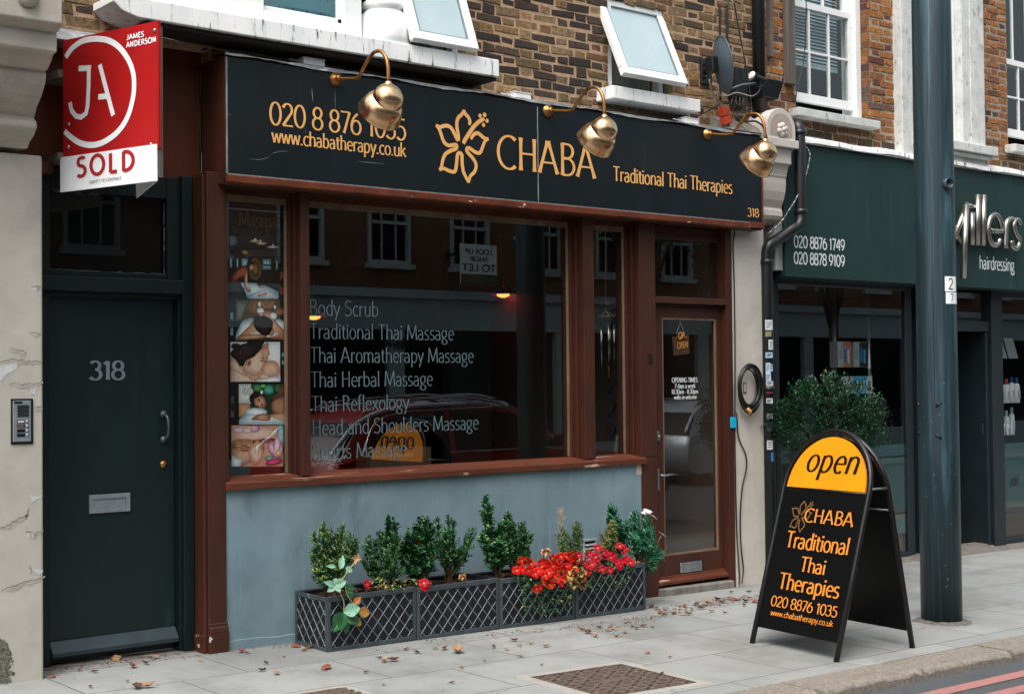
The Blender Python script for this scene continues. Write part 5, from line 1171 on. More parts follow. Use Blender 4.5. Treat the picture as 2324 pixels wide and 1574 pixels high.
for q in ((x1, dy, F(*CK(570, 265), dy).z), (x1, dy, zA+.1), (x2, -.02, F(*CK(295, 1350), -.02).z), (x2, -.02, F(1744, 720, -.02).z-.6)): mb.lathe(q, (0, 0, 1), [(0, .048), (.003, .055), (.04, .055), (.043, .048)], 18)
mb.build('collar', M_ironpipe, p2)
CT = crop(2250, 860, 1.6745)
stk = [(193,222,213,266,'w'),(182,215,272,300,'g'),(202,225,316,368,'w'),(180,222,382,410,'b'),(182,210,436,490,'b'),(208,221,444,480,'b'),(184,212,490,528,'b'),(190,224,530,556,'w'),(188,226,562,592,'r'),(184,222,620,646,'w'),(190,222,700,728,'w'),(200,222,740,790,'d'),(196,222,838,886,'w'),(214,224,900,946,'c'),(183,190,940,965,'w')]
smat = {'w': M_paper, 'g': mat('olive_sticker', '#77775a', None, .6), 'b': mat('pale_blue_sticker', '#a9c4d6', '#8fb0c6', .6, 40), 'r': mat('red_sticker', '#c83a25', '#d9553f', .6, 30), 'd': mat('scraped_sticker', '#6a7478', '#2b3033', .6, 30), 'c': mat('blue_sticker', '#2f7fb5', None, .6)}
ink = mat('sticker_ink', '#3a4146', None, .6)
for (a, b, c, d, k) in stk:
    z0, z1 = F(*CT(a, d), -.06).z, F(*CT(a, c), -.06).z; c0 = F(*CT(205, c), -.065).x
    def ang(xp): return max(-1.25, min(1.25, math.asin(max(-.95, min(.95, (F(*CT(xp, c), -.05).x - x2)/.0478*.8)))))
    t0, t1 = ang(a), ang(b); m = MB(); prev = None
    for i in range(7):
        th = -math.pi/2 + t0 + (t1-t0)*i/6 + .0; p_ = (x2 + .0482*math.cos(th), -.02 + .0482*math.sin(th)); cur = (m.av((*p_, z0)), m.av((*p_, z1)))
        if prev: m.idx((prev[0], cur[0], cur[1], prev[1]))
        prev = cur
    for r_i in range(3):
        if k in 'wbr':
            zz = z1 - (z1-z0)*(.25+.22*r_i); prev = None
            for i in range(5):
                th = -math.pi/2 + t0 + (t1-t0)*(.15+.7*i/4*(1-.2*r_i)); p_ = (x2 + .0487*math.cos(th), -.02 + .0487*math.sin(th)); cur = (m.av((*p_, zz-.004)), m.av((*p_, zz+.002)))
                if prev: m.idx((prev[0], cur[0], cur[1], prev[1]), 1)
                prev = cur
    m.build('sticker', [smat[k], ink], pp)
# ---- coil of black cable on the right pilaster and its tail
co = thing('cable_coil', 'coil of black cable hanging on the pale pilaster', 'cable coil', F(1700, 940, -.02))
c0 = F(1697, 880, -.03); rz = (F(1697, 822, -.03).z - F(1697, 940, -.03).z)/2; rx = (F(1729, 880, -.03).x - F(1671, 880, -.03).x)/2
mb = MB(); rl = random.Random(17)
for k in range(9):
    s = 1 - .035*k + rl.uniform(-.02, .02); ph = rl.uniform(0, 6); dx_, dz_ = rl.uniform(-.012, .012), rl.uniform(-.012, .012)
    mb.tube([c0 + Vector((dx_ + rx*.93*s*math.cos(R(a+ph*50)), -.015 - .007*(k % 4) + .004*math.sin(R(a)), dz_ + rz*.95*s*math.sin(R(a+ph*50)))) for a in range(0, 361, 15)], .0075, 6, cap=False)
mb.build('loops', M_blackpl, co)
mb = MB(); b_ = c0 + Vector((-.03, -.02, -rz*.88)); mb.tube([b_+Vector((-.02, -.012, .02)), b_+Vector((.0, -.03, -.0)), b_+Vector((.015, -.012, -.035))], .014, 8); mb.build('tie', mat('tan_tie', '#b98a4e', None, .6), co)
cable('cable', 'black cable hanging in a curve down the pale pilaster from the coil', [F(1672, 935, -.01), F(1676, 990, -.012), F(1692, 1030, -.012), F(1694, 1060, -.012), F(1684, 1110, -.012), F(1680, 1180, -.012), F(1682, 1240, -.014), F(1687, 1290, -.02), F(1684, 1322, -.05)], .006, M_blackpl)
cable('cable', 'black cable clipped along the edge of the brown door frame', [F(1668, 520, -.01), F(1664, 560, -.01), F(1666, 640, -.01), F(1668, 800, -.01), F(1668, 1000, -.01), F(1672, 1200, -.01), F(1678, 1300, -.015), F(1678, 1326, -.03)], .006, M_blackpl)
tag_ = F(1690, 880, -.002); mb = MB(); mb.box(tag_.x-.02, tag_.x+.02, -.004, -.0005, tag_.z-.045, tag_.z+.045, 0); mb.box(tag_.x-.011, tag_.x+.011, -.006, -.0042, tag_.z-.03, tag_.z+.03, 1); tag(mb.build('wall_plate', [M_bead, M_creamlite], None, tag_, bevel=.001), 'small ivory plate on the pilaster inside the coil', 'plate')
# ---- intercom on the left pilaster
ic = thing('intercom', 'silver door entry panel with four buttons on the cracked pilaster', 'intercom', F(50, 955, -.13))
C6 = crop(0, 1180, 6.557); IY = -.132
def ip(x, y, d=IY): return F(*C6(x, y), d)
a, b = ip(245, 1245), ip(650, 355)
mb = MB(); mb.box(a.x-.006, b.x+.004, -.136, -.13, a.z-.004, b.z+.006); mb.build('back_box', M_black, ic)
a, b = ip(262, 1210, -.14), ip(625, 372, -.14); ix_ = lambda x: ip(x, 800, -.14).x
mb = MB(); mb.box(a.x, b.x, -.143, -.1362, a.z, b.z); pnl = mb.build('panel', M_zinc, ic, bevel=.002)
mb = MB()
for i in range(7):
    for j in range(9):
        x = ix_(340) + (ix_(565)-ix_(340))*(i+.5*(j % 2))/6.6; z = ip(450, 470).z + (ip(450, 690).z - ip(450, 470).z)*j/8.0; mb.box(x, x+.008, -.1445, -.1432, z-.0035, z+.0015)
mb.build('speaker_grille', M_black, pnl)
for k, y in enumerate((795, 885, 978, 1068)):
    x = ix_(548); z = ip(548, y).z; mb = MB(); mb.lathe((x, -.1432, z), (0, -1, 0), [(0, .0075), (.004, .007), (.0055, .004), (.006, .0005)], 12); mb.build('button', M_steel, pnl)
    mb = MB(); x0_, x1_ = ix_(340), ix_(500); mb.box(x0_, x1_, -.1445, -.1432, z-.0085, z+.0085, 0); mb.box(x0_+.004, x1_-.004, -.1452, -.1446, z-.005, z+.005, 1); mb.build('name_slot', [M_black, [M_paper, M_bead, M_blackpl, M_blackpl][k]], pnl)
mb = MB(); z = ip(370, 410).z; mb.box(ix_(285), ix_(450), -.1442, -.1432, z-.006, z+.006); mb.build('label_slot', M_black, pnl)
# ---- estate agent board: two panels meeting at the front edge
EA, EBk, EC = Vector((-1.0, -.07, 0)), Vector((-.775, -.77, 0)), Vector((-.575, -.05, 0))
ed = (EBk - EA).normalized(); en_ = ed.cross(Vector((0, 0, 1))).normalized()
if en_.dot(Vector(CAM) - EA) < 0: en_ = -en_
def ep(u, v, lift=0.0): return PLN(u, v, EA, en_) + en_*lift
C1 = crop(0, 0, 2.249)
eb = thing('estate_agent_board', 'red and white sold board projecting from the wall above the dark green door', 'sign', ep(357, 418))
def rise(q): return Vector((q.x, q.y, 0))
tl, trr = ep(*C1(455, 245)), ep(*C1(1110, 178)); bl_, br_ = ep(*C1(440, 1060)), ep(*C1(1085, 1018))
mb = MB(); zt_, zb2 = (tl.z+trr.z)/2, (bl_.z+br_.z)/2
pA, pB = rise(bl_), rise(trr)
def slab(mb, p, q, z0, z1, n, t): mb.hexa([(*p.xy, z0), (*q.xy, z0), (*(q-n*t).xy, z0), (*(p-n*t).xy, z0), (*p.xy, z1), (*q.xy, z1), (*(q-n*t).xy, z1), (*(p-n*t).xy, z1)])
slab(mb, pA, pB, zb2-.03, zt_, en_, .006); rp = mb.build('red_panel', M_red, eb)
mb = MB(); wl0, wl1 = ep(*C1(425, 1070)), ep(*C1(1095, 1030)); wbz = (ep(*C1(415, 1315)).z + ep(*C1(1085, 1285)).z)/2; wtz = (wl0.z+wl1.z)/2
slab(mb, rise(wl0)+en_*.008, rise(wl1)+en_*.008, wbz, wtz, en_, .006); wp_ = mb.build('sold_panel', M_boardw, eb, bevel=.001)
rn = (EC - EBk).normalized().cross(Vector((0, 0, 1))).normalized()
mb = MB(); slab(mb, rise(pB)-rn*.006, EC, zb2-.03, zt_, rn, .006); mb.build('rear_red_panel', M_red, eb)
mb = MB(); slab(mb, rise(wl1)-rn*.0, EC, wbz, wtz, rn, .006); mb.build('rear_sold_panel', M_boardw, eb)
mb = MB(); mb.box(-1.03, -.56, -.05, .19, zt_-.2, zt_-.16); mb.box(-1.03, -.56, -.051, .19, zb2-.02, zb2+.02); mb.box(pB.x-.0, pB.x+.02, pB.y+.01, pB.y+.03, wbz+.02, zt_-.03); mb.build('bracket', M_bwood, eb)
def etext(s, x0, y0, x1, y1, h, m, lift, parent, **k):
    a, b = ep(*C1(x0, y0), 0), ep(*C1(x1, y1), 0); mm = MB(); text(mm, s, Vector((a.x, a.y, (a.z+b.z)/2)) + en_*lift, ed, ZA, en_, h, width=(rise(b)-rise(a)).length, **k); mm.build('lettering', m, parent)
hh = lambda x, y0, y1: ep(*C1(x, y0)).z - ep(*C1(x, y1)).z
etext('JAMES', 882, 272, 1003, 262, hh(940, 235, 270), M_boardw, .002, rp, thick=.2, thin=.19, flare=0, track=.12)
etext('ANDERSON', 880, 320, 1087, 305, hh(980, 275, 312), M_boardw, .002, rp, thick=.2, thin=.19, flare=0, track=.12)
etext('SOLD', 545, 1215, 945, 1195, hh(740, 1075, 1208), M_redtext, .010, wp_, thick=.2, thin=.19, flare=0, track=.22)
etext('SUBJECT TO CONTRACT', 630, 1268, 855, 1258, hh(740, 1245, 1265), M_greytext, .010, wp_, thick=.15, thin=.14, flare=0, track=.06)
mb = MB()
def estroke(pts, wdt, lift=.002):
    Q = [ep(*C1(*p)) for p in pts]; q2_ = [((q-EA).dot(ed), q.z) for q in Q]
    ribbon(mb, q2_, wdt, wdt, lambda a, b: EA.xy.to_3d() + ed*a + Vector((0, 0, b)) + en_*lift)
cw = .032
ring_ = [(690 + 252*math.cos(R(a)), 640 + 370*math.sin(R(a))) for a in range(-128, 126, 6)]
ring_ = [p for p in ring_ if p[0] > 455]
rr_ = sorted(ring_, key=lambda p: 0)
RG = [(458, 400), (500, 340), (560, 295), (620, 275), (690, 272), (760, 285), (830, 330), (890, 410), (925, 500), (934, 600), (920, 710), (885, 820), (830, 905), (760, 965), (690, 1000), (620, 1008), (550, 990), (490, 950), (450, 912)]
estroke([(p.x, p.y) for p in smooth_path([(x, y, 0) for x, y in RG], 5)], cw)
estroke(smooth_path([(548, 478, 0), (622, 474, 0)], 2) and [(548, 478), (634, 474)], .030); estroke([(620, 474), (618, 600), (612, 730), (600, 790), (565, 815), (530, 808), (500, 770), (488, 712)], .030, .0025); estroke([(695, 450), (788, 803)], .030); estroke([(685, 675), (745, 668)], .030, .0025)
mb.build('emblem', M_boardw, rp)
mb = MB()
for (x, y) in ((1075, 212), (1050, 1005), (480, 865), (478, 1022)): mb.lathe(ep(*C1(x, y), .001), en_, [(0, .011), (.004, .01), (.007, .005), (.008, .001)], 10)
mb.build('screw', M_steel, rp)
# ---- sandwich board
FL, FR_, = Vector((2.617, -1.76, gz(2.617))), Vector((2.531, -2.46, gz(2.531))); AP = Vector((2.965, -2.112, 1.245))
BLk, BR_ = Vector((3.325, -1.775, gz(3.325))), Vector((3.250, -2.465, gz(3.25)))
ab = thing('sandwich_board', 'black sandwich board with an amber open header standing on the paving near the kerb', 'sign board', ((FL+BR_)/2))
def aframe(L_, R_, top):
    rt_ = (R_-L_).normalized(); wd = (R_-L_).length; mid = (L_+R_)/2; upv = (top - mid); upv = (upv - rt_*upv.dot(rt_)); H_ = upv.length; upv.normalize(); n = rt_.cross(upv).normalized()
    return rt_, upv, n, wd, H_
fr1 = aframe(FL, FR_, AP)
rt_, upv, fn_, wd, H_ = fr1
if fn_.dot(Vector(CAM) - FL) < 0: fn_ = -fn_
def apx(u, v, lift=0.0): return PLN(u, v, FL, fn_) + fn_*lift
def frame_path(L_, R_, rt, up, wd, H_):
    sh_ = H_ - wd/2*1.02; pts = [L_, L_ + up*sh_*.5, L_ + up*sh_]; mid = (L_+R_)/2
    pts += [mid + up*sh_ + rt*(-wd/2*math.cos(R(a))) + up*(wd/2*1.02*math.sin(R(a))) for a in range(9, 180, 9)] + [R_ + up*sh_, R_ + up*sh_*.5, R_]
    return pts, sh_
pth, shl = frame_path(FL, FR_, rt_, upv, wd, H_)
mb = MB(); mb.tube(pth, .0165, 12); mb.build('frame', M_black, ab)
def boardpoly(L_, rt, up, wd, z0, z1, ins): return [L_ + rt*ins + up*z0, L_ + rt*(wd-ins) + up*z0, L_ + rt*(wd-ins) + up*z1, L_ + rt*ins + up*z1]
t0 = (apx(1812, 1440) - FL).dot(upv); t1 = (apx(1880, 1112) - FL).dot(upv)
mb = MB(); mb.prism([p + fn_*.004 for p in boardpoly(FL, rt_, upv, wd, t0, t1-.012, .012)], -fn_*.012); fpn = mb.build('front_panel', M_asign, ab)
def halfround(L_, rt, up, wd, z0, sh_, rad): 
    mid = L_ + rt*(wd/2); ctr = sh_
    a0 = math.degrees(math.asin(max(-1, min(1, (z0-ctr)/rad)))); return [mid + rt*(rad*math.cos(R(a))) + up*(ctr + rad*math.sin(R(a))) for a in [a0 + (180-2*a0)*i/30 for i in range(31)]]
rad = wd/2 - .03
mb = MB(); mb.prism([p + fn_*.006 for p in halfround(FL, rt_, upv, wd, t1+.004, shl, rad)], -fn_*.012); hd = mb.build('header', M_amber, ab)
mb = MB(); mb.tube([FL + upv*(t1-.004) + rt_*.01, FL + upv*(t1-.004) + rt_*(wd-.01)], .006, 8); mb.build('rail', M_black, ab)
def atext(s, u0, v0, u1, v1, u2, v2, m, parent, lift=.008, name='lettering', **k):
    """baseline ends at two pixels, (u2, v2) marks the cap height above the middle"""
    a, b = apx(u0, v0), apx(u1, v1); h = (apx(u2, v2) - (a+b)/2).dot(upv); mm = MB(); x_ = (a-FL).dot(rt_); zz = ((a-FL).dot(upv) + (b-FL).dot(upv))/2
    text(mm, s, FL + rt_*x_ + upv*zz + fn_*lift, rt_, upv, fn_, h, width=(b-a).dot(rt_), **k); mm.build(name, m, parent)
atext('open', 1829, 1065, 1945, 1080, 1888, 1015, M_black, hd, thick=.13, thin=.055, flare=.1, slant=.16, track=.06)
M_agold = mat('amber_lettering', '#dc8a30', '#d17f26', .5, 9)
atext('CHABA', 1826, 1182, 1937, 1197, 1882, 1158, M_agold, fpn, thick=.125, thin=.07, flare=.35)
atext('Traditional', 1784, 1240, 1926, 1260, 1855, 1212, M_agold, fpn, thick=.125, thin=.075, flare=.25, track=.02)
atext('Thai', 1816, 1296, 1873, 1304, 1846, 1266, M_agold, fpn, thick=.125, thin=.075, flare=.25, track=.02)
atext('Therapies', 1767, 1335, 1905, 1357, 1836, 1308, M_agold, fpn, thick=.125, thin=.075, flare=.25, track=.02)
atext('020 8876 1035', 1750, 1376, 1901, 1398, 1826, 1363, M_agold, fpn, thick=.13, thin=.075, flare=.2)
atext('www.chabatherapy.co.uk', 1750, 1396, 1892, 1421, 1822, 1395, M_agold, fpn, thick=.125, thin=.075, flare=.2, track=.02)
ec_ = apx(1817, 1172); ehh = ((apx(1818, 1134) - apx(1814, 1207))).dot(upv); ex_, ez_ = (ec_-FL).dot(rt_), (ec_-FL).dot(upv)
mb = MB(); emblem(mb, lambda a, b, l: FL + rt_*(ex_ + a*ehh) + upv*(ez_ + b*ehh) + fn_*(.006 + l), .045, 0); mb.build('flower_emblem', mat('dull_gold', '#6f5028', None, .5), fpn)
AP2 = Vector((3.035, -2.118, 1.24))
rt2, up2, n2, wd2, H2 = aframe(BLk, BR_, AP2)
if n2.x < 0: n2 = -n2
pth, sh2 = frame_path(BLk, BR_, rt2, up2, wd2, H2)
mb = MB(); mb.tube(pth, .0165, 12); mb.build('frame', M_black, ab)
mb = MB(); mb.prism([p + n2*.006 for p in boardpoly(BLk, rt2, up2, wd2, t0, t1-.14, .012)], -n2*.012); bpn = mb.build('rear_panel', M_asign, ab)
mb = MB(); hr = halfround(BLk, rt2, up2, wd2, t1+.0, sh2, rad); mb.prism([p + n2*.006 for p in hr], -n2*.005); hd2 = mb.build('header', M_amber, ab)
mb = MB(); mb.prism([p - n2*.0 for p in hr], -n2*.006); mb.prism([p for p in boardpoly(BLk, rt2, up2, wd2, t1-.125, t1-.01, .012)], -n2*.006); mb.build('header_back', M_asign, ab)
mb = MB(); text(mb, 'open', BR_ - rt2*.12 + up2*(t1+.10) + n2*.0068, -rt2, up2, n2, .115, width=.43, thick=.13, thin=.055, flare=.1, slant=.16); mb.build('lettering', M_black, hd2)
mb = MB()
for (L2_, r2_, u2_, n_, tt) in ((BLk, rt2, up2, n2, t1-.005), (BLk, rt2, up2, n2, t1-.132)): mb.tube([L2_ + u2_*tt + r2_*.008, L2_ + u2_*tt + r2_*(wd2-.008)], .006, 8)
mb.tube([FL + upv*(shl+.02), BLk + up2*(sh2+.02)], .007, 8); mb.tube([FR_ + upv*(shl+.02), BR_ + up2*(sh2+.02)], .007, 8); mb.build('hinge_rail', M_steel, ab)
# ---- lamp post
lpo = thing('lamp_post', 'scuffed dark green steel lamp post standing by the kerb', 'lamp post', (4.245, -2.0, gz(4.245)))
PX_, PY_, PR_ = 4.245, -2.0, .1335
M_post = mat('scuffed_green_post', '#1c3238', '#16292f', 0.45, 3, (1, 1, .15), marks=[('#4a6b77', 7, (1.6, 1.6, .10), .54, .72), ('#37545e', 22, (1.6, 1.6, .04), .5, .8), ('#0f1719', 9, (1, 1, 1.2), .73, .76)])
mb = MB(); mb.lathe((PX_, PY_, gz(PX_)-.05), (0, 0, 1), [(0, PR_+.001), (1.2, PR_), (4.0, PR_-.004), (6.5, PR_-.01)], 48); post = mb.build('shaft', M_post, lpo)
mb = MB(); mb.tube([(PX_-.118, PY_-.055, gz(PX_)-.02), (PX_-.115, PY_-.055, 5.5)], .004, 6); mb.build('seam', M_post, post)
def on_post(u, v):                       # pixel to the face of the post
    d = Vector(ray(u, v)); c = Vector(CAM); dx, dy = d.x, d.y; ox, oy = c.x-PX_, c.y-PY_; r_ = PR_-.002
    A_, B_, C_ = dx*dx+dy*dy, 2*(ox*dx+oy*dy), ox*ox+oy*oy-r_*r_; D_ = B_*B_-4*A_*C_
    t_ = (-B_ - math.sqrt(max(D_, 0)))/(2*A_); return c + d*t_
for (u0, u1, v0, v1, s) in ((2144, 2167, 627, 661, '2'), (2146, 2169, 663, 689, '7')):
    a, b = on_post(u0, (v0+v1)/2), on_post(u1-1.5, (v0+v1)/2); th0 = math.atan2(a.y-PY_, a.x-PX_); th1 = math.atan2(b.y-PY_, b.x-PX_)
    if th1 < th0: th1 += 2*math.pi
    th1 = th0 + (th1-th0)*1.25; z0, z1 = on_post((u0+u1)/2, v1).z, on_post((u0+u1)/2, v0).z; mm = MB(); prev = None; rr2 = PR_ + .001
    for i in range(9):
        th = th0 + (th1-th0)*i/8; cur = (mm.av((PX_+rr2*math.cos(th), PY_+rr2*math.sin(th), z0)), mm.av((PX_+rr2*math.cos(th), PY_+rr2*math.sin(th), z1)))
        if prev: mm.idx((prev[0], cur[0], cur[1], prev[1]), 0, True)
        prev = cur
    pl2 = mm.build('number_plate', M_boardw, post)
    mm = MB(); hgt = (z1-z0)*.72; wN = GL[s][0]*hgt
    for st_ in GL[s][1]:
        def put(p, q): th = (th0+th1)/2 - .06 + (p-GL[s][0]/2)*hgt/rr2; return Vector((PX_+(rr2+.001)*math.cos(th), PY_+(rr2+.001)*math.sin(th), z0 + (z1-z0)*.14 + q*hgt))
        pts_ = [];
        for p, q in zip(st_, st_[1:]): pts_ += [(p[0]+(q[0]-p[0])*i/4, p[1]+(q[1]-p[1])*i/4) for i in range(4)]
        ribbon(mm, pts_+[st_[-1]], .1, .1, put)
    mm.build('number', M_black, pl2)
q = on_post(2148, 417); dq = Vector((q.x-PX_, q.y-PY_, 0)).normalized()
mb = MB(); mb.lathe(q - dq*.02, dq, [(0, .034), (.055, .034), (.056, .028), (.03, .027), (.029, .001)], 20, caps=False); mb.build('cable_socket', M_post, post)
for k, (u, v, a) in enumerate(((2130, 917, -40), (2130, 990, 35), (2085, 915, 40), (2086, 985, -35))):
    q = on_post(u, v); dq = Vector((q.x-PX_, q.y-PY_, 0)).normalized(); sd3 = dq.cross(ZA); mm = MB(); vv = (sd3*math.cos(R(a)) + ZA*math.sin(R(a)))*.022; mm.tube([q-vv+dq*.002, q+vv+dq*.006], .007, 6); mm.build('strap_clip', M_black, post)
mb = MB(); rl = random.Random(51)
for i in range(34):
    th = R(rl.uniform(170, 300)); z = rl.uniform(-.0, 1.7)**1.0; w_ = rl.uniform(.0015, .005); h_ = rl.uniform(.002, .006); rr3 = PR_+.0008
    mb.face([(PX_+rr3*math.cos(th+s*w_/PR_), PY_+rr3*math.sin(th+s*w_/PR_), z+gz(PX_)+.05+c*h_) for s, c in ((-1, -.6), (.6, -1), (1, .5), (-.4, 1))])
mb.build('paint_chip', mat('bare_metal_chip', '#6f8387', '#566a6f', .6, 30), post)
mb = MB(); rl = random.Random(15); n = 40; inner = []; outer = []
for i in range(n):
    a = 2*math.pi*i/n; r0, r1 = PR_*.98, PR_ + rl.uniform(.035, .075)
    x0_, y0_ = PX_+r0*math.cos(a), PY_+r0*math.sin(a); x1_, y1_ = PX_+r1*math.cos(a), PY_+r1*math.sin(a)
    inner.append(mb.av((x0_, y0_, gz(x0_)+.014+rl.uniform(0, .006)))); outer.append(mb.av((x1_, y1_, gz(x1_)+.0015)))
for i in range(n): mb.idx((inner[i], inner[(i+1) % n], outer[(i+1) % n], outer[i]), 0, True)
mb.build('base_patch', mat('dark_base_ring', '#6a6861', '#494741', .95, 30, bump=.6, bscale=90), lpo)  # low irregular ring round the foot, darker than the paving
# ---- covers in the paving
mh = thing('manhole_cover', 'rusty brown square cover with ribbed treads set in the paving', 'manhole cover', GR(1390, 1545))
c00, c10, c01 = GR(1209, 1537), GR(1409, 1508), GR(1572, 1546)
eX, eY = (c10-c00), (c01-c10); eX.z = 0; eY.z = 0
Wm, Dm = eX.length, eY.length*1.05; ex_n = eX.normalized(); ey_n = Vector((ex_n.y, -ex_n.x, 0))
if ey_n.dot(eY) < 0: ey_n = -ey_n
def mpt(a, b, h=0.0): q = c00 + ex_n*a + ey_n*b; return Vector((q.x, q.y, gz(q.x) + h))
def mquad(mb, a0, a1, b0, b1, h0, h1, m=0): mb.hexa([mpt(a0, b1, h0), mpt(a1, b1, h0), mpt(a1, b0, h0), mpt(a0, b0, h0), mpt(a0, b1, h1), mpt(a1, b1, h1), mpt(a1, b0, h1), mpt(a0, b0, h1)], m)
M_rust = mat('rusty_iron', '#655850', '#4c433d', 0.7, 12, metal=.3, bump=.3, bscale=60, marks=[('#83746a', 30, (1, 1, 1), .55, .7)])
mb = MB(); fw = .07
for (a0, a1, b0, b1) in ((-fw, Wm+fw, -fw, -.006), (-fw, Wm+fw, Dm+.006, Dm+fw), (-fw, -.006, -.006, Dm+.006), (Wm+.006, Wm+fw, -.006, Dm+.006)): mquad(mb, a0, a1, b0, b1, -.02, .0035)
mb.build('surround', mat('cover_concrete', '#9a9992', '#86847c', .85, 14, bump=.3, marks=[('#6f6455', 12, (1, 1, 1), .66, .72)]), mh, bevel=.002)
mb = MB(); mquad(mb, 0, Wm, 0, Dm, -.02, .002); mquad(mb, -.006, 0, -.006, Dm+.006, -.02, .006); mquad(mb, Wm, Wm+.006, -.006, Dm+.006, -.02, .006); mquad(mb, 0, Wm, -.006, 0, -.02, .0061); mquad(mb, 0, Wm, Dm, Dm+.006, -.02, .0061); mb.build('plate', M_rust, mh)
mb = MB(); na_, nb_ = 9, 11
for i in range(na_):
    for j in range(nb_):
        ca, cb = Wm*(i+.5)/na_, Dm*(j+.5)/nb_; s = 1 if (i+j) % 2 else -1
        if abs(i-na_//2) < 2 and abs(j-nb_//2) < 1: continue
        la, lb = Wm/na_*.62, Dm/nb_*.26; q = [(-la/2, -lb/2-s*lb*.5), (la/2, -lb/2+s*lb*.5), (la/2, lb/2+s*lb*.5), (-la/2, lb/2-s*lb*.5)]
        mb.hexa([mpt(ca+x, cb+y, .0015) for x, y in q[::-1]] + [mpt(ca+x*.8, cb+y*.8, .010) for x, y in q[::-1]])
mb.build('tread', M_rust, mh)
mh2 = thing('manhole_cover', 'iron cover cut off by the bottom edge, below the planters', 'manhole cover', GR(700, 1590))
mb = MB(); a = GR(700, 1567); A2 = [(-.30, 0), (.22, .0), (.22, -.55), (-.30, -.55)]
def m2(x, y, h): return Vector((a.x+x, a.y+y, gz(a.x+x)+h))
mb.hexa([m2(x, y, -.02) for x, y in A2[::-1]] + [m2(x, y, .003) for x, y in A2[::-1]]); mb.build('surround', MATS['cover_concrete'], mh2, bevel=.002)
mb = MB(); A3 = [(-.24, -.05), (.16, -.05), (.16, -.5), (-.24, -.5)]; mb.hexa([m2(x, y, -.01) for x, y in A3[::-1]] + [m2(x, y, .006) for x, y in A3[::-1]])
for i in range(8):
    for j in range(6): x, y = -.21+.05*i, -.11-.065*j; mb.hexa([m2(x+p, y+q2, .0055) for p, q2 in ((0, 0), (0, .03), (.035, .04), (.035, .01))][::-1] + [m2(x+p, y+q2, .011) for p, q2 in ((.004, .004), (.004, .026), (.031, .036), (.031, .014))][::-1])
mb.build('plate', M_rust, mh2)
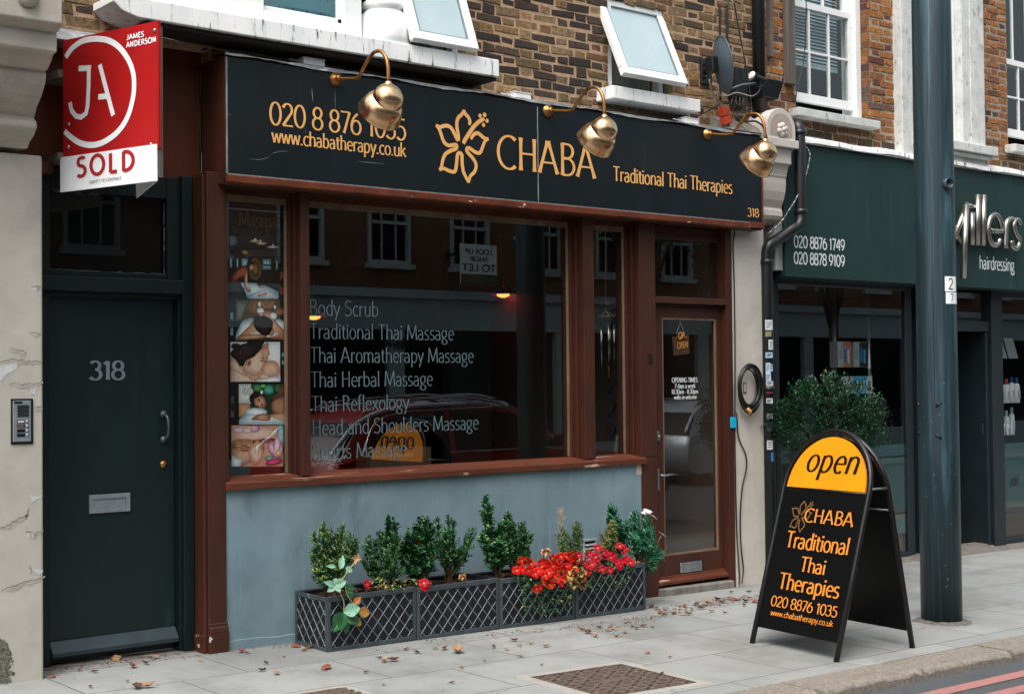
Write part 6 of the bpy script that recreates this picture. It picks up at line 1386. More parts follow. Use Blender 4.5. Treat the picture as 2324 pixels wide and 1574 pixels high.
# ================================================================ planters
PY0, PY1 = -.405, -.035; PHT = .325
PXB = [F(742, 1480, PY0).x, F(945.5, 1450, PY0).x, F(1133.5, 1424, PY0).x, F(1306, 1403, PY0).x, F(1466, 1384, PY0).x]
PLB = ['leftmost lattice planter, with a trailing big leaved plant over its front', 'second lattice planter from the left, bare bark at its right end', 'lattice planter half covered by orange red petunias', 'rightmost lattice planter beside the shop door, full of pink red petunias']
def planter(i):
    x0, x1 = PXB[i] + .003, PXB[i+1] - .003; zb_ = gz((x0+x1)/2); z1 = zb_ + PHT
    t = thing('planter', PLB[i], 'planter', ((x0+x1)/2, (PY0+PY1)/2, zb_), 'lattice planters along the blue grey wall')
    mb = MB(); tk = .014
    mb.box(x0, x1, PY0+.004, PY0+tk, zb_, z1-.002); mb.box(x0, x1, PY1-tk, PY1-.004, zb_, z1-.002); mb.box(x0+.004, x0+tk, PY0+tk, PY1-tk, zb_, z1-.002); mb.box(x1-tk, x1-.004, PY0+tk, PY1-tk, zb_, z1-.002)
    mb.build('box', M_faux, t)
    mb = MB(); e = .024
    mb.box(x0, x1, PY0-.004, PY0+.003, z1-.03, z1); mb.box(x0, x1, PY0-.004, PY0+.003, zb_, zb_+.028); mb.box(x0, x0+e, PY0-.0038, PY0+.0032, zb_+.028, z1-.03); mb.box(x1-e, x1, PY0-.0038, PY0+.0032, zb_+.028, z1-.03)
    mb.box(x0-.002, x0+.005, PY0+.004, PY1-.004, z1-.03, z1-.0005); mb.box(x0-.002, x0+.005, PY0+.004, PY1-.004, zb_, zb_+.028); mb.box(x0-.0018, x0+.0052, PY0+.004, PY0+e, zb_+.028, z1-.03); mb.box(x0-.0018, x0+.0052, PY1-e, PY1-.004, zb_+.028, z1-.03)
    mb.box(x0+.005, x1, PY0+.004, PY0+.018, z1-.006, z1+.001); mb.box(x0, x1, PY1-.018, PY1, z1-.012, z1+.001)
    mb.build('rim', M_fauxrim, t, bevel=.003, seg=2)
    mb = MB()
    def lattice(a0, a1, put, pitch):
        h0, h1 = zb_+.028, z1-.03; H = h1-h0; k = -int(H/pitch)-1
        while k*pitch < (a1-a0)+H:
            for s in (1, -1):
                # line a = a0 + k*pitch + s*(h-h0) (mirrored for s=-1), clipped to the panel
                pts = []
                for q in np.linspace(0, 1, 60):
                    h = H*q; a = k*pitch + s*h*.86 + (0 if s > 0 else .43*H)
                    if 0 <= a <= a1-a0: pts.append((a0+a, h0+h))
                if len(pts) > 3: mb.tube([put(*pts[0]), put(*pts[-1])], .0029, 5, 0, False, False)
            k += 1
    lattice(x0+e, x1-e, lambda a, h: (a, PY0+.0035, h), .079); lattice(PY0+e, PY1-e, lambda a, h: (x0+.0035, a, h), .079)
    mb.build('lattice', M_fauxrib, t)
    mb = MB(); n = 14; rs = random.Random(i)
    for a in range(n):
        for b in range(5):
            xa, xb = x0+.013+(x1-x0-.026)*a/n, x0+.013+(x1-x0-.026)*(a+1)/n; ya, yb_ = PY0+.013+(PY1-PY0-.026)*b/5, PY0+.013+(PY1-PY0-.026)*(b+1)/5
            mb.box(xa, xb, ya, yb_, z1-.12, z1-.04+rs.uniform(-.008, .012))
    for k in range(90):                    # bark and roots on top
        xx, yy = rs.uniform(x0+.03, x1-.05), rs.uniform(PY0+.03, PY1-.04); a = rs.uniform(0, 3.1); d = Vector((math.cos(a), math.sin(a), rs.uniform(-.2, .2)))*rs.uniform(.008, .028); s_ = Vector((-math.sin(a), math.cos(a), rs.uniform(-.4, .4)))*rs.uniform(.004, .01); c = Vector((xx, yy, z1-.03+rs.uniform(0, .012)))
        mb.face([c-d-s_, c+d-s_, c+d+s_, c-d+s_], 1)
    mb.build('soil', [M_soil, mat('bark_chip', '#7a4526', '#4f2b18', .9, 30)], t)
    return t
for i in range(4): planter(i)
# ---------------------------------------------------------------- foliage
M_leafA = mat('leaf_mid', '#37703a', '#2a5c30', .45, 30, spec=.4); M_leafB = mat('leaf_dark', '#21502f', '#193f27', .4, 30, spec=.4); M_leafC = mat('leaf_light', '#6d974d', '#588244', .45, 30, spec=.4)
M_leafY = mat('leaf_gold', '#8d8c45', '#6f7d3c', .5, 30); M_leafT = mat('leaf_bluegreen', '#3a8a6b', '#2f775e', .45, 30); M_leafW = mat('leaf_pale', '#8bb79e', '#6fa286', .4, 14, marks=[('#3e7a5c', 30, (1, 1, 1), .56, .62)])
M_stem = mat('woody_stem', '#4a3b2a', '#33281c', .8, 20); M_stemg = mat('green_stem', '#8d9565', '#76804f', .6, 20); M_dead = mat('dead_leaf', '#a5652f', '#7c4722', .8, 25, marks=[('#d2a45c', 20, (1, 1, 1), .6, .7)])
M_redA = mat('petal_scarlet', '#c01206', '#a00c05', .6, 30, spec=.15); M_redB = mat('petal_crimson', '#ad0f24', '#900a1e', .6, 30, spec=.15); M_throat = mat('flower_throat', '#2a0a10', None, .7); M_petalw = mat('petal_white', '#e9ecec', '#d9dedd', .5, 20); M_wilt = mat('wilted_petal', '#d7a679', '#b98a5f', .7, 20); M_yel = mat('daisy_eye', '#b08a2b', None, .7)
def leaf(mb, p, d, up, L_, W_, m=0, fold=.25, droop=0.0):
    d = d.normalized(); s = d.cross(up)
    if s.length < 1e-4: s = d.orthogonal()
    s.normalize(); n = s.cross(d)
    a = p; b = p + d*L_*.5 + s*W_*.5 + n*W_*fold; c = p + d*L_ - n*droop*L_; e = p + d*L_*.5 - s*W_*.5 + n*W_*fold; mid = p + d*L_*.52 - n*droop*L_*.2
    ia, ib, ic, ie, im = (mb.av(q) for q in (a, b, c, e, mid))
    mb.idx((ia, im, ib), m); mb.idx((ib, im, ic), m); mb.idx((ia, ie, im), m); mb.idx((ie, ic, im), m)
def shrub(name, label, cat, base, tips, LL, LW, mix, seed, dens=1.0, start=.28, spread=.017, y=-.27, group='shrubs in the planters', sprig=.5, squeeze=.86):
    """stems run from the base to each tip; leaf pairs and short side sprigs clothe them. base and tips are survey points on the plane y"""
    rs = random.Random(seed); b0 = F(*base, y); b0.z = gz(b0.x) + PHT - .04
    t = thing(name, label, cat, b0, group); mb = MB(); st = MB()
    mats, wts = zip(*mix)
    def pick(): return rs.choices(range(len(mats)), wts)[0]
    for (u, v) in tips:
        e = F(base[0] + (u-base[0])*squeeze, v, y); e.y += rs.uniform(-.06, .06); L_ = (e-b0).length
        m1 = b0.lerp(e, .5) + Vector(((e.x-b0.x)*.12, rs.uniform(-.03, .03), .02))
        path = smooth_path([b0 + Vector((rs.uniform(-.02, .02), rs.uniform(-.02, .02), 0)), m1, e], 8); st.tube(path, [.005*(1-.7*i/len(path))+.0012 for i in range(len(path))], 5)
        tot = len(path)-1
        n = int(L_/LL*3.5*dens)
        for i in range(n):
            q = start + (1-start)*(i/max(1, n-1)); k = min(int(q*tot), tot-1); f = q*tot-k; p = path[k].lerp(path[k+1], f); ax = (path[k+1]-path[k]).normalized()
            wide = max(.25, math.sin(math.pi*min(1, (1-q)*.9+.12)))
            for s in range(2):
                th = i*2.4 + s*math.pi + rs.uniform(-.4, .4); o1 = ax.orthogonal().normalized(); o2 = ax.cross(o1); out = o1*math.cos(th) + o2*math.sin(th); d = (ax*rs.uniform(.5, 1.0) + out*rs.uniform(.6, 1.0)).normalized(); z = LL*rs.uniform(.7, 1.15)*(1 if q < .93 else .75)
                leaf(mb, p, d, ax, z*1.12, LW*rs.uniform(.95, 1.4), pick())
                if rs.random() < sprig*wide and q < .95:
                    sp = p + d*spread*rs.uniform(.6, 1.6)*wide*1.6; sax = (d*.6 + ax).normalized()
                    for w_ in range(5):
                        o1 = sax.orthogonal().normalized(); o2 = sax.cross(o1); th = w_*2.4; d2 = (sax*.8 + o1*math.cos(th) + o2*math.sin(th)).normalized(); leaf(mb, sp + sax*w_*LL*.22, d2, sax, LL*rs.uniform(.8, 1.15), LW*1.15, pick())
        for s in range(3): leaf(mb, path[-1], (ax + Vector((rs.uniform(-.4, .4), rs.uniform(-.4, .4), .2))).normalized(), ax, LL, LW*.9, pick())
    st.build('stem', M_stem, t); mb.build('foliage', list(mats), t); return t
A_, B_, C_, Y_, T_ = M_leafA, M_leafB, M_leafC, M_leafY, M_leafT
box_mix = [(A_, 5), (B_, 4), (C_, 2)]
shrub('box_shrub', 'bushy light tipped box shrub at the left end of the planters', 'shrub', (752, 1330), [(722,1188),(714,1212),(735,1235),(752,1205),(762,1215),(778,1192),(790,1212),(803,1222),(812,1240),(712,1260),(716,1290),(722,1312),(740,1270),(765,1250),(780,1265),(795,1275),(785,1300),(730,1300),(750,1290)], .022, .0105, [(A_, 5), (B_, 3), (C_, 3), (Y_, 2)], 1)
shrub('box_shrub', 'rounded fine leaved box shrub second from the left in the planters', 'shrub', (878, 1330), [(842,1220),(836,1245),(832,1275),(858,1228),(868,1210),(880,1215),(893,1205),(900,1222),(908,1240),(914,1262),(850,1260),(870,1250),(890,1258),(848,1295),(905,1290),(875,1285)], .021, .0095, box_mix, 2)
shrub('box_shrub', 'single dark spike of box standing behind the second shrub', 'shrub', (885, 1320), [(880,1178),(884,1190),(890,1205)], .036, .021, [(B_, 6), (A_, 2)], 12, y=-.2, sprig=.1, start=.55)
shrub('box_shrub', 'dense dark broad leaved shrub with one pink petal on it', 'shrub', (945, 1318), [(965,1178),(975,1186),(955,1198),(940,1215),(918,1212),(925,1235),(912,1250),(985,1205),(988,1230),(985,1262),(970,1240),(945,1245),(930,1270),(960,1275),(935,1295),(975,1290)], .033, .017, [(B_, 7), (A_, 3), (C_, 1)], 3, y=-.25)
shrub('box_shrub', 'open twiggy box shrub with a long branch leaning right', 'shrub', (1015, 1300), [(1010,1170),(1000,1180),(996,1205),(1022,1185),(1028,1210),(1012,1230),(1068,1200),(1064,1222),(1060,1248),(1050,1270),(1000,1260),(1030,1260),(1068,1255)], .021, .0105, [(A_, 5), (B_, 4), (C_, 1)], 4, sprig=.3, y=-.22)
shrub('box_shrub', 'tall shrub with a pale tipped spire, in the third planter', 'shrub', (1130, 1292), [(1099,1133),(1102,1150),(1118,1180),(1088,1215),(1095,1240),(1130,1192),(1140,1188),(1138,1215),(1118,1225),(1108,1255),(1150,1230),(1132,1250)], .033, .0175, [(B_, 4), (A_, 5), (C_, 1)], 5, sprig=.4)
shrub('box_shrub', 'fine leaved shrub right behind the tall spire in the third planter', 'shrub', (1165, 1290), [(1160,1165),(1168,1178),(1172,1200),(1190,1190),(1184,1205),(1198,1215),(1205,1235),(1212,1255),(1195,1250),(1178,1235),(1168,1250)], .024, .012, box_mix, 6, y=-.24)
shrub('yew_shrub', 'thin yew sprig standing behind the petunias left of the vent', 'shrub', (1292, 1270), [(1305,1186),(1310,1195),(1318,1205),(1275,1200),(1268,1218),(1255,1225),(1288,1222),(1296,1215),(1322,1240)], .017, .0065, [(A_, 4), (Y_, 3), (B_, 3)], 7, sprig=.5, y=-.2)
shrub('yew_shrub', 'bronzed yew upright left of the white daisies', 'shrub', (1385, 1260), [(1385,1180),(1380,1200),(1392,1195),(1372,1215),(1366,1222),(1398,1212),(1376,1240),(1400,1235)], .016, .0065, [(Y_, 5), (A_, 3), (M_dead, 1)], 8, sprig=.6, y=-.24)
shrub('box_shrub', 'upright green shrub behind the bronzed yew', 'shrub', (1400, 1260), [(1386,1148),(1392,1160),(1400,1172),(1408,1185),(1418,1198),(1395,1190),(1412,1215),(1425,1205)], .026, .013, [(T_, 4), (A_, 4), (B_, 2)], 9, y=-.19)
# the daisy bush at the door end
dz = shrub('daisy_bush', 'bushy blue green daisy plant with white flowers beside the shop door', 'plant', (1450, 1275), [(1440,1165),(1452,1168),(1462,1175),(1432,1190),(1425,1215),(1470,1200),(1478,1215),(1488,1225),(1497,1240),(1500,1258),(1490,1270),(1462,1215),(1446,1205),(1440,1240),(1470,1250),(1455,1268),(1485,1290),(1475,1245)], .026, .009, [(T_, 6), (A_, 3), (M_leafW, 1), (B_, 2)], 10, dens=1.2, sprig=.8, y=-.30)
def daisy(u, v, y, nrm, r=.036):
    c = F(u, v, y); n = Vector(nrm).normalized(); a1 = n.orthogonal().normalized(); a2 = n.cross(a1); mb = MB()
    for k in range(13):
        th = 2*math.pi*k/13; d = a1*math.cos(th) + a2*math.sin(th); leaf(mb, c + d*.004 + n*.0004*(k % 3), d, n, r, .015, 0, .05, .05)
    mb.lathe(c - n*.001, n, [(0, .007), (.004, .006), (.006, .001)], 10, 1); mb.tube([c - n*.003, c - n*.03 + Vector((-.02, .0, -.03)), c + Vector((-.04, .02, -.09))], .0016, 5, 2)
    mb.build('flower', [M_petalw, M_yel, M_stemg], dz)
for q in ((1470,1158,-.34,(.1,-.35,.93)),(1478,1168,-.33,(.3,-.3,.9)),(1484,1172,-.35,(.5,-.3,.8)),(1466,1163,-.30,(-.1,-.3,.95)),(1503,1211,-.36,(.5,-.35,.8))): daisy(*q)
# dry grass plume
g = MB(); rs = random.Random(41); pb = F(1272, 1260, -.2); pt = F(1272, 1160, -.2)
for k in range(60):
    q = rs.uniform(.0, 1)**.8; p = pb.lerp(pt, .25 + .75*q) + Vector((rs.uniform(-.012, .012), rs.uniform(-.012, .012), 0)); d = Vector((rs.uniform(-.6, .6), rs.uniform(-.6, .6), 1)).normalized(); g.tube([p, p + d*.03, p + d*.05 + Vector((rs.uniform(-.02, .02), 0, -.004))], [.0011, .001, .0005], 4)
g.tube([pb, pb.lerp(pt, .5) + Vector((.006, 0, 0)), pt], [.002, .0016, .0008], 5)
tag(g.build('grass_plume', mat('dry_grass', '#bfae90', '#a3906f', .8, 30), None, pb), 'dry straw coloured grass plume rising behind the petunias', 'plant')
# ---------------------------------------------------------------- petunias
def flower_mesh(m, seed, R_=.03):
    rs = random.Random(seed); mb = MB(); n = 20; c = mb.av((0, 0, -.012)); r1 = [mb.av((.006*math.cos(2*math.pi*k/n), .006*math.sin(2*math.pi*k/n), -.006)) for k in range(n)]
    def rad(k): th = 2*math.pi*k/n; return R_*(1 + .10*math.cos(5*th)) * (1 + rs.uniform(-.04, .04))
    r2 = [mb.av((R_*.55*math.cos(2*math.pi*k/n), R_*.55*math.sin(2*math.pi*k/n), .002)) for k in range(n)]
    r3 = []
    for k in range(n):
        q = rad(k); r3.append(mb.av((q*math.cos(2*math.pi*k/n), q*math.sin(2*math.pi*k/n), .0015 + .004*math.cos(5*2*math.pi*k/n) - rs.uniform(0, .004))))
    for k in range(n):
        j = (k+1) % n; mb.idx((c, r1[k], r1[j]), 1); mb.idx((r1[k], r2[k], r2[j], r1[j]), 0, True); mb.idx((r2[k], r3[k], r3[j], r2[j]), 0, True)
    mb.lathe((0, 0, -.004), (0, 0, -1), [(0, .007), (.015, .004), (.03, .003)], 8, 2)
    return mb
def petunia(name, label, base, box, seed, mpet, spots, mixl, dens=420):
    """box = survey rectangle the leaves fill; spots = flower centres"""
    rs = random.Random(seed); b0 = F(*base, -.37); t = thing(name, label, 'plant', b0, 'petunias spilling from the planters'); mb = MB(); mats, wts = zip(*mixl)
    for k in range(dens):
        u, v = rs.uniform(box[0], box[2]), rs.uniform(box[1], box[3]); q = (v-box[1])/(box[3]-box[1]); cxu = (box[0]+box[2])/2; wdu = (box[2]-box[0])/2
        if abs(u-cxu)/wdu > 1 - .45*q**2 - .12*(1-q): continue
        y = -.33 + rs.uniform(-.04, .02) - (.11*min(1, max(0, (v-box[1]-24)/22)) if dens > 200 else .07*q); p = F(u, v, y); d = Vector((rs.uniform(-1, 1), rs.uniform(-1, .2), rs.uniform(-.6, .9))).normalized(); leaf(mb, p, d, ZA, rs.uniform(.018, .036), rs.uniform(.010, .017), rs.choices(range(len(mats)), wts)[0])
    mb.build('foliage', list(mats), t)
    protos = []
    for k, (u, v) in enumerate(spots):
        y = -.365 - (.10*min(1, max(0, (v-box[1]-20)/18)) if dens > 200 else .05); p = F(u, v, y) - b0
        if k < 4: o = flower_mesh(mpet, seed*10+k).build('flower', [mpet, M_throat, M_stemg], t, local=True); protos.append(o)
        else: o = protos[k % 4].copy(); col.objects.link(o); o.parent = t
        n = Vector((rs.uniform(-.75, .25), -1, rs.uniform(-.15, .75))).normalized(); o.rotation_euler = n.to_track_quat('Z', 'Y').to_euler(); o.location = p; s = rs.uniform(.9, 1.25); o.scale = (s, s*rs.uniform(.75, 1), s)
    return t
C9 = crop(1550, 1520, 4.385)
sA = [(270,925),(345,930),(395,965),(205,1055),(275,1050),(370,1060),(460,1105),(555,950),(610,960),(545,1000),(620,1050),(640,1090),(740,910),(800,870),(885,870),(945,860),(760,975),(860,970),(800,1010),(765,1065),(835,1040),(940,1070),(890,1100),(1000,1040),(690,1160),(750,1180),(720,1130),(830,1180),(810,1230),(480,1310),(660,1250),(570,1215),(930,940),(690,890),(1025,930),(590,1130),(490,1070),(880,1000),(700,1000)]
sB = [(1045,850),(1190,845),(1280,850),(1275,880),(1310,920),(1140,960),(1225,975),(1180,1000),(1155,1090),(1395,820),(1440,845),(1480,880),(1420,850),(1360,1040),(1465,1055),(1555,930),(1595,960),(1600,1005),(1600,725),(1660,775),(1690,915),(1750,950),(1305,750),(1720,930),(1240,1010),(1500,860)]
lm = [(A_, 5), (C_, 2), (B_, 3), (Y_, 1)]
petunia('petunia', 'orange red petunias with dark centres tumbling over the third planter', (1230, 1310), (1160, 1262, 1318, 1392), 61, M_redA, [C9(*p) for p in sA], lm, 620)
petunia('petunia', 'crimson petunias along the front edge of the rightmost planter', (1380, 1290), (1285, 1240, 1450, 1335), 62, M_redB, [C9(*p) for p in sB], lm, 460)
petunia('petunia', 'straggling petunia with two pink flowers between the first two planters', (915, 1322), (820, 1312, 985, 1338), 63, M_redB, [(834, 1324), (963, 1331), (962, 1322)], [(Y_, 5), (C_, 4), (M_dead, 2)], 150)
mb = MB(); p = F(946, 1237, -.36)
for k in range(4): leaf(mb, p + Vector((.004*k, 0, .002*k)), Vector((.7-.3*k, -.4, .3)), ZA, .026, .02, 0, .2)
tag(mb.build('fallen_petal', M_redB, None, p), 'pink petal caught on the dark broad leaved shrub', 'petal')
def wilted(u, v, label, s=1.0):
    rs = random.Random(int(u)); p = F(u, v, -.37); mb = MB()
    for k in range(9):
        th = k*.75; d = Vector((math.cos(th), -.4, .35*math.sin(th)+.1)).normalized(); leaf(mb, p, d, Vector((0, -.3, 1)), .05*s*rs.uniform(.7, 1.1), .028*s, 0, .35, .35)
    mb.tube([p, p+Vector((-.004, .01, -.05*s)), p+Vector((0, .05, -.12*s))], .003, 6, 1); tag(mb.build('wilted_flower', [M_wilt, M_stem], None, p), label, 'flower')
wilted(1236, 1251, 'faded apricot flower head above the orange red petunias'); wilted(1048, 1308, 'withered yellow flower on the rim of the second planter', .8); wilted(1445, 1277, 'shrivelled pale flower at the right corner of the rightmost planter', .7)
mb = MB(); rs = random.Random(9)
for k in range(46):
    u, v = rs.uniform(1284, 1330), rs.uniform(1284, 1336); p = F(u, v, -.475)
    if ((u-1307)/23)**2 + ((v-1310)/26)**2 > 1: continue
    leaf(mb, p, Vector((rs.uniform(-1, 1), -.4, rs.uniform(-1, .3))), ZA, .045, .03, rs.choice((0, 0, 1)), .3, .2)
tag(mb.build('withered_plant', [mat('withered_leaf', '#b09a52', '#7a6a34', .8, 30, marks=[('#5f3a1e', 14, (1, 1, 1), .6, .68)]), M_dead], None, F(1307, 1305, -.44)), 'withered yellow brown clump hanging over the joint between third and fourth planters', 'plant')
# ---------------------------------------------------------------- hellebore hanging over the first planter
hb = thing('hellebore', 'trailing hellebore with large pale and rusty leaves over the first planter', 'plant', F(770, 1345, -.36))
CH = crop(940, 1560, 3.934)
M_rusty = mat('rusty_leaf', '#a8682a', '#5f6d2c', .6, 12, marks=[('#5d2f16', 18, (1, 1, 1), .6, .68)]); M_hdk = mat('glossy_dark_leaf', '#245a33', '#1b4a2a', .3, 14, marks=[('#5f9a5c', 34, (1, 1, 1), .58, .64)])
def big_leaf(base, tip, wdt, m, y0, y1, cup=.15):
    a, b = F(*CH(*base), y0), F(*CH(*tip), y1); d = b - a; L_ = d.length; d.normalize(); s = d.cross(Vector((0, -1, .3))).normalized(); n = s.cross(d); k = 8; mb = MB(); rows = []
    if n.y > 0: n = -n
    for i in range(k+1):
        q = i/k; w_ = wdt*math.sin(math.pi*min(1, q**.8*.97+.02)); c = a + d*L_*q - n*(L_*.14*q*q)
        rows.append([mb.av(c + s*w_*j*.5 + n*(abs(j)*w_*cup*(1+.3*math.sin(q*9)))) for j in (-1, -.5, 0, .5, 1)])
    for r0, r1_ in zip(rows, rows[1:]):
        for j in range(4): mb.idx((r0[j], r0[j+1], r1_[j+1], r1_[j]), 0, True)
    mb.build('leaf', m, hb)
W_ = M_leafW
for base, tip, wd_, m, y0, y1 in (((360,970),(255,930),.045,W_,-.44,-.46),((365,965),(400,880),.05,W_,-.44,-.42),((365,968),(520,920),.065,W_,-.44,-.45),((360,975),(290,1045),.05,W_,-.44,-.47),((370,975),(445,1055),.045,W_,-.44,-.47),((430,775),(480,600),.05,W_,-.40,-.39),((500,760),(595,800),.045,W_,-.40,-.41),((380,740),(275,735),.03,W_,-.40,-.42),((520,990),(640,1010),.035,M_hdk,-.43,-.44),((525,1010),(600,1140),.05,M_hdk,-.43,-.44),((595,1195),(690,1110),.045,M_rusty,-.43,-.45),((480,1300),(690,1240),.09,W_,-.45,-.47),((475,1300),(365,1540),.11,M_hdk,-.45,-.47),((480,1305),(525,1570),.075,M_hdk,-.45,-.47),((485,1300),(680,1430),.10,M_hdk,-.45,-.46),((660,1290),(805,1310),.075,M_rusty,-.44,-.45),((600,1400),(710,1440),.06,M_rusty,-.43,-.44)): big_leaf(base, tip, wd_*.9, m, y0, y1)
mb = MB()
for pts in ([(500,980),(520,1080),(590,1190),(640,1260)], [(440,1080),(475,1150),(485,1220),(478,1300)], [(620,690),(570,750),(500,850),(430,920),(365,965)], [(520,800),(470,900),(400,960),(440,1080)]): mb.tube(smooth_path([F(*CH(*p), -.44) for p in pts], 5), .0035, 6)
mb.build('stem', M_stemg, hb)
mb = MB(); rs = random.Random(3)
for k in range(12):
    th = k*.55; p = F(*CH(625, 645), -.40); leaf(mb, p, Vector((math.cos(th), -.3, math.sin(th))).normalized(), Vector((0, -1, 0)), .022+.008*(k % 3), .018, 0, .3)
mb.build('seed_head', M_wilt, hb)
# ---------------------------------------------------------------- clipped bush outside the salon
bc = F(1880, 956, -.33); bush = thing('clipped_bush', 'round clipped evergreen bush in front of the salon window, behind the sandwich board', 'bush', (bc.x, -.33, gz(bc.x)))
rx_ = (F(2000, 962, -.33).x - F(1760, 962, -.33).x)/2*.86; mb = MB(); rs = random.Random(77); mixb = [mat('bush_leaf', '#1a4127', '#12321e', .4, 30, spec=.4), B_, M_leafA, M_leafC]; clumps = []
for k in range(420):
    a, ph = rs.uniform(0, 2*math.pi), math.acos(rs.uniform(-1, 1)); rr = rs.uniform(.6, .95)
    clumps.append((Vector((math.sin(ph)*math.cos(a)*rx_*rr, math.sin(ph)*math.sin(a)*rx_*.8*rr, math.cos(ph)*rx_*.66*rr)), rs.uniform(.05, .085)))
for c, r in clumps:
    for k in range(30):
        v = Vector((rs.gauss(0, 1), rs.gauss(0, 1), rs.gauss(0, 1))).normalized()*r*rs.uniform(.2, .9); p = bc + c + v; d = (c.normalized() + Vector((rs.uniform(-1, 1), rs.uniform(-1, 1), rs.uniform(-.6, 1)))).normalized(); leaf(mb, p, d, ZA, rs.uniform(.022, .036), rs.uniform(.012, .018), rs.choices((0, 1, 2, 3), (9, 3.4, .8, .25))[0])
mb.build('foliage', mixb, bush)
mb = MB(); zg = gz(bc.x)
for k in range(8):
    a = k*.8; mb.tube([(bc.x+.02*math.cos(a), -.33+.02*math.sin(a), zg+.35), (bc.x+.05*math.cos(a), -.33+.05*math.sin(a), bc.z-.3), (bc.x+.25*math.cos(a), -.33+.2*math.sin(a), bc.z-.08)], [.018, .014, .004], 6)
mb.build('trunk', M_stem, bush)
mb = MB(); mb.lathe((bc.x, -.33, zg), (0, 0, 1), [(0, .13), (.02, .14), (.34, .19), (.36, .2), (.39, .2), (.392, .175), (.35, .17)], 28, caps=False); mb.lathe((bc.x, -.33, zg+.33), (0, 0, 1), [(0, .17), (.004, .1), (.006, .001)], 20, 1); mb.build('pot', [M_faux, M_soil], bush)
# ---------------------------------------------------------------- fallen leaves
M_fall = [mat('fallen_rust', '#7d4223', '#5c2f18', .8, 20), mat('fallen_brown', '#553521', '#3c2415', .8, 20), mat('fallen_tan', '#94714a', '#755636', .8, 20)]
def fallen_mesh(seed, m):
    rs = random.Random(seed); mb = MB(); L_, W_ = .058, .034; rows = []; k = 7
    for i in range(k+1):
        q = i/k; w_ = W_*math.sin(math.pi*min(1, q*.93+.05))*(1+.2*math.sin(q*20+seed)); x = L_*(q-.5); z = .004 + .014*((q-.5)*2)**2*rs.uniform(.4, 1.2)
        rows.append([mb.av((x, w_*j*.5, z + abs(j)*w_*.35*rs.uniform(.5, 1.2))) for j in (-1, 0, 1)])
    for a, b in zip(rows, rows[1:]):
        for j in (0, 1): mb.idx((a[j], a[j+1], b[j+1], b[j]), 0, True)
    mb.tube([(-L_*.5, 0, .006), (-L_*.75, .004, .004)], .0012, 4); return mb
spots_ = [(300,1515,1.2),(215,1526,0.8),(262,1497,1.6),(180,1522,0.7),(330,1507,1.0),(352,1494,1.0),(118,1537,0.9),(310,1562,1.5),(335,1560,1.4),(290,1547,0.5),(603,1506,0.8),(560,1483,0.7),(548,1480,0.9),(595,1523,1.0),(628,1530,0.9),(738,1518,1.5),(700,1471,1.0),(690,1476,0.9),(672,1468,1.2),(830,1527,0.7),(872,1502,1.0),(862,1495,0.8),(893,1500,1.2),(922,1474,0.9),(988,1473,0.7),(945,1482,0.9),(1040,1481,1.9),(1010,1474,1.2),(1120,1470,0.8),(1150,1475,0.6),(1168,1455,1.0),(1180,1467,0.7),(1205,1462,0.7),(1048,1517,0.6),(1026,1551,0.6),(1240,1468,0.9),(1320,1431,1.0),(1335,1437,1.3),(1352,1445,1.0),(1360,1426,0.9),(1435,1424,0.8),(1418,1436,0.9),(1400,1446,0.7),(1480,1424,0.7),(1470,1483,0.8),(1520,1493,0.6),(1503,1530,0.7),(1180,1491,0.6),(1510,1397,1.0),(1530,1393,0.9),(1548,1396,0.8),(1555,1378,1.0),(1580,1372,1.2),(1605,1366,1.0),(1628,1362,1.2),(1640,1368,1.1),(1655,1358,0.9),(1668,1362,1.2),(1690,1366,1.2),(1700,1358,0.9),(1712,1366,1.3),(1600,1375,0.8),(1570,1388,0.8),(1615,1389,0.8),(1645,1392,0.7),(1690,1376,0.9),(1724,1373,1.1),(2030,1335,0.8),(2150,1300,0.5),(1660,1345,0.8),(1700,1345,0.9),(870,1555,0.5),(1100,1500,0.4),(205,1560,0.6),(455,1500,0.6),(645,1492,0.5),(1230,1510,0.5),(1745,1370,0.9),(1498,1392,0.9),(1478,1378,1.2),(1490,1383,1.0),(1560,1395,1.1),(1590,1382,1.0),(1395,1429,0.9),(1445,1428,0.9),(1460,1422,1.0),(1380,1432,0.8)]
protos = []
FL_LAB = ['rust coloured curled leaf lying on the pale paving', 'dark brown curled leaf lying on the pale paving', 'tan curled leaf lying on the pale paving']
for k, (u, v, s) in enumerate(spots_):
    rs = random.Random(100+k); p = GR(u, v); mi = k % 3
    if k < 6:
        o = fallen_mesh(k, M_fall[mi]).build('fallen_leaf', M_fall[mi], None, (0, 0, 0)); protos.append(o)
    else:
        o = protos[k % 6].copy(); col.objects.link(o)
    o.location = p; o.rotation_euler = (rs.uniform(-.25, .25), rs.uniform(-.2, .2) + (math.pi if rs.random() < .2 else 0), rs.uniform(0, 6.28)); o.location.z += .004 + (.02*s if abs(o.rotation_euler[1]) > 2 else 0); o.scale = (s, s*rs.uniform(.8, 1.2), s)
    tag(o, FL_LAB[mi], 'leaf', 'fallen leaves on the pavement')
mb = MB(); rs = random.Random(5)                       # crumbs of leaf and grit in the corners
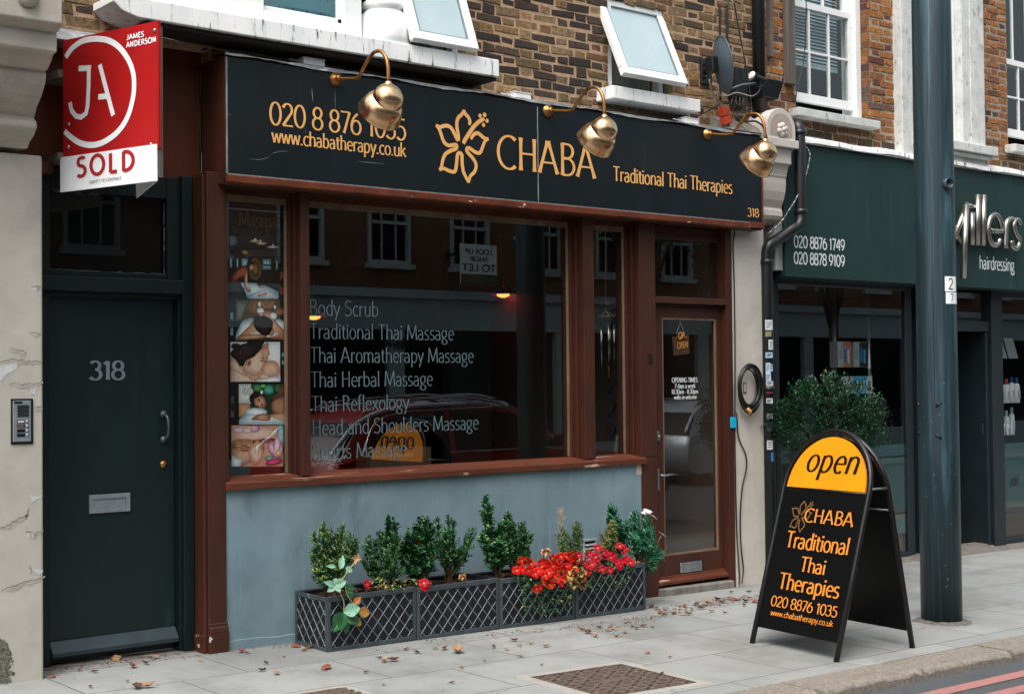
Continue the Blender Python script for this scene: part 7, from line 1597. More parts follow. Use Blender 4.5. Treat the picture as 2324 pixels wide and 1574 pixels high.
for (u0, v0, u1, v1, n, sp, sz) in ((105,1520,420,1486,130,8,.010),(420,1490,680,1462,110,7,.008),(680,1478,960,1474,60,8,.007),(960,1460,1470,1400,150,8,.009),(1490,1388,1740,1352,240,11,.014),(1380,1424,1510,1398,90,8,.011),(520,1480,660,1500,90,16,.005),(1180,1438,1470,1402,60,6,.009)):
    for k in range(n):
        q = rs.random(); p = GR(u0+(u1-u0)*q + rs.gauss(0, 3), v0+(v1-v0)*q + rs.gauss(0, sp*.4))
        a = rs.uniform(0, 6.28); d = Vector((math.cos(a), math.sin(a), rs.uniform(-.3, .5)))*sz*rs.uniform(.4, 1.3); s_ = Vector((-math.sin(a), math.cos(a), rs.uniform(-.2, .6)))*sz*rs.uniform(.2, .7); p.z = gz(p.x) + .003 + rs.uniform(0, .006)
        mb.face([p-d, p+s_, p+d, p-s_], rs.choice((0, 1, 1, 2)))
for k in range(380):
    u, v = rs.uniform(0, 2324), rs.uniform(1380, 1574); p = GR(u, v)
    if p.y < KY1 or p.y > .05: continue
    a = rs.uniform(0, 6.28); sz = rs.uniform(.002, .005); mb.face([(p.x+sz*math.cos(a+t)*(1.8 if t in (0, 3.1) else .7), p.y+sz*math.sin(a+t), gz(p.x)+.0015) for t in (0, 1.5, 3.1, 4.6)], 1)
tag(mb.build('leaf_litter', M_fall), kind='stuff'); col.objects['leaf_litter']['label'] = 'crumbled brown leaf litter and grit along the foot of the shops'; col.objects['leaf_litter']['category'] = 'leaf litter'
# ================================================================ poster behind the left pane
QY = .140
po = thing('poster', 'tall black spa poster of massage photographs filling the narrow left pane', 'poster', F(590, 1070, QY))
CA, CB = crop(690, 600, 3.4227), crop(690, 1040, 3.4227)
pm = {'skin': '#d9a987', 'skinl': '#eecbb2', 'skind': '#8d5a3e', 'hair': '#17110f', 'towel': '#e3eef1', 'towelb': '#8fb3c0', 'cloth': '#8e3f28', 'bg1': '#12110f', 'tan': '#7a5527', 'stone': '#5d6258', 'sky': '#7fb2ba', 'green': '#2f6a3c', 'pale': '#e4eef0', 'pink': '#d77a9c', 'pinkl': '#e9c3cf', 'rose': '#c02a5a', 'teal': '#3f8f8a', 'flame': '#d9c9a0', 'gold': '#8d6a33', 'warm': '#e9bda0', 'grey': '#2d3436', 'white': '#eef3f3'}
M_print = mat('printed_photo', '#ffffff', '#d8d4d0', .4, 60, attr=True, lo=.5, hi=.75)
mb = MB(); a, b = F(*CA(68, 150), QY), F(*CB(668, 1480), QY); mb.box(a.x-.02, b.x+.03, QY, QY+.006, b.z, a.z); mb.build('board', mat('poster_black', '#100f0e', None, .4), po)
mb = MB(); q0, q1 = F(*CA(66, 152), QY), F(*CA(645, 190), QY); mb.box(q0.x-.01, q1.x+.02, QY-.004, QY+.002, (q0.z+q1.z)/2-.004, (q0.z+q1.z)/2+.004); mb.build('batten', M_steel, po)
def ptext(s, C, x0, y0, x1, y1, h, m, **k):
    a, b = F(*C(x0, y0), QY), F(*C(x1, y1), QY); mm = MB(); text(mm, s, (a.x, QY-.0012, (a.z+b.z)/2), XA, ZA, NF, h, width=b.x-a.x, **k); mm.build('lettering', m, po)
ptext('Masmai', CA, 162, 335, 596, 358, .088, mat('dull_gold_print', '#4a3a1c', None, .5), thick=.15, thin=.05, flare=.7)
ptext('Massage & Spa', CA, 105, 420, 650, 452, .042, mat('dull_grey_print', '#40464a', None, .5), thick=.13, thin=.06, flare=.5, track=.12)
def el(cx, cy, rx, ry, a0=0, a1=360, n=18, rot=0):
    out = []
    for i in range(n):
        t = R(a0 + (a1-a0)*i/(n if a1-a0 == 360 else n-1)); x, y = rx*math.cos(t), ry*math.sin(t); c, s = math.cos(R(rot)), math.sin(R(rot)); out.append((cx + x*c - y*s, cy + x*s + y*c))
    return out
def hexmix(a, b, f): return tuple(p + (q-p)*f for p, q in zip(lin(pm.get(a, a)), lin(pm.get(b, b))))
def shaded(outer, inner, pts, dx=0.0, dy=0.0, n=5, k=.45):
    """one printed form: nested copies of an outline drawn in towards a point, ink blending from outer to inner colour"""
    cx, cy = sum(p[0] for p in pts)/len(pts) + dx, sum(p[1] for p in pts)/len(pts) + dy; out = []
    for i in range(n):
        f = i/(n-1); s_ = 1 - (1-k)*f; out.append((hexmix(outer, inner, f), [(cx + (p[0]-cx)*s_, cy + (p[1]-cy)*s_) for p in pts]))
    return out
def curve(pts): return [(p.x, p.y) for p in smooth_path([(x, y, 0) for x, y in pts], 4, True)]
def picture(C, rect, shapes, label):
    """a printed photograph: inks on a card, each shape a hair above the last"""
    mb = MB(); x0, y0, x1, y1 = rect; k = 0
    def clip(pts):
        for ax, lim, sg in ((0, x0, 1), (0, x1, -1), (1, y0, 1), (1, y1, -1)):
            out = []
            for p, q in zip(pts, pts[1:] + pts[:1]):
                ip, iq = (p[ax]-lim)*sg >= 0, (q[ax]-lim)*sg >= 0
                if ip: out.append(p)
                if ip != iq: t = (lim-p[ax])/(q[ax]-p[ax]); out.append(tuple(p[j]+(q[j]-p[j])*t for j in (0, 1)))
            pts = out
            if not pts: break
        return pts
    flat = []
    for sh_ in shapes: flat += sh_ if isinstance(sh_, list) else [sh_]
    for n, pts in flat:
        pts = clip(list(pts)); k += 1
        if len(pts) < 3: continue
        mb.face([F(*C(*p), QY) + Vector((0, -.0008 - .00006*k, 0)) for p in pts], 0, False, n if isinstance(n, tuple) else lin(pm.get(n, n)))
    o = mb.build('photograph', M_print, po); o['label'] = label; return o
def rc_(x0, y0, x1, y1): return [(x0, y0), (x1, y0), (x1, y1), (x0, y1)]
SH = shaded
picture(CA, (68, 440, 600, 660), [('grey', rc_(60, 430, 610, 670)), SH('bg1', 'grey', el(330, 470, 330, 120), 0, -40), SH('grey', '#7d8f92', el(90, 490, 70, 80), -10), SH('#050505', '#23211e', el(150, 555, 75, 20)), SH('#070606', '#1d1a17', el(140, 620, 105, 38)), SH('#8a6f47', '#f2e2b6', el(330, 495, 52, 16)), SH('#cdd6d4', '#ffffff', el(335, 482, 14, 18)), SH('#8a6f47', '#f2e2b6', el(400, 520, 60, 16)), ('#f4f4ee', el(390, 500, 11, 20)), SH('#8a7a5c', '#e9e4d2', el(520, 558, 65, 15)), ('#eef0ea', [(514, 552), (522, 515), (530, 552)]), SH('#6d5634', '#c9b183', [(180, 600), (230, 590), (300, 655), (240, 660)]), SH('#30281d', '#6b5434', el(250, 640, 60, 14))], 'photo of floating candles over dark stones, at the top of the poster')
picture(CA, (68, 670, 580, 1105), [('#0d0c0b', rc_(60, 660, 590, 1110))] + [SH('#3d6f78', '#a9d3d6', rc_(*q)) for q in ((68, 672, 92, 780), (138, 672, 158, 780), (190, 675, 262, 780), (412, 685, 504, 798), (556, 700, 572, 800))] + [('#24505a', rc_(455, 690, 460, 798)), ('#1c3f36', rc_(420, 740, 500, 760)), SH('#3a2a12', '#8f6d33', el(335, 790, 72, 122)), SH('#4d3818', '#1d1509', el(335, 790, 50, 92)), SH('#54401d', '#8a6a33', el(335, 790, 32, 60))] + [('#b08c4a', el(335 + 60*math.cos(R(t)), 790 + 105*math.sin(R(t)), 5, 7, n=6)) for t in range(0, 360, 24)] + [SH('#7fa3b0', '#e6f1f4', curve([(145, 960), (260, 935), (420, 960), (580, 1040), (580, 1120), (300, 1110), (230, 1070)]), 40), SH('#5b7f8d', '#bcd6de', curve([(145, 955), (205, 930), (230, 1000), (180, 985)])), SH('#0c0e10', '#2b2f33', curve([(60, 900), (130, 870), (190, 960), (235, 1090), (60, 1115)])), SH('#4f1d12', '#b0583c', curve([(70, 900), (140, 800), (225, 750), (262, 790), (235, 870), (160, 890), (100, 940)]), 20, -20), SH('#8d5a3f', '#dcae8b', curve([(222, 815), (250, 812), (252, 985), (288, 1020), (270, 1034), (224, 990)]), -5), SH('#8c5b42', '#dba987', el(292, 772, 27, 34), 8), SH('#080606', '#2a201b', curve([(245, 760), (250, 715), (290, 700), (318, 725), (300, 745), (275, 755), (268, 790)])), ('#3a2018', el(303, 766, 5, 3)), SH('#9a6a4e', '#dcb08f', el(395, 978, 30, 18)), SH('#0a0807', '#2a221e', el(384, 955, 34, 16)), SH('#9d6f52', '#e2bb9b', el(410, 1060, 55, 14, rot=-15)), ('#6d8e9b', [(240, 1080), (420, 1010), (424, 1014), (244, 1090)]), ('#87a8b3', [(430, 1000), (570, 1060), (568, 1066), (426, 1006)])], 'photo of a kneeling masseur in red pressing on a client under white sheets')
picture(CA, (130, 1115, 665, 1540), [('#4b3418', rc_(120, 1110, 670, 1545)), SH('#4c371a', '#9a7136', el(420, 1190, 200, 110)), SH('#3d423c', '#7d8376', [(130, 1110), (270, 1110), (195, 1350), (130, 1350)])] + [('#6e4d20', [(240+40*i, 1115), (246+40*i, 1115), (190+44*i, 1330), (184+44*i, 1330)]) for i in range(9)] + [('#0e0c0a', [(130, 1340), (300, 1335), (160, 1420), (130, 1440)]), ('#0c0b0a', rc_(600, 1110, 670, 1330)), SH('#88a6b0', '#eaf3f5', curve([(130, 1545), (140, 1470), (200, 1345), (315, 1312), (340, 1420), (240, 1545)])), SH('#88a6b0', '#eef6f7', curve([(540, 1322), (640, 1345), (670, 1480), (570, 1420)])), SH('#9b6444', '#e8b690', curve([(150, 1515), (260, 1405), (320, 1320), (400, 1240), (500, 1240), (560, 1350), (665, 1465), (668, 1532), (520, 1525), (360, 1490), (250, 1540)]), 30, -80, 6), SH('#b9c9cd', '#ffffff', el(430, 1478, 150, 36)), SH('#8c593c', '#d39f79', curve([(140, 1535), (190, 1488), (430, 1478), (440, 1515), (300, 1530)])), SH('#4a2a1b', '#a56d4b', curve([(350, 1170), (440, 1180), (530, 1110), (570, 1120), (550, 1190), (500, 1225), (390, 1215)])), SH('#4a2a1b', '#9c6646', curve([(515, 1235), (560, 1195), (668, 1210), (668, 1270), (560, 1285), (520, 1268)])), SH('#8c5a3f', '#cf9a77', el(500, 1452, 33, 45)), SH('#050404', '#2d231f', curve([(315, 1380), (330, 1300), (380, 1275), (450, 1290), (515, 1340), (515, 1420), (470, 1490), (400, 1480), (350, 1440)]), -20, -20), SH('#b8c6c6', '#ffffff', el(390, 1232, 38, 32)), SH('#b8c6c6', '#ffffff', el(378, 1165, 15, 30)), SH('#b8c6c6', '#ffffff', el(525, 1287, 38, 38)), SH('#b8c6c6', '#ffffff', el(540, 1193, 13, 22)), SH('#9b2f5c', '#f0a9c4', el(395, 1272, 32, 17)), ('#f6d9e4', el(400, 1270, 8, 5))], 'photo of herbal pouches pressed on the back of a dark haired woman')
picture(CB, (75, 55, 600, 475), [('#cfdade', rc_(70, 50, 605, 480)), SH('#c9d6da', '#f7fbfb', el(540, 180, 110, 170)), SH('#c08d6d', '#ecc4a6', curve([(410, 290), (520, 248), (585, 300), (590, 400), (500, 425), (410, 420)])), SH('#a3704f', '#dca987', curve([(405, 110), (470, 62), (478, 140), (492, 185), (472, 200), (466, 250), (425, 278), (405, 200)])), SH('#0b0807', '#30221b', curve([(250, 50), (420, 50), (415, 90), (395, 130), (300, 120)])), ('#2a1710', el(450, 122, 13, 4, rot=8)), ('#7d4433', el(462, 214, 12, 4)), SH('#c99878', '#f2d3bd', curve([(280, 150), (410, 132), (416, 220), (432, 300), (408, 320), (408, 360), (385, 405), (280, 405), (195, 320)]), 20, -10, 6), SH('#a06c52', '#dba588', el(265, 270, 29, 43)), ('#5d3527', el(270, 275, 10, 20)), SH('#060404', '#352822', curve([(78, 160), (170, 90), (260, 66), (350, 80), (395, 128), (350, 180), (320, 215), (240, 250), (205, 312), (130, 280), (90, 220)]), 0, -50), SH('#060404', '#2d211c', el(130, 100, 50, 32)), SH('#b58668', '#f0cfb6', curve([(72, 215), (130, 245), (185, 330), (258, 415), (180, 400), (72, 340)])), SH('#c79a7d', '#f4d8c3', curve([(70, 335), (200, 395), (340, 450), (340, 485), (70, 485)])), SH('#b28263', '#e9c3a6', el(320, 428, 58, 24)), ('#8a5a42', el(300, 425, 3, 18, rot=20)), ('#8a5a42', el(330, 425, 3, 18, rot=20)), SH('#c79a7d', '#f1d2bb', el(430, 422, 60, 32)), SH('#bccbd0', '#ffffff', curve([(420, 445), (600, 420), (610, 480), (330, 480)])), ('#1f120d', el(402, 254, 22, 4, rot=12)), ('#3a2119', el(395, 222, 22, 3, rot=10)), ('#b2605a', el(396, 348, 15, 6, rot=15)), ('#a06a50', el(420, 312, 7, 4))], 'photo of a couple resting their heads side by side, eyes closed')
picture(CB, (162, 500, 678, 928), [('#17402a', rc_(155, 495, 685, 935)), SH('#17402a', '#4f9a5c', el(360, 540, 60, 45)), SH('#1d4f3f', '#57b39a', el(480, 560, 65, 60)), SH('#0d2a1a', '#2f7a48', el(580, 545, 50, 60)), SH('#2a6a3a', '#8fc77a', el(420, 520, 30, 22)), SH('#b9c9c9', '#f0f5f3', rc_(155, 495, 292, 705)), SH('#a9a59a', '#f1f0ea', el(225, 580, 32, 40)), ('#b9b4a8', el(225, 580, 12, 15)), SH('#a9a59a', '#f1f0ea', el(285, 580, 30, 38)), ('#b9b4a8', el(285, 580, 11, 14)), SH('#b57f5c', '#d7a680', rc_(155, 700, 282, 850)), SH('#3a2117', '#7a4d36', curve([(600, 495), (665, 495), (640, 620), (520, 695), (497, 660), (570, 610)])), SH('#3f2418', '#b98a68', curve([(495, 710), (550, 640), (685, 630), (685, 880), (520, 815)]), -20, -10, 7), SH('#8a5a40', '#dcae8a', curve([(470, 825), (685, 795), (685, 905), (500, 885)])), SH('#080505', '#33251e', el(362, 662, 92, 76, rot=20)), SH('#6d4230', '#d7a380', el(385, 692, 66, 84, rot=-22), -8, -10, 7), SH('#080505', '#2a1e18', el(345, 618, 70, 26, rot=-25)), ('#120b08', el(374, 668, 22, 8, rot=62)), ('#120b08', el(362, 738, 16, 6, rot=20)), ('#1a0f0b', el(352, 672, 24, 3, rot=62)), ('#8c5a42', el(405, 718, 10, 18, rot=-20)), ('#a04a44', el(428, 735, 8, 24, rot=12)), SH('#8fb0bb', '#eef6f8', curve([(165, 930), (215, 830), (300, 750), (400, 770), (460, 790), (460, 835), (660, 900), (680, 935)]), -20, -20), SH('#a9c3cb', '#ffffff', el(340, 795, 120, 42)), SH('#855640', '#d2a07c', curve([(290, 872), (370, 818), (480, 825), (480, 885), (350, 880)])), ('#6b4230', [(300, 868), (365, 842), (367, 846), (303, 872)]), ('#6b4230', [(310, 878), (375, 858), (377, 862), (313, 881)]), SH('#d9d2b8', '#ffffff', el(400, 585, 15, 20)), ('#e0c04a', el(398, 590, 4, 5))], 'photo of a woman with a flower in her hair lying on a white towel')
picture(CB, (85, 935, 633, 1370), [('#d3a488', rc_(80, 930, 640, 1375)), SH('#d09f82', '#f3d5c2', curve([(80, 935), (330, 935), (600, 985), (520, 1080), (300, 1110), (80, 1110)])), SH('#c98fa6', '#f6dfe8', el(170, 985, 80, 28)), SH('#b85f8b', '#f0b9d0', el(320, 968, 70, 42)), SH('#d49db4', '#f8e3ec', el(250, 990, 55, 30)), SH('#d9a24c', '#f7dfa0', el(270, 958, 28, 14)), SH('#4f8f94', '#b4d6d6', curve([(585, 935), (640, 935), (640, 1140), (560, 1110)])), SH('#a86f4e', '#e9bd9d', curve([(80, 1120), (250, 1080), (420, 1130), (400, 1250), (180, 1375), (80, 1375)])), SH('#7d4a32', '#c48a66', el(190, 1172, 110, 36, rot=10)), SH('#96603f', '#e0ae8a', el(160, 1150, 42, 20)), SH('#96603f', '#e0ae8a', el(165, 1188, 42, 18)), SH('#96603f', '#dca57f', el(210, 1130, 40, 16)), SH('#4e2317', '#9c5038', curve([(330, 1092), (515, 1072), (525, 1098), (330, 1130)])), SH('#c98f6c', '#f7dcc6', curve([(255, 1210), (330, 1110), (375, 1105), (420, 1240), (380, 1320), (320, 1345)])), ('#a06a4a', [(340, 1130), (346, 1130), (330, 1240), (324, 1240)]), ('#a06a4a', [(375, 1130), (381, 1130), (372, 1250), (366, 1250)]), SH('#bcc9cd', '#ffffff', [(85, 1255), (205, 1300), (170, 1375), (80, 1375)]), SH('#2f6f6c', '#7dbab2', el(480, 1282, 50, 24)), SH('#c05a8d', '#f3c3d8', curve([(465, 1150), (515, 1095), (545, 1240), (500, 1235)])), SH('#cf86a8', '#fbe6ef', curve([(528, 1245), (548, 1055), (592, 1085), (582, 1255)])), SH('#b34880', '#efb1cb', curve([(570, 1255), (602, 1115), (628, 1150), (602, 1275)])), SH('#d08a2f', '#f8e08a', el(575, 1222, 26, 34)), SH('#8c1646', '#e0568c', curve([(440, 1332), (510, 1288), (622, 1298), (560, 1342), (470, 1352)]))], 'photo of hands and a pink lotus flower, lowest on the poster')
for C, r_, n in ((CA, (600, 820, 665, 1060), 'cloth'), (CA, (75, 1250, 102, 1490), 'sky'), (CB, (620, 170, 665, 290), 'sky'), (CB, (80, 630, 112, 850), 'stone'), (CB, (640, 1060, 690, 1290), 'stone')): picture(C, r_, [(n, rc_(*r_)), ('bg1', el((r_[0]+r_[2])/2, (r_[1]+r_[3])/2, (r_[2]-r_[0])*.5, (r_[3]-r_[1])*.22))], 'narrow sliver of another photo at the poster edge')
# ---- hanging open sign, wind chime, pendant lamps, string, cardboard
os_ = thing('hanging_sign', 'small wooden open sign with raised letters hanging on a string inside the door glass', 'sign', F(1545, 770, .10))
CO = crop(1950, 660, 3.5771); OY = .100
def op_(x, y): return F(*CO(x, y), OY)
M_wsign = mat('stained_wood', '#6b4a31', '#4d3524', .6, 8, (1, 1, .2), bump=.2); M_raised = mat('raised_wood_letters', '#d99a4e', '#c07f35', .5, 14)
mb = MB(); mb.prism([op_(*p) for p in ((460, 1362), (640, 1335), (647, 1545), (478, 1570))], (0, .012, 0)); mb.build('board', M_wsign, os_, bevel=.002)
mb = MB(); mb.tube([op_(542, 1145), op_(543, 1205), op_(498, 1330)], .0025, 5); mb.tube([op_(543, 1205), op_(590, 1320)], .0025, 5); mb.build('string', mat('pale_string', '#b9b7aa', None, .9), os_)
a, b = op_(505, 1495), op_(620, 1478)
mb = MB(); text(mb, 'OPEN', (a.x, OY-.006, a.z), (b-a), ZA, NF, .05, width=(b-a).length, thick=.26, thin=.2, flare=0); mb.build('lettering', M_raised, os_)
mb = MB()
for k, pts in enumerate(([(515, 1375), (520, 1325), (545, 1310), (550, 1345), (530, 1380), (520, 1390)], [(530, 1390), (560, 1360), (570, 1310), (575, 1350), (600, 1380)], [(548, 1335), (555, 1380)])): mb.tube(smooth_path([op_(*p) + Vector((0, -.008-.002*k, 0)) for p in pts], 4), .006, 6)
mb.build('ornament', M_raised, os_)
wc = thing('wind_chime', 'metal tube wind chime with a wooden disc hanging in the narrow right pane', 'wind chime', F(1377, 720, .3))
CWc = crop(1380, 600, 3.1484); HY = .3
def wp3(x, y): return F(*CWc(x, y), HY)
mb = MB(); d0, d1 = wp3(1495, 1195), wp3(1622, 1195); rad_ = (d1-d0).length/2; ctr = (d0+d1)/2; mb.lathe(ctr, (0, 0, 1), [(0, rad_), (.012, rad_)], 20); mb.build('disc', mat('chime_wood', '#8d6238', '#6e4a28', .5, 10), wc)
mb = MB()
for k in range(5):
    a = k*1.257+.4; p = ctr + Vector((rad_*.78*math.cos(a), rad_*.78*math.sin(a), 0)); z1 = wp3(1550, 1560+22*((k*2) % 5)).z; mb.tube([(p.x, p.y, ctr.z-.03), (p.x, p.y, z1-.07)], .0075, 10)
mb.build('tube', M_chrome, wc)
mb = MB(); top = wp3(1550, 1135)
for k in range(5):
    a = k*1.257+.4; p = ctr + Vector((rad_*.78*math.cos(a), rad_*.78*math.sin(a), 0)); mb.tube([top, p+Vector((0, 0, .012))], .0018, 4); mb.tube([p, p-Vector((0, 0, .03))], .0012, 4)
mb.tube([top, top+Vector((0, 0, 1.0))], .0015, 4); mb.tube([ctr, F(1381, 815, HY), F(1382, 825, HY)], .0015, 4); mb.build('string', mat('pale_string', '#b9b7aa'), wc)
mb = MB(); mb.tube([F(1381, 822, HY), F(1382, 856, HY)], .008, 6); mb.build('sail', MATS['chime_wood'], wc)
mb = MB(); o = wp3(1555, 1065); mb.lathe(o-Vector((0, 0, .03)), (0, 0, 1), [(0, .004), (.012, .03), (.03, .038), (.05, .03), (.06, .004)], 16); mb.build('coconut_top', mat('chime_husk', '#4b3d25', '#2f2617', .6, 20), wc)
tw = MB(); rs = random.Random(2)
for k in range(50):
    q = k/49; z = F(1386, 870, .35).z*(1-q) + F(1390, 990, .35).z*q; a = q*14; c = F(1388, 930, .35); p = Vector((c.x + .025*math.cos(a), .35 + .025*math.sin(a), z)); tw.tube([p, p + Vector((.02*math.cos(a+1.4), .02*math.sin(a+1.4), -.03))], .004, 5)
tag(tw.build('spiral_ornament', mat('blue_foil', '#16308a', '#0d1540', .25, 30, metal=.6), None, F(1388, 990, .35)), 'dark blue twisted foil spiral hanging under the wind chime', 'ornament')
for (u, v, y, l) in ((1142, 664, 1.6, 'glowing red pendant lamp near the middle of the big window'), (712, 714, 2.2, 'glowing red pendant lamp at the left edge of the big window')):
    p = F(u, v, y); t = thing('pendant_lamp', l, 'lamp', p, 'pendant lamps in the spa')
    mb = MB(); mb.lathe(p + Vector((0, 0, .05)), (0, 0, -1), [(0, .012), (.015, .03), (.03, .07), (.062, .105), (.066, .103)], 28, caps=False); mb.build('lamp_shade', mat('red_lamp_shade', '#7a1d10', '#5c140c', .35, 8), t)
    mb = MB(); mb.lathe(p - Vector((0, 0, .005)), (0, 0, -1), [(-.02, .02), (.0, .055), (.022, .05), (.034, .02), (.036, .002)], 20); mb.build('bulb', mat('warm_bulb', '#ff6a3a', emit=('#ff5a2a', 5)), t)
    mb = MB(); mb.tube([p + Vector((0, 0, .05)), (p.x, p.y, 2.77)], .004, 5); mb.build('flex', M_black, t)
mb = MB(); rs = random.Random(8); pb = F(736, 1058, .3)
for k in range(46):
    a, b_ = rs.uniform(0, 6.28), rs.uniform(0, 6.28); r = rs.uniform(.03, .13); p = pb + Vector((rs.uniform(-.07, .07), rs.uniform(-.06, .06), rs.uniform(0, .03))); mb.tube(smooth_path([p, p + Vector((r*math.cos(a), r*.6*math.sin(a), rs.uniform(.0, .07))), p + Vector((r*math.cos(a+.9), r*.6*math.sin(a+.9), rs.uniform(-.01, .05)))], 4), .002, 4)
pb.z = .95
tag(mb.build('straw_tangle', mat('white_straw', '#b9c0c0', '#8d9494', .6, 20), None, pb), 'tangle of white twigs on the sill in the left corner of the big window', 'ornament')
mb = MB(); a, b = F(841, 1062, .45), F(905, 1010, .45); mb.box(a.x-.02, b.x+.25, .42, .60, .945, b.z-.02); mb.box(a.x-.0, b.x+.1, .4185, .4195, b.z-.08, b.z-.05, 1); tag(mb.build('cardboard_box', [mat('dim_cardboard', '#4a3421', '#3c2a1a', .8, 8), mat('parcel_tape', '#6b5232', None, .4)], None, (a.x, .5, .945)), 'brown cardboard box on the sill behind the big window', 'box')
# ================================================================ the far side of the street, which the glass reflects
def Rf(u, v, yt, yg=GY):                  # where the pane at yg mirrors a sight line on to the upright plane yt
    d = ray(u, v); t = (yg - CAM[1])/d[1]; p = CAM + d*t; d2 = d*np.array([1, -1, 1]); return Vector(p + d2*((yt-yg)/d2[1]))
OY_ = -14.0
op = thing('brick_terrace', 'dark red brick terrace with white windows over pale shopfronts across the street', 'building', (10, OY_, -.2))
cz_ = 3.28; x0, x1 = -22.0, 34.0
M_ob = mat('far_brick', '#7d5843', '#5d4334', .9, 7, bump=.2); M_op = mat('far_shopfront', '#a7b3b6', '#97a3a7', .6, 3)
wins = []; xw = -20.0
while xw < 32: wins.append((xw, xw+.95)); xw += 1.9
mb = MB(); holes = [(a, b, zz, zz+1.55) for a, b in wins for zz in (3.75, 6.6)]
for a, b, c, d in rects_minus(x0, x1, cz_, 7.6, holes): mb.face([(a, OY_, c), (b, OY_, c), (b, OY_, d), (a, OY_, d)])
mb.face([(x0, OY_, 7.6), (x1, OY_, 7.6), (x1, OY_-5, 9.2), (x0, OY_-5, 9.2)]); mb.face([(x0, OY_-5, 9.2), (x1, OY_-5, 9.2), (x1, OY_-10, 7.6), (x0, OY_-10, 7.6)]); mb.face([(x0, OY_-10, -1), (x1, OY_-10, -1), (x1, OY_-10, 7.6), (x0, OY_-10, 7.6)]); mb.face([(x0, OY_, -1), (x0, OY_-10, -1), (x0, OY_-10, 7.6), (x0, OY_-5, 9.2), (x0, OY_, 7.6)]); mb.face([(x1, OY_, -1), (x1, OY_-10, -1), (x1, OY_-10, 7.6), (x1, OY_-5, 9.2), (x1, OY_, 7.6)])
mb.build('wall', M_ob, op)
gl0 = MB(); gl0.box(x0, x1, OY_-.3, OY_-.25, 3.7, 8); gl0.build('room', M_dark, op)
for k, (a, b, c, d) in enumerate(holes):
    m = MB(); t = .07
    m.box(a, a+t, OY_-.05, OY_+.05, c, d); m.box(b-t, b, OY_-.05, OY_+.05, c, d); m.box(a+t, b-t, OY_-.05, OY_+.05, c, c+t); m.box(a+t, b-t, OY_-.05, OY_+.05, d-t, d); m.box(a+t, b-t, OY_-.03, OY_+.03, (c+d)/2-.03, (c+d)/2+.03)
    for q in (1/3, 2/3): m.box(a+(b-a)*q-.012, a+(b-a)*q+.012, OY_-.02, OY_+.02, c+t, d-t)
    m.box(a-.06, b+.06, OY_-.05, OY_+.12, c-.09, c-.001)
    m.build('window', mat('far_window_paint', '#b4baba', '#9ea5a6', .5, 4), op)
mb = MB(); mb.box(x0, x1, OY_, OY_+.22, cz_-.16, cz_); mb.box(x0, x1, OY_, OY_+.12, cz_-.75, cz_-.161); mb.build('shop_fascia', M_op, op)
mb = MB(); xw = x0
while xw < x1-1: mb.box(xw, xw+.35, OY_-.02, OY_+.1, -.8, cz_-.751); mb.box(xw+.35, xw+4.1, OY_-.02, OY_+.08, -.8, .25 + .0*xw); xw += 4.1
mb.build('shop_pier', M_op, op)
mb = MB(); mb.face([(x0, OY_-.02, -1), (x1, OY_-.02, -1), (x1, OY_-.02, cz_-.7), (x0, OY_-.02, cz_-.7)]); mb.build('shop_window', mat('far_dark_glass', '#12171a', '#0d1113', .12, 3, spec=.5), op)
for s, u, v, h, w_ in (('BESPOKE ENGLISH CLASSIC', 995, 783, .14, 1.9), ('& CONTEMPORARY ITALIAN FURNITURE', 995, 794, .14, 2.2)):
    q = Rf(u, v, OY_+.1); m = MB(); text(m, s, (q.x, OY_+.135, q.z), (-1, 0, 0), ZA, (0, 1, 0), h, width=w_, thick=.15, thin=.12, flare=0); m.build('lettering', M_black, op)
q = Rf(1068, 740, OY_+.1); m = MB(); text(m, 'GHAR', (Rf(1425, 740, OY_+.13).x + .6, OY_+.135, 2.62), (-1, 0, 0), ZA, (0, 1, 0), .42, thick=.16, thin=.1, flare=.1); m.build('lettering', M_black, op)
# letting board
a, b = Rf(1045, 552, -13), Rf(1128, 648, -13)
tb = thing('letting_board', 'white lock up shop to let board across the street, mirrored in the big window', 'sign', ((a.x+b.x)/2, -13, b.z))
mb = MB(); mb.box(a.x, b.x, -13.02, -13, b.z, a.z); pnl_ = mb.build('panel', M_boardw, tb); mb = MB(); mb.box(a.x, b.x, -12.999, -12.995, b.z, b.z+(a.z-b.z)*.26); mb.build('footer', M_bead, pnl_)
W2_ = b.x-a.x; H2_ = a.z-b.z; cxm = (a.x+b.x)/2
for s, f, h, w_ in (('LOCK UP', .76, .12, .75), ('SHOP', .58, .11, .5), ('TO LET', .34, .16, .92)):
    m = MB(); text(m, s, (cxm + W2_*w_/2, -12.997, b.z+H2_*f), (-1, 0, 0), ZA, (0, 1, 0), H2_*h, width=W2_*w_, thick=.2, thin=.18, flare=0); m.build('lettering', M_black, pnl_)
mb = MB(); mb.box(cxm-.03, cxm+.03, -14.0, -13.03, a.z-.15, a.z-.1); mb.build('bracket', M_black, tb)
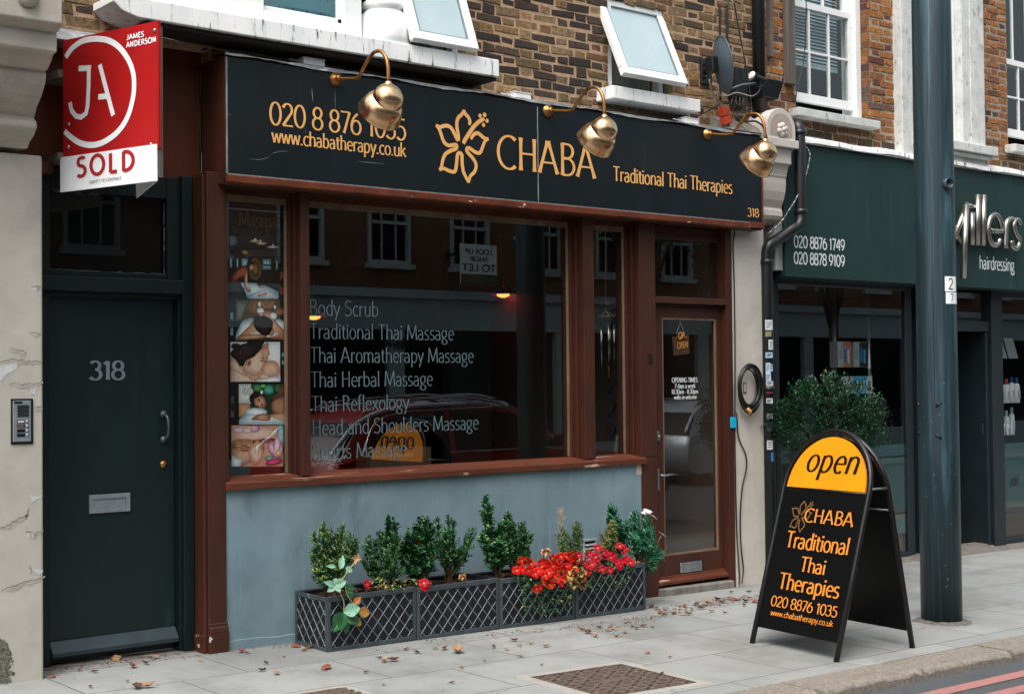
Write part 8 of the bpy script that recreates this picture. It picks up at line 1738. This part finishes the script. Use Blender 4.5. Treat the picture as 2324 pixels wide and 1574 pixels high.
# cars in the far lane
def car(name, label, x, y, paint, trim, L_=4.5, Wd=1.78, Hh=1.46):
    z0 = gz(x) + ROAD; t = thing(name, label, 'car', (x, y, z0))
    def pt(a, h, s): return Vector((x + a*L_, y + s, z0 + h*Hh))
    low = [(-.49,.2),(-.5,.42),(-.485,.6),(-.44,.64),(.16,.62),(.30,.60),(.44,.52),(.49,.42),(.5,.24),(.47,.16),(-.46,.16)]
    sec = [(-.47, .62), (-.40, .88), (-.30, .975), (-.10, 1.0), (.04, .975), (.20, .64)]
    mb = MB(); n = len(low); rings = []
    for s, inset in ((-Wd/2, .0), (-Wd/2+.06, -.0), (Wd/2-.06, 0), (Wd/2, 0)):
        k = 1 if abs(s) > Wd/2-.03 else 0; rings.append([mb.av(pt(a*(.985 if k else 1), (h-.4)*(.96 if k else 1)+.4, s)) for a, h in low])
    for r0, r1 in zip(rings, rings[1:]):
        for i in range(n): mb.idx((r0[i], r0[(i+1) % n], r1[(i+1) % n], r1[i]), 0, True)
    mb.idx(rings[0]); mb.idx(rings[-1][::-1]); mb.build('body', paint, t)
    def cab(shrink, top): return [pt(a, h, s*(1-shrink*(h-.62)/.38)*(Wd/2-.05)) for s in (-1, 1) for a, h in sec]
    mb = MB(); P_ = cab(.22, 1); m_ = len(sec); ids = [mb.av(p) for p in P_]
    for i in range(m_-1): mb.idx((ids[i], ids[i+1], ids[m_+i+1], ids[m_+i]), 1 if i in (0, 4) else 0, True)
    for off in (0, m_): mb.idx([ids[off+i] for i in range(m_)], 0)
    cb = mb.build('cabin', [paint, mat('car_glass', '#0e1416', None, .05, spec=.8)], t)
    for s in (-1, 1):
        mb = MB()
        for poly in ([(-.40,.66),(-.355,.86),(-.285,.93),(-.17,.945),(-.17,.66)], [(-.155,.66),(-.155,.947),(-.06,.95),(.02,.93),(.165,.66)]):
            mb.face([pt(a, h, s*((1-.22*(h-.62)/.38)*(Wd/2-.05)+.004)) for a, h in poly])
        mb.build('side_window', MATS['car_glass'], t)
        mb = MB(); mb.tube(smooth_path([pt(a, h, s*((1-.22*(h-.62)/.38)*(Wd/2-.05)+.008)) for a, h in ((.17,.645),(.02,.95),(-.06,.968),(-.17,.962),(-.29,.945),(-.365,.87),(-.41,.645))], 5), .011, 5); mb.tube([pt(-.41, .645, s*(Wd/2-.045)), pt(.17, .645, s*(Wd/2-.045))], .009, 5); mb.build('window_trim', trim, t)
        mb = MB(); mb.tube(smooth_path([pt(-.485, .66, s*.80), pt(-.45, .76, s*.74), pt(-.40, .885, s*.69), pt(-.30, .978, s*.66), pt(-.1, 1.003, s*.65)], 6), .028, 8); mb.build('pillar_glint', M_carsil, t)  # silver tube stands in for sky glinting along the rear pillar
        mb = MB(); mb.tube(smooth_path([pt(-.37, .95, s*.55), pt(-.3, 1.02, s*.56), pt(-.1, 1.05, s*.56), pt(.02, 1.0, s*.55)], 5), .018, 6); mb.build('roof_rail', trim, t)
        mb = MB(); mb.hexa([pt(.125, .66, s*(Wd/2-.03)), pt(.17, .66, s*(Wd/2-.03)), pt(.17, .66, s*(Wd/2+.16)), pt(.125, .66, s*(Wd/2+.16)), pt(.125, .75, s*(Wd/2-.0)), pt(.165, .74, s*(Wd/2-.0)), pt(.165, .75, s*(Wd/2+.16)), pt(.125, .76, s*(Wd/2+.16))]); mb.build('wing_mirror', M_black, t, bevel=.02, seg=2)
        for ax in (-.31, .32):
            mb = MB(); c = pt(ax, 0, s*(Wd/2-.02)); c.z = z0 + .31; mb.lathe(c + Vector((0, -s*.2, 0)), (0, s, 0), [(0, .24), (.0, .31), (.2, .31), (.215, .285), (.215, .21)], 28); wh = mb.build('wheel', M_black, t); mb = MB(); mb.lathe(c + Vector((0, s*.008, 0)), (0, s, 0), [(0, .21), (.01, .2), (.0, .06), (.012, .001)], 20); mb.build('rim', M_steel, wh)
        mb = MB(); mb.hexa([pt(.455, .44, s*.5), pt(.495, .42, s*.5), pt(.47, .42, s*.84), pt(.43, .44, s*.86), pt(.445, .53, s*.5), pt(.48, .49, s*.5), pt(.455, .49, s*.82), pt(.425, .53, s*.85)]); mb.build('headlight', M_steel, t, bevel=.01)
    return t
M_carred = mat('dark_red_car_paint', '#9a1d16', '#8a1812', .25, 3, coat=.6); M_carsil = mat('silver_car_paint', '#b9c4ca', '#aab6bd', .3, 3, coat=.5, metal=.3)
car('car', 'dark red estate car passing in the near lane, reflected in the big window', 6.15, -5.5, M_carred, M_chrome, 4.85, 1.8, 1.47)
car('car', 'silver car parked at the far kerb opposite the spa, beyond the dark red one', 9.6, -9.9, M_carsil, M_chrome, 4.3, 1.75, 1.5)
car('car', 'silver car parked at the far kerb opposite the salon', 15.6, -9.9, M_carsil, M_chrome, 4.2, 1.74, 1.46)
# street tree whose leaves break up the reflected facade
def tree(x, y, h, seed, label):
    rs = random.Random(seed); z0 = gz(x); t = thing('street_tree', label, 'tree', (x, y, z0), 'street trees across the road'); mb = MB(); tops = []
    mb.tube([(x, y, z0-.1), (x+.05, y, z0+h*.35), (x, y+.05, z0+h*.6)], [.16, .12, .07], 10)
    for k in range(9):
        a = k*.7+rs.uniform(0, .4); e = Vector((x + math.cos(a)*rs.uniform(.8, 1.8), y + math.sin(a)*rs.uniform(.8, 1.6), z0 + h*rs.uniform(.65, 1.0))); mb.tube(smooth_path([(x, y, z0+h*rs.uniform(.35, .6)), Vector((x, y, z0+h*.6)).lerp(e, .5), e], 4), [.06, .055, .05, .045, .04, .035, .03, .02, .012], 6); tops.append(e)
    mb.build('trunk', M_stem, t); mb = MB()
    for e in tops:
        for c in range(7):
            q = e + Vector((rs.gauss(0, .55), rs.gauss(0, .5), rs.gauss(0, .45)))
            for k in range(34): p = q + Vector((rs.gauss(0, .22), rs.gauss(0, .22), rs.gauss(0, .18))); leaf(mb, p, Vector((rs.uniform(-1, 1), rs.uniform(-1, 1), rs.uniform(-1, .3))).normalized(), ZA, rs.uniform(.08, .14), rs.uniform(.05, .08), rs.choice((0, 0, 1)))
    mb.build('crown', [M_leafA, M_leafB], t)
tree(15.6, -12.2, 6.6, 3, 'leafy street tree across the road, reflected in the big window'); tree(21.5, -11.8, 7.4, 4, 'taller street tree across the road, reflected in the far sash window')
